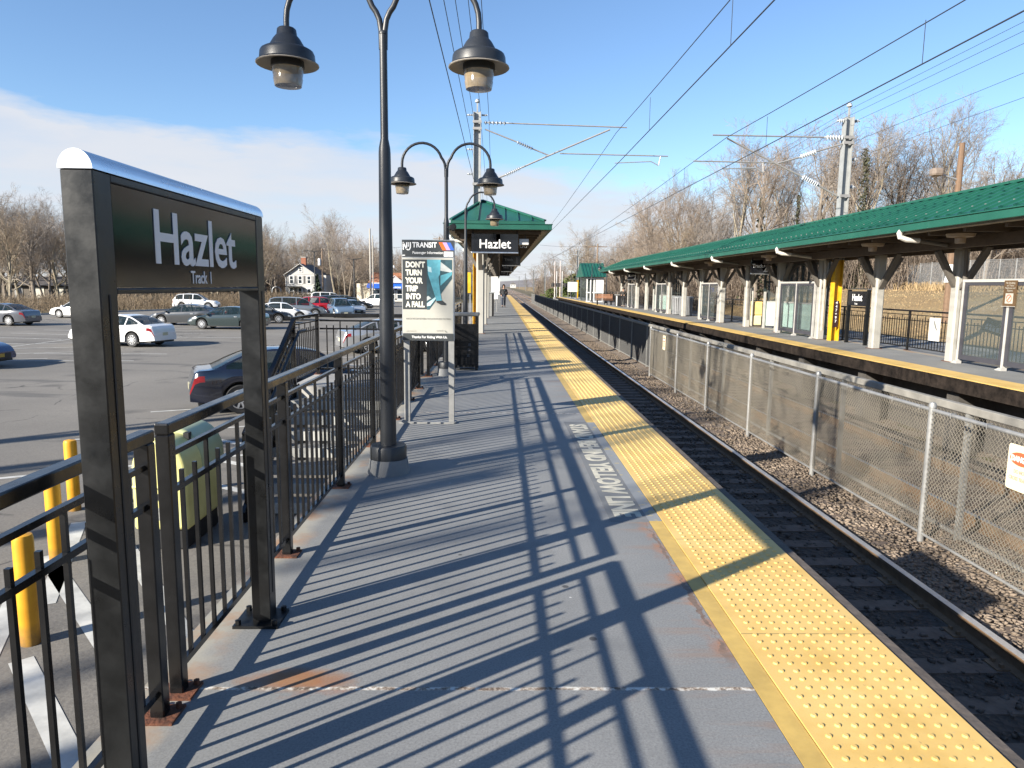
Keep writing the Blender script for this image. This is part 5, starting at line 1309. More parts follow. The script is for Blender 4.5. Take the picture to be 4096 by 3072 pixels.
put('grey minivan behind the white sedan', 'van', (0.20, 0.22, 0.24), 1262, 1268, 16, 'f', -1, metal=0.4)
put('red hatchback in the middle of the far row', 'suv', (0.36, 0.010, 0.018), 1290, 1257, 197, 'r', 1)
(lambda q: car('blue grey wagon facing the viewer beside the red hatchback', 'suv', BLUEG, q.x, q.y + 2.4, -66))(at_z(1338, 1272, LOT))
(lambda q: car('pale silver sedan next to the blue grey wagon', 'sedan', (0.36, 0.40, 0.46), q.x, q.y + 2.4, -58, metal=0.3))(at_z(1378, 1262, LOT))
put('dark navy off-roader with flat roof in the far row', 'suv', NAVY, 1408, 1249, 16, 'f', -1, kz=1.04)
put('white van whose roof shows over the dark off-roader', 'van', WHT, 1372, 1228, 14, 'f', -1, kz=1.08)
put('grey green wagon behind the black sedan by the tall lamp', 'suv', (0.07, 0.085, 0.085), 1436, 1240, 16, 'f', -1)
put('black sedan at the right end of the far row', 'sedan', BLK, 1459, 1241, 14, 'f', -1)
put('white wagon half hidden by the tall lamp post', 'suv', WHT, 1455, 1226, 160, 'f', 1)
# bollards
def bollard(px, py, label):
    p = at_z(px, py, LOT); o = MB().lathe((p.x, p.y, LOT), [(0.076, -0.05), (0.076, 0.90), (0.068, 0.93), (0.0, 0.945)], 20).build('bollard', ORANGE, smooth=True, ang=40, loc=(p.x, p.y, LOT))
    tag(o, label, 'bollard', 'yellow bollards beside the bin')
bollard(126, 2572, 'yellow bollard nearest the camera at the left edge')
bollard(232, 2250, 'middle one of the three yellow bollards')
bollard(300, 2040, 'yellow bollard farthest back, behind the sign leg')
# pale yellow salt bin
sb = thing('salt_bin', 'pale yellow plastic salt bin with domed lid below the railing', 'bin', (-3.75, 8.1, LOT))
TUB = M('tub_yellow', (0.55, 0.51, 0.17), 0.4, var=0.12, vs=2.5, tint=(0.60, 0.57, 0.25)); TUBL = M('tub_lid', (0.38, 0.42, 0.24), 0.35, var=0.1, vs=3)
bx0, bx1, by0, by1 = -4.02, -3.42, 7.62, 8.62
MB().box(bx0+0.05, bx1-0.05, by0+0.05, by1-0.05, LOT, LOT + 0.24).build('skid', BLACKM, sb, bevel=0.02)
def tubsec(i, z0, zs, ztop_, n=16):
    a, b_ = bx0 + i, bx1 - i
    return [(a, z0), (b_, z0), (b_, zs)] + [((a+b_)/2 + (b_-a)/2*math.cos(t), zs + (ztop_-zs)*math.sin(t)) for t in [PI*k/n for k in range(1, n)]] + [(a, zs)]
MB().prism(tubsec(0.0, LOT + 0.241, LOT + 0.92, LOT + 1.26), 'y', by0, by1).build('tub', TUB, sb, bevel=0.04, seg=3, smooth=True)
MB().prism(tubsec(-0.03, LOT + 0.80, LOT + 0.92, LOT + 1.31), 'y', by0 + 0.42, by1 + 0.03).build('lid', TUBL, sb, bevel=0.035, seg=3, smooth=True)
hgm = MB()
for xx in (bx0 + 0.14, bx1 - 0.14): hgm.box(xx-0.03, xx+0.03, by0 + 0.36, by0 + 0.44, LOT + 1.18, LOT + 1.27)
hgm.box((bx0+bx1)/2-0.07, (bx0+bx1)/2+0.07, by0 - 0.03, by0 - 0.001, LOT + 0.60, LOT + 0.66)
hgm.build('latch', BLACKM, sb)
MB().box(bx0 + 0.14, bx0 + 0.34, by0 - 0.004, by0 - 0.001, LOT + 0.36, LOT + 0.50).build('label', M('bin_sticker', (0.30, 0.30, 0.28), 0.6, var=0.3, vs=30), sb)
MB().tube([(bx0 + 0.02, by0 - 0.01, LOT + 0.74), (bx1 - 0.02, by0 - 0.01, LOT + 0.74)], 0.022, 8).build('rib', TUB, sb, smooth=True)
# ================================================================== buildings beyond the lot
SIDING = M('house_siding', (0.42, 0.42, 0.41), 0.7, var=0.07, vs=2, bump=0.15, bs=12); TRIMW = M('house_trim', (0.74, 0.74, 0.73), 0.6, var=0.04)
ROOFG = M('shingle_grey', (0.12, 0.115, 0.11), 0.9, var=0.25, vs=3); BRICK = M('chimney_brick', (0.26, 0.10, 0.06), 0.85, var=0.3, vs=8)
WGLASS = M('window_glass', (0.03, 0.04, 0.05), 0.06, var=0.1); SHUT = M('shutter_grey', (0.24, 0.24, 0.24), 0.7, var=0.1)
def win(mb_parent, x0, x1, y, z0, z1, nm='window'):
    f_ = MB(); e = 0.13
    f_.box(x0-e, x1+e, y-0.07, y-0.003, z1, z1+e).box(x0-e, x1+e, y-0.09, y-0.003, z0-e, z0).box(x0-e, x0, y-0.07, y-0.003, z0, z1).box(x1, x1+e, y-0.07, y-0.003, z0, z1).box(x0, x1, y-0.055, y-0.003, (z0+z1)/2-0.04, (z0+z1)/2+0.04)
    o = f_.build(nm, TRIMW, mb_parent)
    MB().box(x0, x1, y-0.03, y-0.0025, z0, (z0+z1)/2-0.041).box(x0, x1, y-0.03, y-0.0025, (z0+z1)/2+0.041, z1).build('pane', WGLASS, o)
    return o
hy = 138.0; hz = LOT
hx0, hx1 = at_y(1146, 1150, hy).x, at_y(1262, 1150, hy).x; hxm = (hx0 + hx1) / 2
ze_, za_ = at_y(1200, 1095, hy).z, at_y(1200, 1054, hy).z
H = thing('house', 'white two storey gabled house with grey shutters beyond the parking lot', 'house', (hxm, hy, hz))
MB().prism([(hx0, hz), (hx1, hz), (hx1, ze_), (hxm, za_-0.15), (hx0, ze_)], 'y', hy, hy + 9).build('wall', SIDING, H)
MB().box(hx1+0.01, hx1 + 1.7, hy + 1.5, hy + 8, hz, ze_ - 0.2).build('side_wing', SIDING, H)
rf = MB()
for s, xe in ((-1, hx0 - 0.35), (1, hx1 + 0.35)):
    rf.prism([(hxm, za_), (hxm, za_-0.16), (xe, ze_-0.38), (xe, ze_-0.20)], 'y', hy - 0.35, hy + 9.3)
ro = rf.build('roof', ROOFG, H)
bb = MB()
for s, xe in ((-1, hx0 - 0.37), (1, hx1 + 0.37)): bb.bar((hxm, hy - 0.38, za_-0.06), (xe, hy - 0.38, ze_-0.27), 0.05, 0.26, up=(0, 1, 0))
bb.build('barge_board', TRIMW, ro)
ch = MB().box(hxm-0.45, hxm+0.45, hy+2.2, hy+3.0, za_-0.6, za_+1.2).build('chimney', BRICK, ro)
MB().box(hxm-0.5, hxm+0.5, hy+2.15, hy+3.05, za_+1.2, za_+1.35).build('chimney_cap', CONC, ch)
wz0, wz1 = at_y(1200, 1133, hy).z, at_y(1200, 1105, hy).z
for px in (1166, 1201, 1236):
    c = at_y(px, 1120, hy).x; win(H, c-0.30, c+0.30, hy, wz0, wz1)
    for s in (-1, 1): MB().box(c+s*0.68-0.22, c+s*0.68+0.22, hy-0.05, hy-0.002, wz0-0.05, wz1+0.05).build('shutter', SHUT, H)
c = hxm; win(H, c-0.24, c+0.24, hy, at_y(1200, 1086, hy).z, at_y(1200, 1072, hy).z)
for px in (1166, 1201):
    c = at_y(px, 1170, hy).x; win(H, c-0.30, c+0.30, hy, hz+0.75, hz+2.05)
    for s in (-1, 1): MB().box(c+s*0.68-0.22, c+s*0.68+0.22, hy-0.05, hy-0.002, hz+0.7, hz+2.1).build('shutter', SHUT, H)
c = at_y(1238, 1180, hy).x
dr = MB().box(c-0.48, c+0.48, hy-0.07, hy-0.002, hz+0.1, hz+2.15).build('door', TRIMW, H); MB().box(c-0.26, c+0.26, hy-0.075, hy-0.071, hz+1.2, hz+1.9).build('pane', WGLASS, dr)
MB().box(hx0+0.2, hxm+0.2, hy-1.6, hy-0.09, hz+2.25, hz+2.40).build('porch_awning', BLACKM, H)
MB().tube([(hx0-0.3, hy-0.3, ze_-0.35), (hx0-0.05, hy-0.1, ze_-0.9), (hx0-0.05, hy-0.1, hz)], 0.06, 6).build('downpipe', TRIMW, H)

# corner store with a bright blue awning
sy = 124.0; q0 = at_y(1478, 1150, sy).x; q1 = at_y(1618, 1150, sy).x; qa = at_y(1568, 1150, sy).x
Sx = thing('store', 'small cream store with bright blue awning behind the tall lamp post', 'shop', ((q0+q1)/2, sy, LOT))
SIDE = M('store_wall', (0.52, 0.50, 0.46), 0.75, var=0.1, vs=2); ROOFO = M('store_roof', (0.30, 0.13, 0.07), 0.85, var=0.2, vs=2)
zt0 = at_y(1500, 1130, sy).z
MB().box(q0, q1, sy, sy + 10, LOT, zt0).build('wall', SIDE, Sx)
MB().box(q0-2.6, q0-0.01, sy+2.0, sy+9, LOT, zt0-0.2).build('side_wall', M('store_side', (0.62, 0.57, 0.47), 0.8, var=0.1), Sx)
gz = at_y(1578, 1102, sy).z; gx = at_y(1579, 1102, sy).x; gl = at_y(1556, 1126, sy).x; gr_ = at_y(1612, 1128, sy).x
MB().prism([(gl, zt0+0.003), (gr_, zt0+0.003), (gx, gz-0.1)], 'y', sy-0.3, sy+0.2).build('gable', SIDE, Sx)
rr = MB().prism([(q0-0.3, zt0+0.01), (q1+0.3, zt0+0.01), (q1-0.6, zt0+1.7), (q0+0.6, zt0+1.7)], 'y', sy+0.3, sy+9.5).build('roof', ROOFO, Sx)
bb = MB()
for xe in (gl-0.15, gr_+0.15): bb.bar((gx, sy-0.34, gz), (xe, sy-0.34, zt0+0.05), 0.06, 0.2, up=(0, 1, 0))
bb.build('barge_board', TRIMW, rr)
az0, az1 = at_y(1560, 1151, sy).z, at_y(1560, 1135, sy).z; ax0 = at_y(1472, 1150, sy).x
AWN = M('awning_blue', (0.01, 0.10, 0.55), 0.5, var=0.1, vs=3)
aw = MB(); aw.add([(ax0, sy-1.3, az0+0.22), (q1, sy-1.3, az0+0.22), (q1, sy-0.05, az1), (ax0, sy-0.05, az1)], [(0,1,2,3)]); aw.box(ax0, q1, sy-1.32, sy-1.29, az0-0.1, az0+0.219)
awo = aw.build('awning', AWN, Sx)
text('& STORE', 0.36, (at_y(1591, 1152, sy).x, sy-1.325, az0-0.06), (1,0,0), (0,0,1), LETTERB, awo, 'awning_lettering', bold=0.01)
for px in (1512, 1570, 1598):
    c = at_y(px, 1180, sy).x; win(Sx, c-0.7, c+0.7, sy, LOT+0.5, LOT+2.0, 'shop_window')
MB().box(q0-1, q1+2, sy-2.4, sy-0.4, LOT, LOT+0.14).build('front_step', CONC, Sx)
# low ranch house behind the trees far left
ry = 116.0; r0 = at_y(25, 1150, ry).x; r1 = at_y(330, 1150, ry).x
RH = thing('house', 'low dark roofed house with cream panels behind the trees far left', 'house', ((r0+r1)/2, ry, LOT))
zr0, zr1 = at_y(100, 1141, ry).z, at_y(100, 1104, ry).z
MB().box(r0, r1, ry, ry+9, LOT, zr0).build('wall', M('ranch_brown', (0.10, 0.085, 0.07), 0.85, var=0.2, vs=2), RH)
MB().prism([(ry-0.8, zr0+0.002), (ry+9.8, zr0+0.002), (ry+4.5, zr1)], 'x', r0-0.6, r1+0.6).build('roof', M('ranch_roof', (0.06, 0.055, 0.055), 0.9, var=0.25, vs=2), RH)
for a_, b_ in ((138, 178), (234, 258), (60, 92)):
    MB().box(at_y(a_, 1170, ry).x, at_y(b_, 1170, ry).x, ry-0.08, ry-0.002, at_y(100, 1192, ry).z, at_y(100, 1148, ry).z).build('wall_panel', CREAM if a_ > 100 else SHUT, RH)
# white houses glimpsed through the right-hand wood
for k, (px, py, yy, lab) in enumerate(((3045, 1100, 92, 'pale house glimpsed through the trees behind the Track 2 board'), (2615, 1145, 118, 'small pale house glimpsed between trunks over the far platform'), (2052, 1172, 900, 'tiny white house at the far end of the line'))):
    p = at_y(px, py, yy); zg = terr(p.x, p.y)
    h_ = thing('house', lab, 'house', (p.x, yy, zg)); hw = 3.6
    MB().box(p.x-hw, p.x+hw, yy, yy+7, zg, zg+4.6).build('wall', SIDING, h_)
    MB().prism([(p.x-hw-0.4, zg+4.601), (p.x+hw+0.4, zg+4.601), (p.x, zg+7.0)], 'y', yy-0.3, yy+7.3).build('roof', ROOFG, h_)
    for dx in (-2.0, 1.6): win(h_, p.x+dx-0.4, p.x+dx+0.4, yy, zg+2.6, zg+3.8)

# --- poles and lot lamps
POLEW = M('pole_wood', (0.17, 0.12, 0.085), 0.85, var=0.25, vs=6, tint=(0.22, 0.16, 0.11)); POLEG = M('pole_grey', (0.33, 0.31, 0.28), 0.8, var=0.15, vs=5)
def pole(label, px, pyt, y, r=0.13, mat=POLEW, zb=None, cross=None, extra=None, name='utility_pole', cat='pole', group=None):
    t = at_y(px, pyt, y); zb = terr(t.x, y) if zb is None else zb
    o = thing(name, label, cat, (t.x, y, zb), group)
    MB().tube([(t.x, y, zb), (t.x, y, t.z)], [r*1.15, r*0.8], 10).build('shaft', mat, o, smooth=True)
    if cross: MB().box(t.x-cross, t.x+cross, y-0.06, y+0.06, t.z-0.55, t.z-0.42).build('cross_arm', mat, o)
    if extra: extra(o, t)
    return o, t
def transf(o, t): MB().lathe((t.x-0.42, t.y-0.1, t.z-2.6), [(0.0, 0), (0.24, 0.05), (0.24, 1.0), (0.18, 1.1), (0, 1.14)], 14).build('transformer', M('transformer_grey', (0.62, 0.62, 0.62), 0.5, var=0.05), o, smooth=True, ang=40)
pole('wooden utility pole with a pale transformer beside the white house', 1288, 995, 112, extra=transf)
def tee(o, t):
    for s in (-1, 1): MB().prism([(t.x+s*0.10, t.z-0.06), (t.x+s*1.05, t.z+0.08), (t.x+s*1.05, t.z+0.16), (t.x+s*0.10, t.z+0.04)], 'y', t.y-0.2, t.y+0.2).build('luminaire', TRIM, o)
pole('thin dark lot lamp with a flat double head in front of the white house', 1257, 1006, 105, 0.09, LAMPG, LOT, extra=tee, name='lot_lamp', cat='lamp post', group='double headed lamps of the parking lot')
pole('thin dark lot lamp with a flat double head between house and store', 1415, 1037, 108, 0.09, LAMPG, LOT, extra=tee, name='lot_lamp', cat='lamp post', group='double headed lamps of the parking lot')
PW, pwt = pole('tall pale pole left of the tall lamp, the higher of two', 1479, 914, 116, 0.16, POLEG)
pole('shorter pale pole standing close to the tall one', 1490, 942, 114, 0.10, POLEG)
def spot(o, t): MB().box(t.x-0.2, t.x+0.6, t.y-0.3, t.y-0.1, t.z-0.1, t.z+0.45).build('floodlight', WHITE, o, bevel=0.05)
pole('lamp pole with a white floodlight over the store', 1566, 1072, 126, 0.09, LAMPG, extra=spot, name='lot_lamp', cat='lamp post')
pole('tiny utility pole top between the poster board and the canopy', 1757, 946, 150, 0.16, cross=1.3)
def wband(o, t):
    zz = at_y(3825, 1128, t.y).z
    MB().lathe((t.x, t.y, zz), [(0.24, -0.02), (0.23, 0.0), (0.17, 0.42), (0.165, 0.80), (0.15, 0.80)], 14).build('white_band', WHITE, o, smooth=True, ang=40)
    a_ = Vector((t.x, t.y, at_y(3800, 720, t.y).z)); b_ = at_y(3770, 700, t.y)
    MB().tube([a_, b_], 0.045, 8).build('lamp_bracket', GALV, o)
    c = at_y(3745, 690, t.y); MB().box(c.x-0.26, c.x+0.26, t.y-0.25, t.y+0.2, c.z-0.18, c.z+0.20).build('floodlight', M('lamp_brown', (0.20, 0.16, 0.13), 0.5), o, bevel=0.12, seg=2)
pole('brown wooden pole with a white band and floodlight on the grassy slope', 3850, 572, 33.0, 0.15, M('pole_redbrown', (0.15, 0.095, 0.06), 0.85, var=0.2, vs=6), extra=wband)
def sl_(o, t):
    MB().tube([(t.x, t.y, t.z-4.2), (t.x+0.8, t.y, t.z-3.4), (t.x+1.3, t.y, t.z-3.3)], 0.05, 6).build('lamp_bracket', GALVL, o)
pole('utility pole with cross arm and small street light behind the far platform end', 2391, 975, 118, 0.15, POLEW, cross=1.6, extra=sl_)
pole('pale pole between the trees left of the floodlight', 3175, 860, 60, 0.13, POLEG)
pole('bare pole rising in the wood over the middle of the green roof', 2843, 900, 95, 0.14, POLEG)
# distribution wires over the lot
def wire2(label, a, b_, sag): wire(label, run(a.x, a.y and a.z, a.y, b_.x, b_.z, b_.y, sag), 0.018, 'service wires beyond the lot')
wire2('upper service wire crossing in front of the left wood', at_y(980, 1003, 112), at_y(1850, 966, 130), 0.6)
wire2('lower service wire crossing over the white house', at_y(980, 1100, 112), at_y(1420, 1078, 112), 0.4)
wire2('service wire reaching the far platform pole from the left', at_y(2160, 980, 118), at_y(2391, 984, 118), 0.2)
wire2('service wire from the far platform pole to the right', at_y(2391, 984, 118), at_y(2900, 985, 100), 0.4)

# --- things at the far end of the far platform
st2 = thing('stair_tower', 'small green roofed glazed stair tower past the end of the far canopy', 'tower', (11.8, 74, 0))
ty0 = 73.0; tx0, tx1 = at_y(2347, 1120, ty0).x, at_y(2413, 1120, ty0).x
zt_ = at_y(2380, 1108, ty0).z; zr_ = at_y(2380, 1085, ty0).z
MB().box(tx0, tx1, ty0, ty0+6, -0.3, zt_).build('glazing', SCRG, st2)
f_ = MB()
for x in (tx0-0.02, tx0+0.35, tx0+0.7, tx1-0.10): f_.box(x, x+0.12, ty0-0.06, ty0-0.002, 0, zt_)
for z_ in (0.0, 0.9, zt_-0.2): f_.box(tx0-0.05, tx1+0.05, ty0-0.08, ty0-0.061, z_, z_+0.12)
f_.build('frame', WHITE, st2)
rr = MB(); rr.prism([(ty0-0.5, zt_+0.01), (ty0+6.5, zt_+0.01), (ty0+3, zr_+0.9)], 'x', tx0-0.4, tx1+0.4); ro2 = rr.build('roof', GREENM, st2)
sm = MB()
for k in range(8): x = tx0 - 0.3 + k*(tx1-tx0+0.6)/7; sm.bar((x, ty0-0.5, zt_+0.05), (x, ty0+3, zr_+0.94), 0.05, 0.06)
sm.build('standing_seams', GREENM, ro2)
def board(px, pyb, y, w, h, zb, label, legs=True, mat=WHITE):
    p = at_y(px, pyb, y); r = thing('information_board', label, 'notice board', (p.x, y, 0), 'white information boards')
    MB().box(p.x-w/2, p.x+w/2, y-0.04, y+0.04, zb, zb+h).build('panel', mat, r)
    for s in (-1, 1): MB().box(p.x+s*(w/2-0.07)-0.03, p.x+s*(w/2-0.07)+0.03, y+0.041, y+0.09, 0, zb+h).build('leg', GALVL, r)
board(2397, 1200, 68, 0.75, 1.25, 0.95, 'white information board in front of the green roofed stair tower')
board(2289, 1190, 88, 1.2, 1.2, 0.9, 'wide white board beside the far yellow mast foot')
board(1975, 1160, 43, 0.5, 1.35, 0.75, 'white information board beside the columns of the near canopy')
board(1988, 1160, 64, 0.5, 1.4, 0.75, 'small white board farther along under the near canopy')
for k, (px, y) in enumerate(((2375, 70), (2352, 76), (2330, 83), (2310, 90), (2290, 97), (2425, 63))):
    clone(L3, (at_y(px, 1150, y).x + (-0.2 if k != 5 else 0), y, 0), 0, ('first', 'second', 'third', 'fourth', 'fifth', 'sixth')[k] + ' of the thin lamp posts at the open end of the far platform', 'lamp posts of the far platform')
clone(L1, (11.9, 31.5, -0.8), PI/2, 'lamp post standing behind the far canopy near the covered lift', 'lamp posts of the far platform')
# bench
bp_ = at_y(2417, 1215, 62.0)
be = thing('bench', 'brown slatted bench on the far platform past the canopy', 'bench', (bp_.x, 62, 0))
SLAT = M('bench_slat', (0.28, 0.14, 0.08), 0.7, var=0.15)
s_ = MB()
for k in range(4): s_.box(bp_.x-0.75, bp_.x+0.75, 61.75+0.12*k, 61.85+0.12*k, 0.42, 0.45)
s_.build('seat', SLAT, be); s_ = MB()
for k in range(3): s_.box(bp_.x-0.75, bp_.x+0.75, 62.26+0.03*k, 62.29+0.03*k, 0.55+0.13*k, 0.66+0.13*k)
s_.build('backrest', SLAT, be)
for s in (-1, 1): MB().bar((bp_.x+s*0.6, 61.85, 0), (bp_.x+s*0.6, 61.85, 0.42), 0.06, 0.06).bar((bp_.x+s*0.6, 62.25, 0), (bp_.x+s*0.6, 62.34, 0.92), 0.06, 0.06).build('leg', BLACK, be)
# bin beside the person on the far platform
kb = thing('litter_bin', 'black and white bin beside the person on the far platform', 'bin', (9.55, 57.2, 0))
MB().box(9.3, 9.75, 57.2, 57.65, 0.03, 0.88).build('body', BLACKM, kb); MB().box(9.26, 9.79, 57.16, 57.69, 0.881, 0.98).build('lid', GALVL, kb, bevel=0.02)
MB().box(9.32, 9.42, 57.18, 57.1995, 0.05, 0.86).build('panel', WHITE, kb)
# cabinet by the near columns
cb_ = thing('cabinet', 'tall dark cabinet standing by the near canopy columns', 'cabinet', (-0.46, 36.5, 0))
MB().box(-0.62, -0.30, 36.2, 36.9, 0.0, 1.18).build('body', BLACKM, cb_); MB().box(-0.62, -0.40, 36.17, 36.198, 0.02, 1.16).build('front_panel', GALVL, cb_)
MB().box(-0.65, -0.27, 36.14, 36.93, 1.181, 1.24).build('top', GALV, cb_)
# yellow panel behind the third lamp post
yp_ = at_y(1868, 1100, 23.2)
yb2 = thing('warning_panel', 'yellow panel fixed beside the near mast foot', 'sign', (yp_.x, 23.3, 0))
MB().box(yp_.x-0.10, yp_.x+0.12, 23.3, 23.34, 1.32, 1.98).build('panel', YELLOW, yb2); MB().box(yp_.x+0.08, yp_.x+0.11, 23.345, 23.37, 0, 1.6).build('leg', GALV, yb2)
# level crossing signals
def crossing(px, y, label):
    p = at_y(px, 1150, y); zb = -1.3
    r = thing('crossing_signal', label, 'signal', (p.x, y, zb)); h = at_y(px, 1085, y).z
    MB().tube([(p.x, y, zb), (p.x, y, h)], 0.08, 8).build('mast', WHITE, r)
    for s in (-1, 1):
        MB().lathe((p.x+s*0.55, y, at_y(px, 1140, y).z-0.3), [(0.0, 0), (0.34, 0.02), (0.34, 0.6), (0, 0.62)], 12).build('lamp_head', BLACKM, r)
    MB().box(p.x-0.9, p.x+0.9, y-0.05, y+0.05, at_y(px, 1140, y).z-0.05, at_y(px, 1140, y).z+0.05).build('cross_bar', TRIM, r)
    MB().tube([(p.x-0.3, y-0.2, zb+0.9), (p.x-0.35, y-0.2, h+1.6)], [0.09, 0.04], 6).build('barrier_arm', M('barrier_white', (0.66, 0.55, 0.50), 0.5, var=0.1), r)
    MB().box(p.x-0.5, p.x+0.5, y-0.4, y+0.3, zb, zb+1.1).build('mechanism', GALVL, r, bevel=0.1)
crossing(2248, 112, 'level crossing signal with raised barrier past the far platform end')
crossing(2226, 118, 'second crossing barrier with a grey box at the far end of the tracks')

# --- wooded ridge closing the view down the line
rv = MB(); hp = [(-900 + 60*k, 24 + 9*math.sin(k*0.7) + 6*math.sin(k*1.9+1)) for k in range(31)]
for (xa, za), (xb, zb2) in zip(hp[:-1], hp[1:]):
    rv.add([(xa, 1500, -2), (xb, 1500, -2), (xb, 1620, zb2), (xa, 1620, za), (xb, 2100, -2), (xa, 2100, -2)], [(0, 1, 2, 3), (3, 2, 4, 5)])
tag(rv.build('hills', M('far_wood', (0.16, 0.15, 0.15), 0.95, var=0.25, vs=0.02)), kind='structure')
# --- slope fence, black and white panel on the grass
sf = thing('chain_link_fence', 'pale chain link fence on top of the grassy slope', 'fence', (31, 50, 1.0))
fpts = [Vector((15.0, 24.5)), ]
pA = at_y(3590, 1168, 62.0); pB = at_y(4200, 1168, 44.0)
ns_ = 11; prev = None
SLM = M('slope_mesh', (0.30, 0.31, 0.32), 0.6, 0.2, var=0.1, vs=2)
pp = chain_panel(3.0, 2.0, 0.10, 0.0075, SLM, 'mesh'); pp.parent = sf; used = False
for k in range(-3, ns_ + 1):
    t = k / ns_; x = pA.x + (pB.x - pA.x) * t; y = pA.y + (pB.y - pA.y) * t; zb = terr(x, y)
    zt = EYE + (at_y(3640, 1068, 60).z - EYE) + 0.0
    zt = zb + 2.05
    MB().tube([(x, y, zb - 0.1), (x, y, zt + 0.05)], 0.035, 8).build('post', GALVL, sf)
    if prev is not None:
        a_ = Vector(prev); b_ = Vector((x, y, zt)); MB().tube([a_, b_], 0.022, 6).build('top_rail', GALVL, sf)
        o = pp if not used else pp.copy()
        if used: COL.objects.link(o); o.parent = sf
        used = True
        d = b_ - a_; ln = math.hypot(d.x, d.y)
        o.location = Vector((a_.x, a_.y, a_.z - 2.03)) - sf.location; o.rotation_euler = (0, 0, math.atan2(d.y, d.x) - PI/2); o.scale = (1, ln / 3.0, 1)
    prev = (x, y, zt)
jp = at_y(3985, 1298, 20.0)
jk = thing('black_white_panel', 'black and white panel on the grass behind the nearest wind screen', 'debris', (jp.x, jp.y, terr(jp.x, jp.y)))  # two-tone panel set on the slope
zj = max(terr(jp.x, jp.y) + 0.3, jp.z - 0.1)
MB().bar((jp.x-0.35, jp.y, zj+0.12), (jp.x+0.35, jp.y+0.1, zj-0.08), 0.05, 0.40, up=(0, -0.3, 1)).build('panel', TRIM, jk)
MB().bar((jp.x-0.33, jp.y-0.04, zj+0.06), (jp.x+0.30, jp.y+0.05, zj-0.12), 0.03, 0.16, up=(0, -0.3, 1)).build('white_face', WHITE, jk)
# low fence of the white house
pf_ = thing('picket_fence', 'low grey picket fence in front of the white house', 'fence', (-50, 128, LOT))
k_ = MB(); xa, xb = at_y(1062, 1190, 128).x, at_y(1300, 1190, 128).x; x = xa
while x < xb: k_.box(x, x+0.09, 128, 128.03, LOT, LOT + 1.15); x += 0.2
k_.box(xa, xb, 128.031, 128.07, LOT+0.3, LOT+0.4).box(xa, xb, 128.031, 128.07, LOT+0.85, LOT+0.95); k_.build('pickets', M('fence_grey_wood', (0.22, 0.20, 0.18), 0.85, var=0.2), pf_)
ab = at_y(1107, 1185, 127.0)
ar = MB().tube([(ab.x-0.75, 127, LOT), (ab.x-0.75, 127, LOT+1.7)] + [(ab.x+0.75*math.cos(t), 127, LOT+1.7+0.6*math.sin(t)) for t in [PI*(1-i/10) for i in range(1, 10)]] + [(ab.x+0.75, 127, LOT+1.7), (ab.x+0.75, 127, LOT)], 0.09, 6).build('garden_arch', GALV, loc=(ab.x, 127, LOT)); tag(ar, 'grey garden arch in the picket fence left of the white house', 'arch')
# ================================================================== bare winter trees
BARK = M('bark', (0.135, 0.110, 0.088), 0.9, var=0.3, vs=3, tint=(0.20, 0.168, 0.135)); BARKL = M('bark_pale', (0.20, 0.165, 0.125), 0.9, var=0.3, vs=3, tint=(0.27, 0.235, 0.17))
TWIG = M('twigs_brown', (0.185, 0.142, 0.110), 0.9, var=0.25, vs=0.7, tint=(0.23, 0.185, 0.145)); TWIGG = M('twigs_grey', (0.185, 0.160, 0.140), 0.9, var=0.2, vs=0.7, tint=(0.24, 0.21, 0.185)); TWIGT = M('twigs_tan', (0.19, 0.142, 0.095), 0.9, var=0.25, vs=0.7, tint=(0.24, 0.185, 0.125))
IVY = M('ivy_leaves', (0.040, 0.042, 0.020), 0.7, var=0.4, vs=2)
def rvec(R, s=1.0): return Vector((R.uniform(-s, s), R.uniform(-s, s), R.uniform(-s, s)))
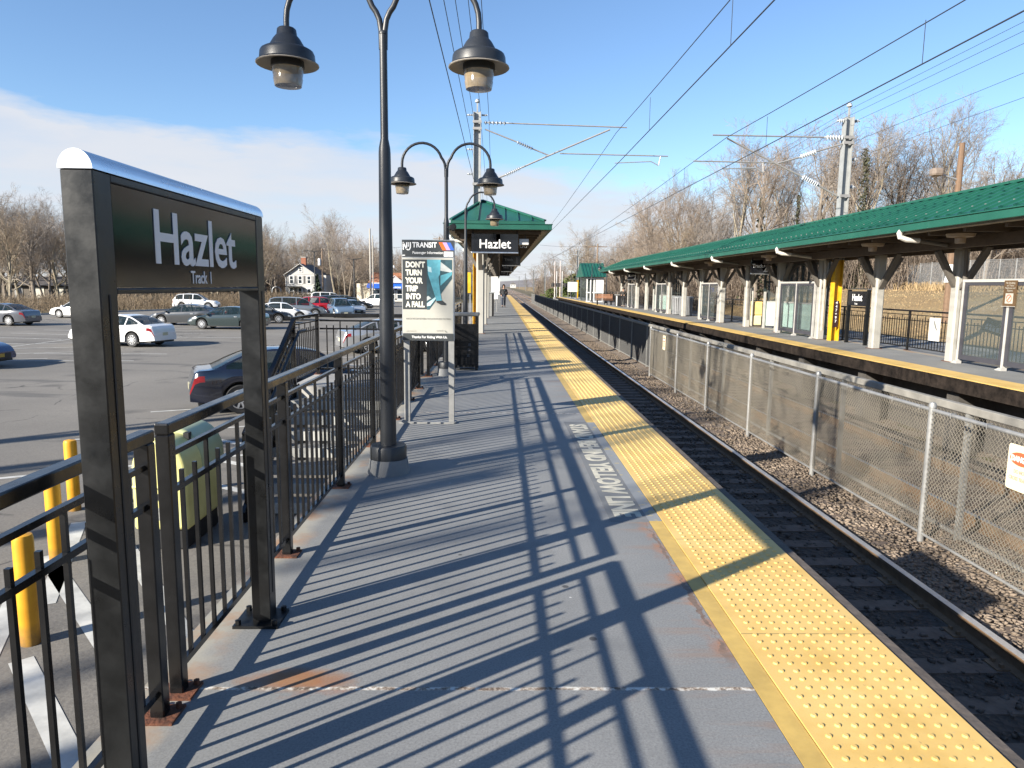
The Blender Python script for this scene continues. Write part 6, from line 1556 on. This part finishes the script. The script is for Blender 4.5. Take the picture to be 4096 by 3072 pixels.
def gen_tree(seed, h, r0, spread=0.7, fork=0.3, counts=(10, 8, 7, 5), multi=1, tw=1.0, lead=0.62):
    """returns two MB: trunk with limbs, and the crown of twigs"""
    R = random.Random(seed); T, Cn = MB(), MB()
    def branch(p, d, L, r, lev):
        k = 5 if lev == 0 else 4 if lev <= 1 else 3
        pts = [p.copy()]; dd = d.copy(); wob = (0.11, 0.22, 0.30, 0.38, 0.45)[lev]; up = (0.04, 0.16, 0.10, 0.06, 0.03)[lev]
        for i in range(k):
            dd = (dd + rvec(R, wob) + Vector((0, 0, up))).normalized(); pts.append(pts[-1] + dd * (L / k))
        rs = [max(r * (1 - (0.55 if lev == 0 else 0.75) * i / k), 0.0055 * tw) for i in range(k + 1)]
        tgt = T if lev <= 1 else Cn
        if lev in (2, 3): tgt.tube(pts, rs, 3, cap=False)
        elif lev >= 4: tgt.tube([pts[0], pts[2], pts[-1]], [rs[0], rs[0]*0.9, rs[-1]], 3, cap=False)
        else: tgt.tube(pts, rs, 8 if lev == 0 else 5, cap=False)
        if lev >= len(counts): return
        n = counts[lev]
        for c in range(n):
            t = (fork + (1 - fork) * (c + R.random()) / n) if lev == 0 else (0.18 + 0.82 * (c + R.random()) / n)
            t = min(t, 0.995); ii = min(int(t * k), k - 1); q = pts[ii].lerp(pts[ii+1], t * k - ii)
            base = (pts[ii+1] - pts[ii]).normalized(); a = R.uniform(0, 2 * PI)
            side = base.orthogonal().normalized(); side = Matrix.Rotation(a, 3, base) @ side
            sp = spread * R.uniform(0.6, 1.3) * (1.45 - 0.75 * t if lev == 0 else 1.15)
            nd = (base + side * sp).normalized()
            if nd.z < -0.05: nd.z *= 0.3
            fac = (0.66 * (1.12 - 0.30 * t) if lev == 0 else 0.58 * (1.15 - 0.5 * t)) * R.uniform(0.7, 1.15)
            branch(q, nd, L * fac, max(0.0062 * tw, rs[ii] * (0.52 if lev < 2 else 0.6)), lev + 1)
    for m_ in range(multi):
        d = Vector((R.uniform(-.28, .28), R.uniform(-.28, .28), 1)) if multi > 1 else Vector((R.uniform(-.06, .06), R.uniform(-.06, .06), 1))
        branch(Vector((R.uniform(-.3, .3) * (multi > 1), R.uniform(-.3, .3) * (multi > 1), -0.2)), d.normalized(), h * lead * R.uniform(0.85, 1.0), r0 * (1 if multi == 1 else 0.7), 0)
    return T, Cn
HT = []
def tree_proto(seed, h, r0, bark, twig, **k):
    T, Cn = gen_tree(seed, h, r0, **k)
    r = thing('bare_tree', 'bare tree', 'tree', (0, 0, 0))
    T.build('trunk', bark, r, smooth=True); Cn.build('crown', twig, r)
    HT.append(float(np.percentile([v[2] for v in Cn.v], 99)))
    return r
PR = [
 tree_proto(1, 14, 0.24, BARK, TWIGG, spread=0.80, fork=0.30),
 tree_proto(2, 15, 0.21, BARK, TWIG, spread=0.66, fork=0.40, lead=0.68),
 tree_proto(3, 12, 0.18, BARKL, TWIGT, spread=0.85, fork=0.22),
 tree_proto(4, 13, 0.22, BARK, TWIG, spread=0.80, fork=0.35, counts=(8, 7, 6, 4), multi=2),
 tree_proto(5, 16, 0.20, BARKL, TWIGG, spread=0.58, fork=0.48, lead=0.70),
 tree_proto(6, 8, 0.11, BARKL, TWIGT, spread=0.8, fork=0.10, counts=(7, 6, 6, 4), multi=3),
 tree_proto(8, 11, 0.16, BARKL, TWIG, spread=0.75, fork=0.16, counts=(8, 7, 6, 4), multi=2),
 tree_proto(11, 19, 0.26, BARK, TWIGG, spread=0.50, fork=0.45, counts=(7, 4, 2), lead=0.72),
]
_fresh = [True] * len(PR)
def plant(i, x, y, label, group=None, s=1.0, rz=None, z=None, name=None):
    R = random.Random(int(x * 37 + y * 101)); rz = R.uniform(0, 6.28) if rz is None else rz
    o = PR[i] if _fresh[i] else copy_tree(PR[i]); _fresh[i] = False
    o.location = (x, y, terr(x, y) if z is None else z); o.rotation_euler = (0, 0, rz); o.scale = (s, s, s * R.uniform(0.95, 1.08))
    o['label'] = label
    if group: o['group'] = group
    elif 'group' in o: del o['group']
    return o
def plant_px(i, px, pyt, y, label, hproto, group=None):
    """tree whose tip reaches the given picture height at distance y"""
    t = at_y(px, pyt, y); zb = terr(t.x, y)
    return plant(i, t.x, y, label, group, max(0.35, (t.z - zb) / HT[i]))
# individually recognisable trees on the left
plant_px(0, 100, 775, 84, 'double trunked grey tree left of the low dark roofed house', HT[0])
plant_px(2, 214, 880, 88, 'pale barked tree in front of the low dark roofed house', HT[2])
plant_px(2, 10, 850, 80, 'tan tree cut by the left edge of the photo', HT[2])
plant_px(0, 1225, 890, 150, 'broad dark bare tree directly behind the white house', HT[0])
plant_px(4, 1335, 845, 128, 'tallest bare tree between the white house and the tall lamp', HT[4])
plant_px(3, 1385, 905, 124, 'forked bare tree beside the tallest one near the pale poles', HT[3])
plant_px(4, 1085, 865, 160, 'bare tree showing over the right end of the name sign', HT[4])
plant_px(5, 1458, 1120, 112, 'small many stemmed tree in front of the store', HT[5])
# wood behind the lot
R_ = random.Random(5)
for k in range(95):
    px = R_.uniform(-60, 1500); y = R_.uniform(100, 190) if px > 300 else R_.uniform(84, 150)
    top = (785 if px < 420 else 900 if px < 1320 else 950) + R_.uniform(0, 110)
    if 1480 < px < 1640 or (1130 < px < 1300 and y < 150): y += 60
    plant_px(R_.choice((0, 1, 2, 3, 4, 6)), px, top, y, 'grey brown bare tree in the wood behind the parking lot', 12.5, 'bare trees behind the parking lot')
for k in range(40):
    px = R_.uniform(1250, 1900); plant_px(R_.choice((1, 3, 6)), px, 1000 + R_.uniform(-15, 60) - (40 if px > 1750 else 0), R_.uniform(140, 220), 'brown bare tree behind the store and poster board', 12.5, 'bare trees behind the store')
# wood on the right
for (i, px, top, y, lab) in ((1, 3060, 500, 58, 'tall ivy clad tree under the far mast arms'), (4, 3490, 455, 62, 'tall bare tree with ivy column right of the far mast'), (1, 3610, 480, 66, 'tall grey tree over the green roof right of the ivy column'),
        (4, 3840, 385, 64, 'highest pale tree at the right behind the wooden pole'), (0, 3990, 560, 60, 'bare tree at the right edge above the green roof'), (3, 3330, 500, 66, 'spreading tree directly behind the far mast'), (1, 2780, 700, 84, 'bare tree at the left end of the mast arms'), (4, 2375, 898, 175, 'lone round headed tree above the stair tower')):
    plant_px(i, px, top, y, lab, HT[i])
PRF = ((2080, 1125), (2160, 1085), (2240, 1000), (2330, 965), (2420, 990), (2480, 930), (2560, 880), (2700, 850), (2900, 880), (3100, 880), (3400, 860), (3800, 850), (4300, 840))
def prof(px):
    for (a, ta), (b_, tb_) in zip(PRF[:-1], PRF[1:]):
        if px <= b_: return ta + (tb_ - ta) * (px - a) / (b_ - a)
    return 800
for k in range(15):
    px = 2680 + 95 * k + R_.uniform(-30, 30)
    plant_px(R_.choice((1, 4, 0, 4)), px, R_.uniform(500, 720) + max(0, 3000 - px) * 0.35, R_.uniform(62, 100), 'tall thin bare tree standing above the wood beyond the far platform', 12.5, 'tall bare trees beyond the far platform')
for k in range(120):
    px = 2090 + (4200 - 2090) * (k + R_.random()) / 120
    if px > 2600 and k % 5 in (1, 3): continue
    y = (R_.uniform(125, 330) if px < 2300 else R_.uniform(105, 200) if px < 2560 else R_.uniform(66, 120))
    if y * (px - 2000) / F_PX < 13: y = 13.5 * F_PX / (px - 2000)
    plant_px(R_.choice((0, 1, 1, 2, 3, 4, 6)), px, prof(px) + R_.uniform(-40, 110), y, 'reddish brown bare tree in the wood beyond the far platform', 12.5, 'bare trees beyond the far platform')
# trees beside the camera, out of frame, whose shadows cross the platform, fence and lot
for k, (i, x, y, s) in enumerate(((7, -21.0, -9.4, 1.0), (7, -22.0, -5.0, 1.08), (7, -24.0, -1.0, 1.1), (7, -21.5, 3.4, 1.0))):
    if s > 0: plant(i, x, y, 'bare tree at the edge of the lot beside the viewer, out of the photo', 'trees beside the viewer', s, z=LOT)
for i, f_ in enumerate(_fresh):
    if f_: plant(i, -60 - 3*i, 95, 'grey brown bare tree in the wood behind the parking lot', 'bare trees behind the parking lot')

# ivy on the two clad trunks, as leaves
def leaves(name, pts_fn, n, size, mat, label=None, cat=None, parent=None):
    Vl = []; 
    for k in range(n):
        p = pts_fn(); a = rng.normal(size=3); a /= np.linalg.norm(a); b_ = np.cross(a, rng.normal(size=3)); b_ /= np.linalg.norm(b_) + 1e-6
        s = size * rng.uniform(0.6, 1.3); Vl.append(np.stack([p - a*s - b_*s*0.5, p + a*s*0.2 - b_*s*0.8, p + a*s + b_*s*0.3, p - a*s*0.1 + b_*s*0.8]))
    return np_mesh(name, np.concatenate(Vl), np.arange(4*n).reshape(n, 4), mat, parent)
for (px, y, pyb, pyt, wd, lab) in ((3455, 62, 860, 590, 0.75, 'dark ivy column climbing the trunk right of the far mast'), (3040, 58, 930, 790, 0.8, 'ivy mass on the forked trunk under the far mast arms'), (3185, 70, 900, 780, 0.5, 'thin ivy growth on a trunk left of the far mast')):
    b_ = at_y(px, pyb, y); t_ = at_y(px + 12, pyt, y); zb = terr(b_.x, y)
    o = leaves('ivy', lambda: (lambda u: np.array([b_.x + (t_.x-b_.x)*u + rng.normal()*wd*0.5*(1.1-u), y + rng.normal()*wd*0.4, zb + (t_.z-zb)*u]))(rng.uniform(0, 1)), 900, 0.11, IVY)
    tag(o, lab, 'ivy')
# undergrowth: brush of thin stems along the wood edges and the lot
def brush(name, spots, mat, label, per=46, hh=(1.2, 3.2), rr_=0.012):
    Vl, Fl, nb = [], [], 0
    ring = np.array([(1, 0), (-0.5, 0.87), (-0.5, -0.87)])
    for (x, y) in spots:
        zb = terr(x, y)
        for k in range(per):
            bx, by = x + rng.normal()*1.1, y + rng.normal()*1.1; h = rng.uniform(*hh); lx, ly = rng.normal(size=2) * 0.28 * h
            r = rr_ * rng.uniform(0.7, 1.5) * (1 + y / 120)
            P = np.array([(bx, by, zb - 0.1), (bx + lx*0.35, by + ly*0.35, zb + h*0.5), (bx + lx, by + ly, zb + h)])
            V = np.concatenate([np.stack([P[i, 0] + ring[:, 0]*r*(1-0.35*i), P[i, 1] + ring[:, 1]*r*(1-0.35*i), np.full(3, P[i, 2])], 1) for i in range(3)])
            # two side twigs as thin blades
            tw = []
            for t in (0.45, 0.6, 0.75, 0.9):
                q = P[0] + (P[2]-P[0]) * t; d = rng.normal(size=3) * np.array([1, 1, 0.6]) + (0, 0, 0.7); d = d / np.linalg.norm(d) * h * 0.32; n_ = np.cross(d, (0.3, 0.5, 0.8)); n_ = n_ / (np.linalg.norm(n_)+1e-6) * r * 0.8
                tw.append(np.stack([q - n_, q + n_, q + d + n_*0.4, q + d - n_*0.4]))
            Vl.append(V); 
            for i in range(2):
                for j in range(3): Fl.append((nb + i*3 + j, nb + i*3 + (j+1) % 3, nb + (i+1)*3 + (j+1) % 3, nb + (i+1)*3 + j))
            nb += 9
            for q in tw: Vl.append(q); Fl.append((nb, nb+1, nb+2, nb+3)); nb += 4
    o = np_mesh(name, np.concatenate(Vl), np.array(Fl), mat); tag(o, label, 'brush', kind='stuff'); return o
sp = []
for k in range(210): 
    t = rng.uniform(0, 1); a_ = np.array([-24.5, 121]) if t > 0.5 else np.array([-41.5, 58]); 
    u = rng.uniform(0, 1); p = (np.array([-24.5, 121.]) * u + np.array([-31, 86.]) * (1-u)) if t > 0.72 else (np.array([-31, 86.]) * u + np.array([-41.5, 58.]) * (1-u)) if t > 0.38 else (np.array([-41.5, 58.]) * u + np.array([-75, 46.]) * (1-u))
    p = p + np.array([-rng.uniform(0.8, 16), rng.uniform(0.5, 8)]); sp.append(p)
brush('undergrowth', sp, TWIGT, 'tan winter brush along the far kerb of the lot', hh=(0.5, 1.7))
sp = [(rng.uniform(-80, -12), rng.uniform(150, 215)) for k in range(160)]
sp = [p for p in sp if not (-48 < p[0] < -30 and p[1] < 150)]
brush('undergrowth', sp, TWIG, 'brown thicket filling the wood behind the house and store', per=60, hh=(2.0, 6.5), rr_=0.02)
sp = []
for k in range(330):
    px = rng.uniform(2110, 4250); y = (rng.uniform(60, 110) if px > 2560 else rng.uniform(105, 260)); x = (px - 2000) / F_PX * y
    if x > 13.2: sp.append((x, y))
brush('undergrowth', sp, TWIG, 'brown thicket filling the wood on the right of the tracks', per=60, hh=(1.5, 5.5), rr_=0.017)
# dry grass on the slope
def grass(n, fn, mat, label, hh):
    Vl = []
    for k in range(n):
        x, y = fn(); zb = terr(x, y) - 0.02; h = rng.uniform(*hh); a_ = rng.uniform(0, 6.3); w = 0.012 * (1 + y / 25); l = rng.normal(size=2) * 0.35 * h
        c, s = math.cos(a_) * w, math.sin(a_) * w
        Vl.append(np.array([(x-c, y-s, zb), (x+c, y+s, zb), (x+l[0]+c*0.2, y+l[1]+s*0.2, zb+h), (x+l[0]-c*0.2, y+l[1]-s*0.2, zb+h)]))
    tag(np_mesh('dry_grass', np.concatenate(Vl), np.arange(4*n).reshape(n, 4), mat), label, 'grass', kind='stuff')
GRD = M('grass_dry', (0.25, 0.175, 0.09), 0.9, var=0.25, vs=0.5, tint=(0.30, 0.215, 0.115)); GRG = M('grass_green', (0.10, 0.11, 0.03), 0.9, var=0.35, vs=0.6, tint=(0.17, 0.14, 0.05))
def slope_pt():
    y = rng.uniform(12, 66); return rng.uniform(15, 34), y
def fence_pt():
    t = rng.uniform(-0.25, 1); return pA.x + (pB.x-pA.x)*t + rng.normal()*0.7 - 0.6, pA.y + (pB.y-pA.y)*t + rng.normal()*0.5
grass(16000, slope_pt, GRD, 'straw coloured dry grass on the slope behind the far platform', (0.03, 0.10))
grass(2600, fence_pt, GRD, 'taller straw tufts along the slope fence', (0.25, 0.7))
grass(9000, lambda: (rng.uniform(11.2, 16), rng.uniform(8, 46)), GRG, 'greenish weeds at the foot of the slope behind the far railing', (0.08, 0.35))
# evergreens
def evergreen(px, pyt, y, w, label, n=1600, mat=None, cone=True):
    t = at_y(px, pyt, y); zb = terr(t.x, y); h = t.z - zb
    r = thing('evergreen_tree', label, 'tree', (t.x, y, zb))
    MB().tube([(t.x, y, zb), (t.x, y, zb + h*0.95)], [0.12, 0.02], 7).build('trunk', BARK, r)
    def f():
        u = rng.uniform(0.03, 1) ** 1.25; a_ = rng.uniform(0, 6.3); lay = 0.75 + 0.25 * math.sin(u * 42 + 2*math.sin(a_*3))
        rad_ = (w * (1 - u) if cone else w * math.sqrt(max(0, 1-(2*u-1)**2))) * lay * math.sqrt(rng.uniform(0.15, 1)) * (0.8 + 0.3*math.sin(a_*5+u*9))
        return np.array([t.x + rad_*math.cos(a_), y + rad_*math.sin(a_), zb + h*u - rad_*0.18])
    o = leaves('crown', f, n, 0.055 * h**0.6 * (1 + y/400), mat)
    o.parent = r; o.location = -r.location
EVG = M('needles', (0.028, 0.050, 0.026), 0.8, var=0.4, vs=1.5); EVY = M('needles_olive', (0.075, 0.10, 0.022), 0.8, var=0.35, vs=1.2)
evergreen(1268, 1098, 127, 1.5, 'small grey green conifer against the right side of the white house', mat=EVG)
evergreen(2340, 1085, 112, 3.4, 'dark green evergreen left of the stair tower', 2600, EVG, False)
evergreen(2300, 1095, 128, 4.2, 'olive green evergreen behind the far mast', 2600, EVY, False)
evergreen(2278, 1130, 120, 2.6, 'low olive evergreen beside the crossing signal', 1500, EVY, False)
evergreen(2204, 1155, 140, 2.6, 'small olive bush at the end of the mesh fence', 1400, EVY, False)

# ================================================================== people
SKIN = M('skin', (0.42, 0.26, 0.19), 0.6, var=0.05); COAT = M('coat_black', (0.013, 0.014, 0.018), 0.75, var=0.2); JEANS = M('trousers_navy', (0.022, 0.030, 0.052), 0.8, var=0.2); SHOE = M('shoe_dark', (0.05, 0.045, 0.04), 0.6); GREYC = M('hem_grey', (0.32, 0.33, 0.35), 0.8)
def skin_mesh(name, mat, verts, edges, radii, parent, root=0, sub=1):
    me = bpy.data.meshes.new(name); me.from_pydata(verts, edges, []); me.materials.append(mat)
    o = bpy.data.objects.new(name, me); COL.objects.link(o); o.parent = parent
    md = o.modifiers.new('skin', 'SKIN'); md.use_smooth_shade = True; md.branch_smoothing = 0.6
    lay = me.skin_vertices[0].data if me.skin_vertices else None
    if lay is None:
        bpy.context.view_layer.objects.active = o; lay = me.skin_vertices[0].data
    for i, r in enumerate(radii): lay[i].radius = (r, r) if not isinstance(r, tuple) else r; lay[i].use_root = (i == root)
    s = o.modifiers.new('sub', 'SUBSURF'); s.levels = sub; s.render_levels = sub + 1
    return o
def person(label, x, y, rz, coat, trous, hood=True, step=0.16, arms='pockets', z=0.0, s=1.0):
    r = thing('person', label, 'person', (0, 0, 0))
    # local: facing -Y
    hipz, kz_, shz = 0.92, 0.49, 1.42
    J = [(0,0,0.95),(0,0.0,1.15),(0,0.01,1.36),(0,-0.02,1.48),(0,-0.05,1.60),(0,-0.055,1.70)]
    RJ = [(0.145,0.10),(0.14,0.10),(0.155,0.10),0.058,(0.078,0.095),(0.06,0.075)]
    E_ = [(0,1),(1,2),(2,3),(3,4),(4,5)]
    legs = []
    for sd_, st in ((-1, step), (1, -step)):
        b_ = len(J); J += [(0.095*sd_,0,0.90),(0.10*sd_,-st*0.45-0.02,kz_),(0.10*sd_,-st*0.5+0.06*(st<0)*2*0.5,0.09),(0.105*sd_,-st*0.5-0.13,0.045)]
        RJ += [0.092,0.058,0.040,0.035]; E_ += [(0,b_),(b_,b_+1),(b_+1,b_+2),(b_+2,b_+3)]; legs.append(b_)
    arm = []
    for sd_ in (-1, 1):
        b_ = len(J)
        hand = (0.19*sd_,-0.17,0.93) if arms == 'pockets' else (0.12*sd_,-0.30,1.12)
        J += [(0.20*sd_,0.01,1.40),(0.275*sd_,0.05,1.14),(0.235*sd_,-0.10,0.99) if arms == 'pockets' else (0.20*sd_,-0.18,1.08),hand]
        RJ += [0.062,0.050,0.040,0.036]; E_ += [(2,b_),(b_,b_+1),(b_+1,b_+2),(b_+2,b_+3)]; arm.append(b_)
        # five unequal fingers, curled
        for q in range(5):
            f0 = len(J); dx = (q-2)*0.017; l_ = (0.055,0.075,0.082,0.076,0.06)[q]
            J += [(hand[0]+dx*0.8, hand[1]-0.03, hand[2]-0.02), (hand[0]+dx, hand[1]-0.05, hand[2]-0.02-l_*0.6), (hand[0]+dx, hand[1]-0.035, hand[2]-0.02-l_)]
            RJ += [0.010,0.009,0.008]; E_ += [(b_+3,f0),(f0,f0+1),(f0+1,f0+2)]
    body = skin_mesh('body', SKIN, J, E_, RJ, r)
    # face
    nb = MB(); nb.sphere((0,-0.155,1.63), 0.014, 0.022, 0.024, 8, 6); nb.build('nose', SKIN, r, smooth=True)
    for sd_ in (-1, 1): MB().sphere((0.032*sd_,-0.135,1.655), 0.013, 0.008, 0.008, 8, 6).build('eye', TRIM, r, smooth=True)
    MB().sphere((0,-0.138,1.585), 0.026, 0.010, 0.007, 8, 6).build('mouth', M('lips', (0.30, 0.12, 0.10), 0.6, var=0), r, smooth=True)
    # coat over torso and arms
    Jc = [(0,0.0,0.80),(0,0.0,0.98),(0,0.01,1.18),(0,0.015,1.38),(0,0.0,1.47)]; Rc = [(0.205,0.15),(0.20,0.145),(0.19,0.14),(0.20,0.135),0.10]; Ec = [(0,1),(1,2),(2,3),(3,4)]
    for b0 in arm:
        b_ = len(Jc); Jc += [J[b0],J[b0+1],J[b0+2]] + ([tuple(Vector(J[b0+2]).lerp(Vector(J[b0+3]), 0.75))]); Rc += [0.085,0.075,0.062,0.056]; Ec += [(3,b_),(b_,b_+1),(b_+1,b_+2),(b_+2,b_+3)]
    co = skin_mesh('coat', coat, Jc, Ec, Rc, r)
    MB().lathe((0,0,0.775), [(0.185,0),(0.20,0.0),(0.205,0.022),(0.19,0.03)], 18).build('hem', GREYC if hood else coat, r, smooth=True)
    Jt = [(0,0,0.92)]; Rt = [(0.165,0.125)]; Et = []
    for b0 in legs:
        b_ = len(Jt); Jt += [J[b0],J[b0+1],tuple(Vector(J[b0+2]) + Vector((0,0,0.03)))]; Rt += [0.105,0.080,0.068]; Et += [(0,b_),(b_,b_+1),(b_+1,b_+2)]
    skin_mesh('trousers', trous, Jt, Et, Rt, r)
    for b0 in legs:
        a = Vector(J[b0+2]); MB().prism([(a.y+0.06,0.0),(a.y-0.20,0.0),(a.y-0.21,0.04),(a.y-0.10,0.09),(a.y+0.06,0.10)], 'x', a.x-0.05, a.x+0.05).build('shoe', SHOE, r, bevel=0.015, seg=2)
    if hood:
        # open-faced hood
        hd = MB(); n, m_ = 16, 9; vs = []; fs = []
        for i in range(m_ + 1):
            t = PI * (0.02 + 0.80 * i / m_)
            for j in range(n + 1):
                a = -0.80 + PI/2 + (2*PI - 1.6) * 0 + (0.85 + (2*PI - 1.7) * j / n) - PI/2 - PI/2 + 0.80
                rx_, ry_, rz_ = 0.128, 0.15, 0.165
                vs.append((rx_*math.sin(t)*math.cos(a), -0.03 + ry_*math.sin(t)*math.sin(a), 1.63 + rz_*math.cos(t)))
        for i in range(m_):
            for j in range(n): fs.append((i*(n+1)+j, (i+1)*(n+1)+j, (i+1)*(n+1)+j+1, i*(n+1)+j+1))
        hd.add(vs, fs); ho = hd.build('hood', coat, r, smooth=True); sl2 = ho.modifiers.new('thick', 'SOLIDIFY'); sl2.thickness = 0.018
        MB().poly([(0.055,-0.2,1.28),(0.115,-0.19,1.28),(0.115,-0.18,1.36),(0.055,-0.19,1.36)]).build('badge', M('badge_pale', (0.30, 0.42, 0.46), 0.6), r)
    else:
        MB().sphere((0,-0.01,1.66), 0.105, 0.118, 0.115, 14, 10).build('hair', TRIM, r, smooth=True)
        MB().tube([(-0.06,0.08,1.62),(-0.05,0.09,1.45)], [0.06,0.03], 8).build('hair', TRIM, r)
    r.location = (x, y, z); r.rotation_euler = (0, 0, rz); r.scale = (s, s, s)
    return r
person('person in a black hooded coat walking towards the viewer on the near platform', 0.27, 52.5, 0.05, COAT, JEANS, True, 0.16, 'pockets', s=0.93)
person('person in a dark coat standing looking down on the far platform', 9.75, 56.4, -0.3, M('coat_dark_brown', (0.024, 0.020, 0.018), 0.75, var=0.2), M('trousers_black', (0.015, 0.015, 0.018), 0.8), False, 0.06, 'phone', s=0.86)
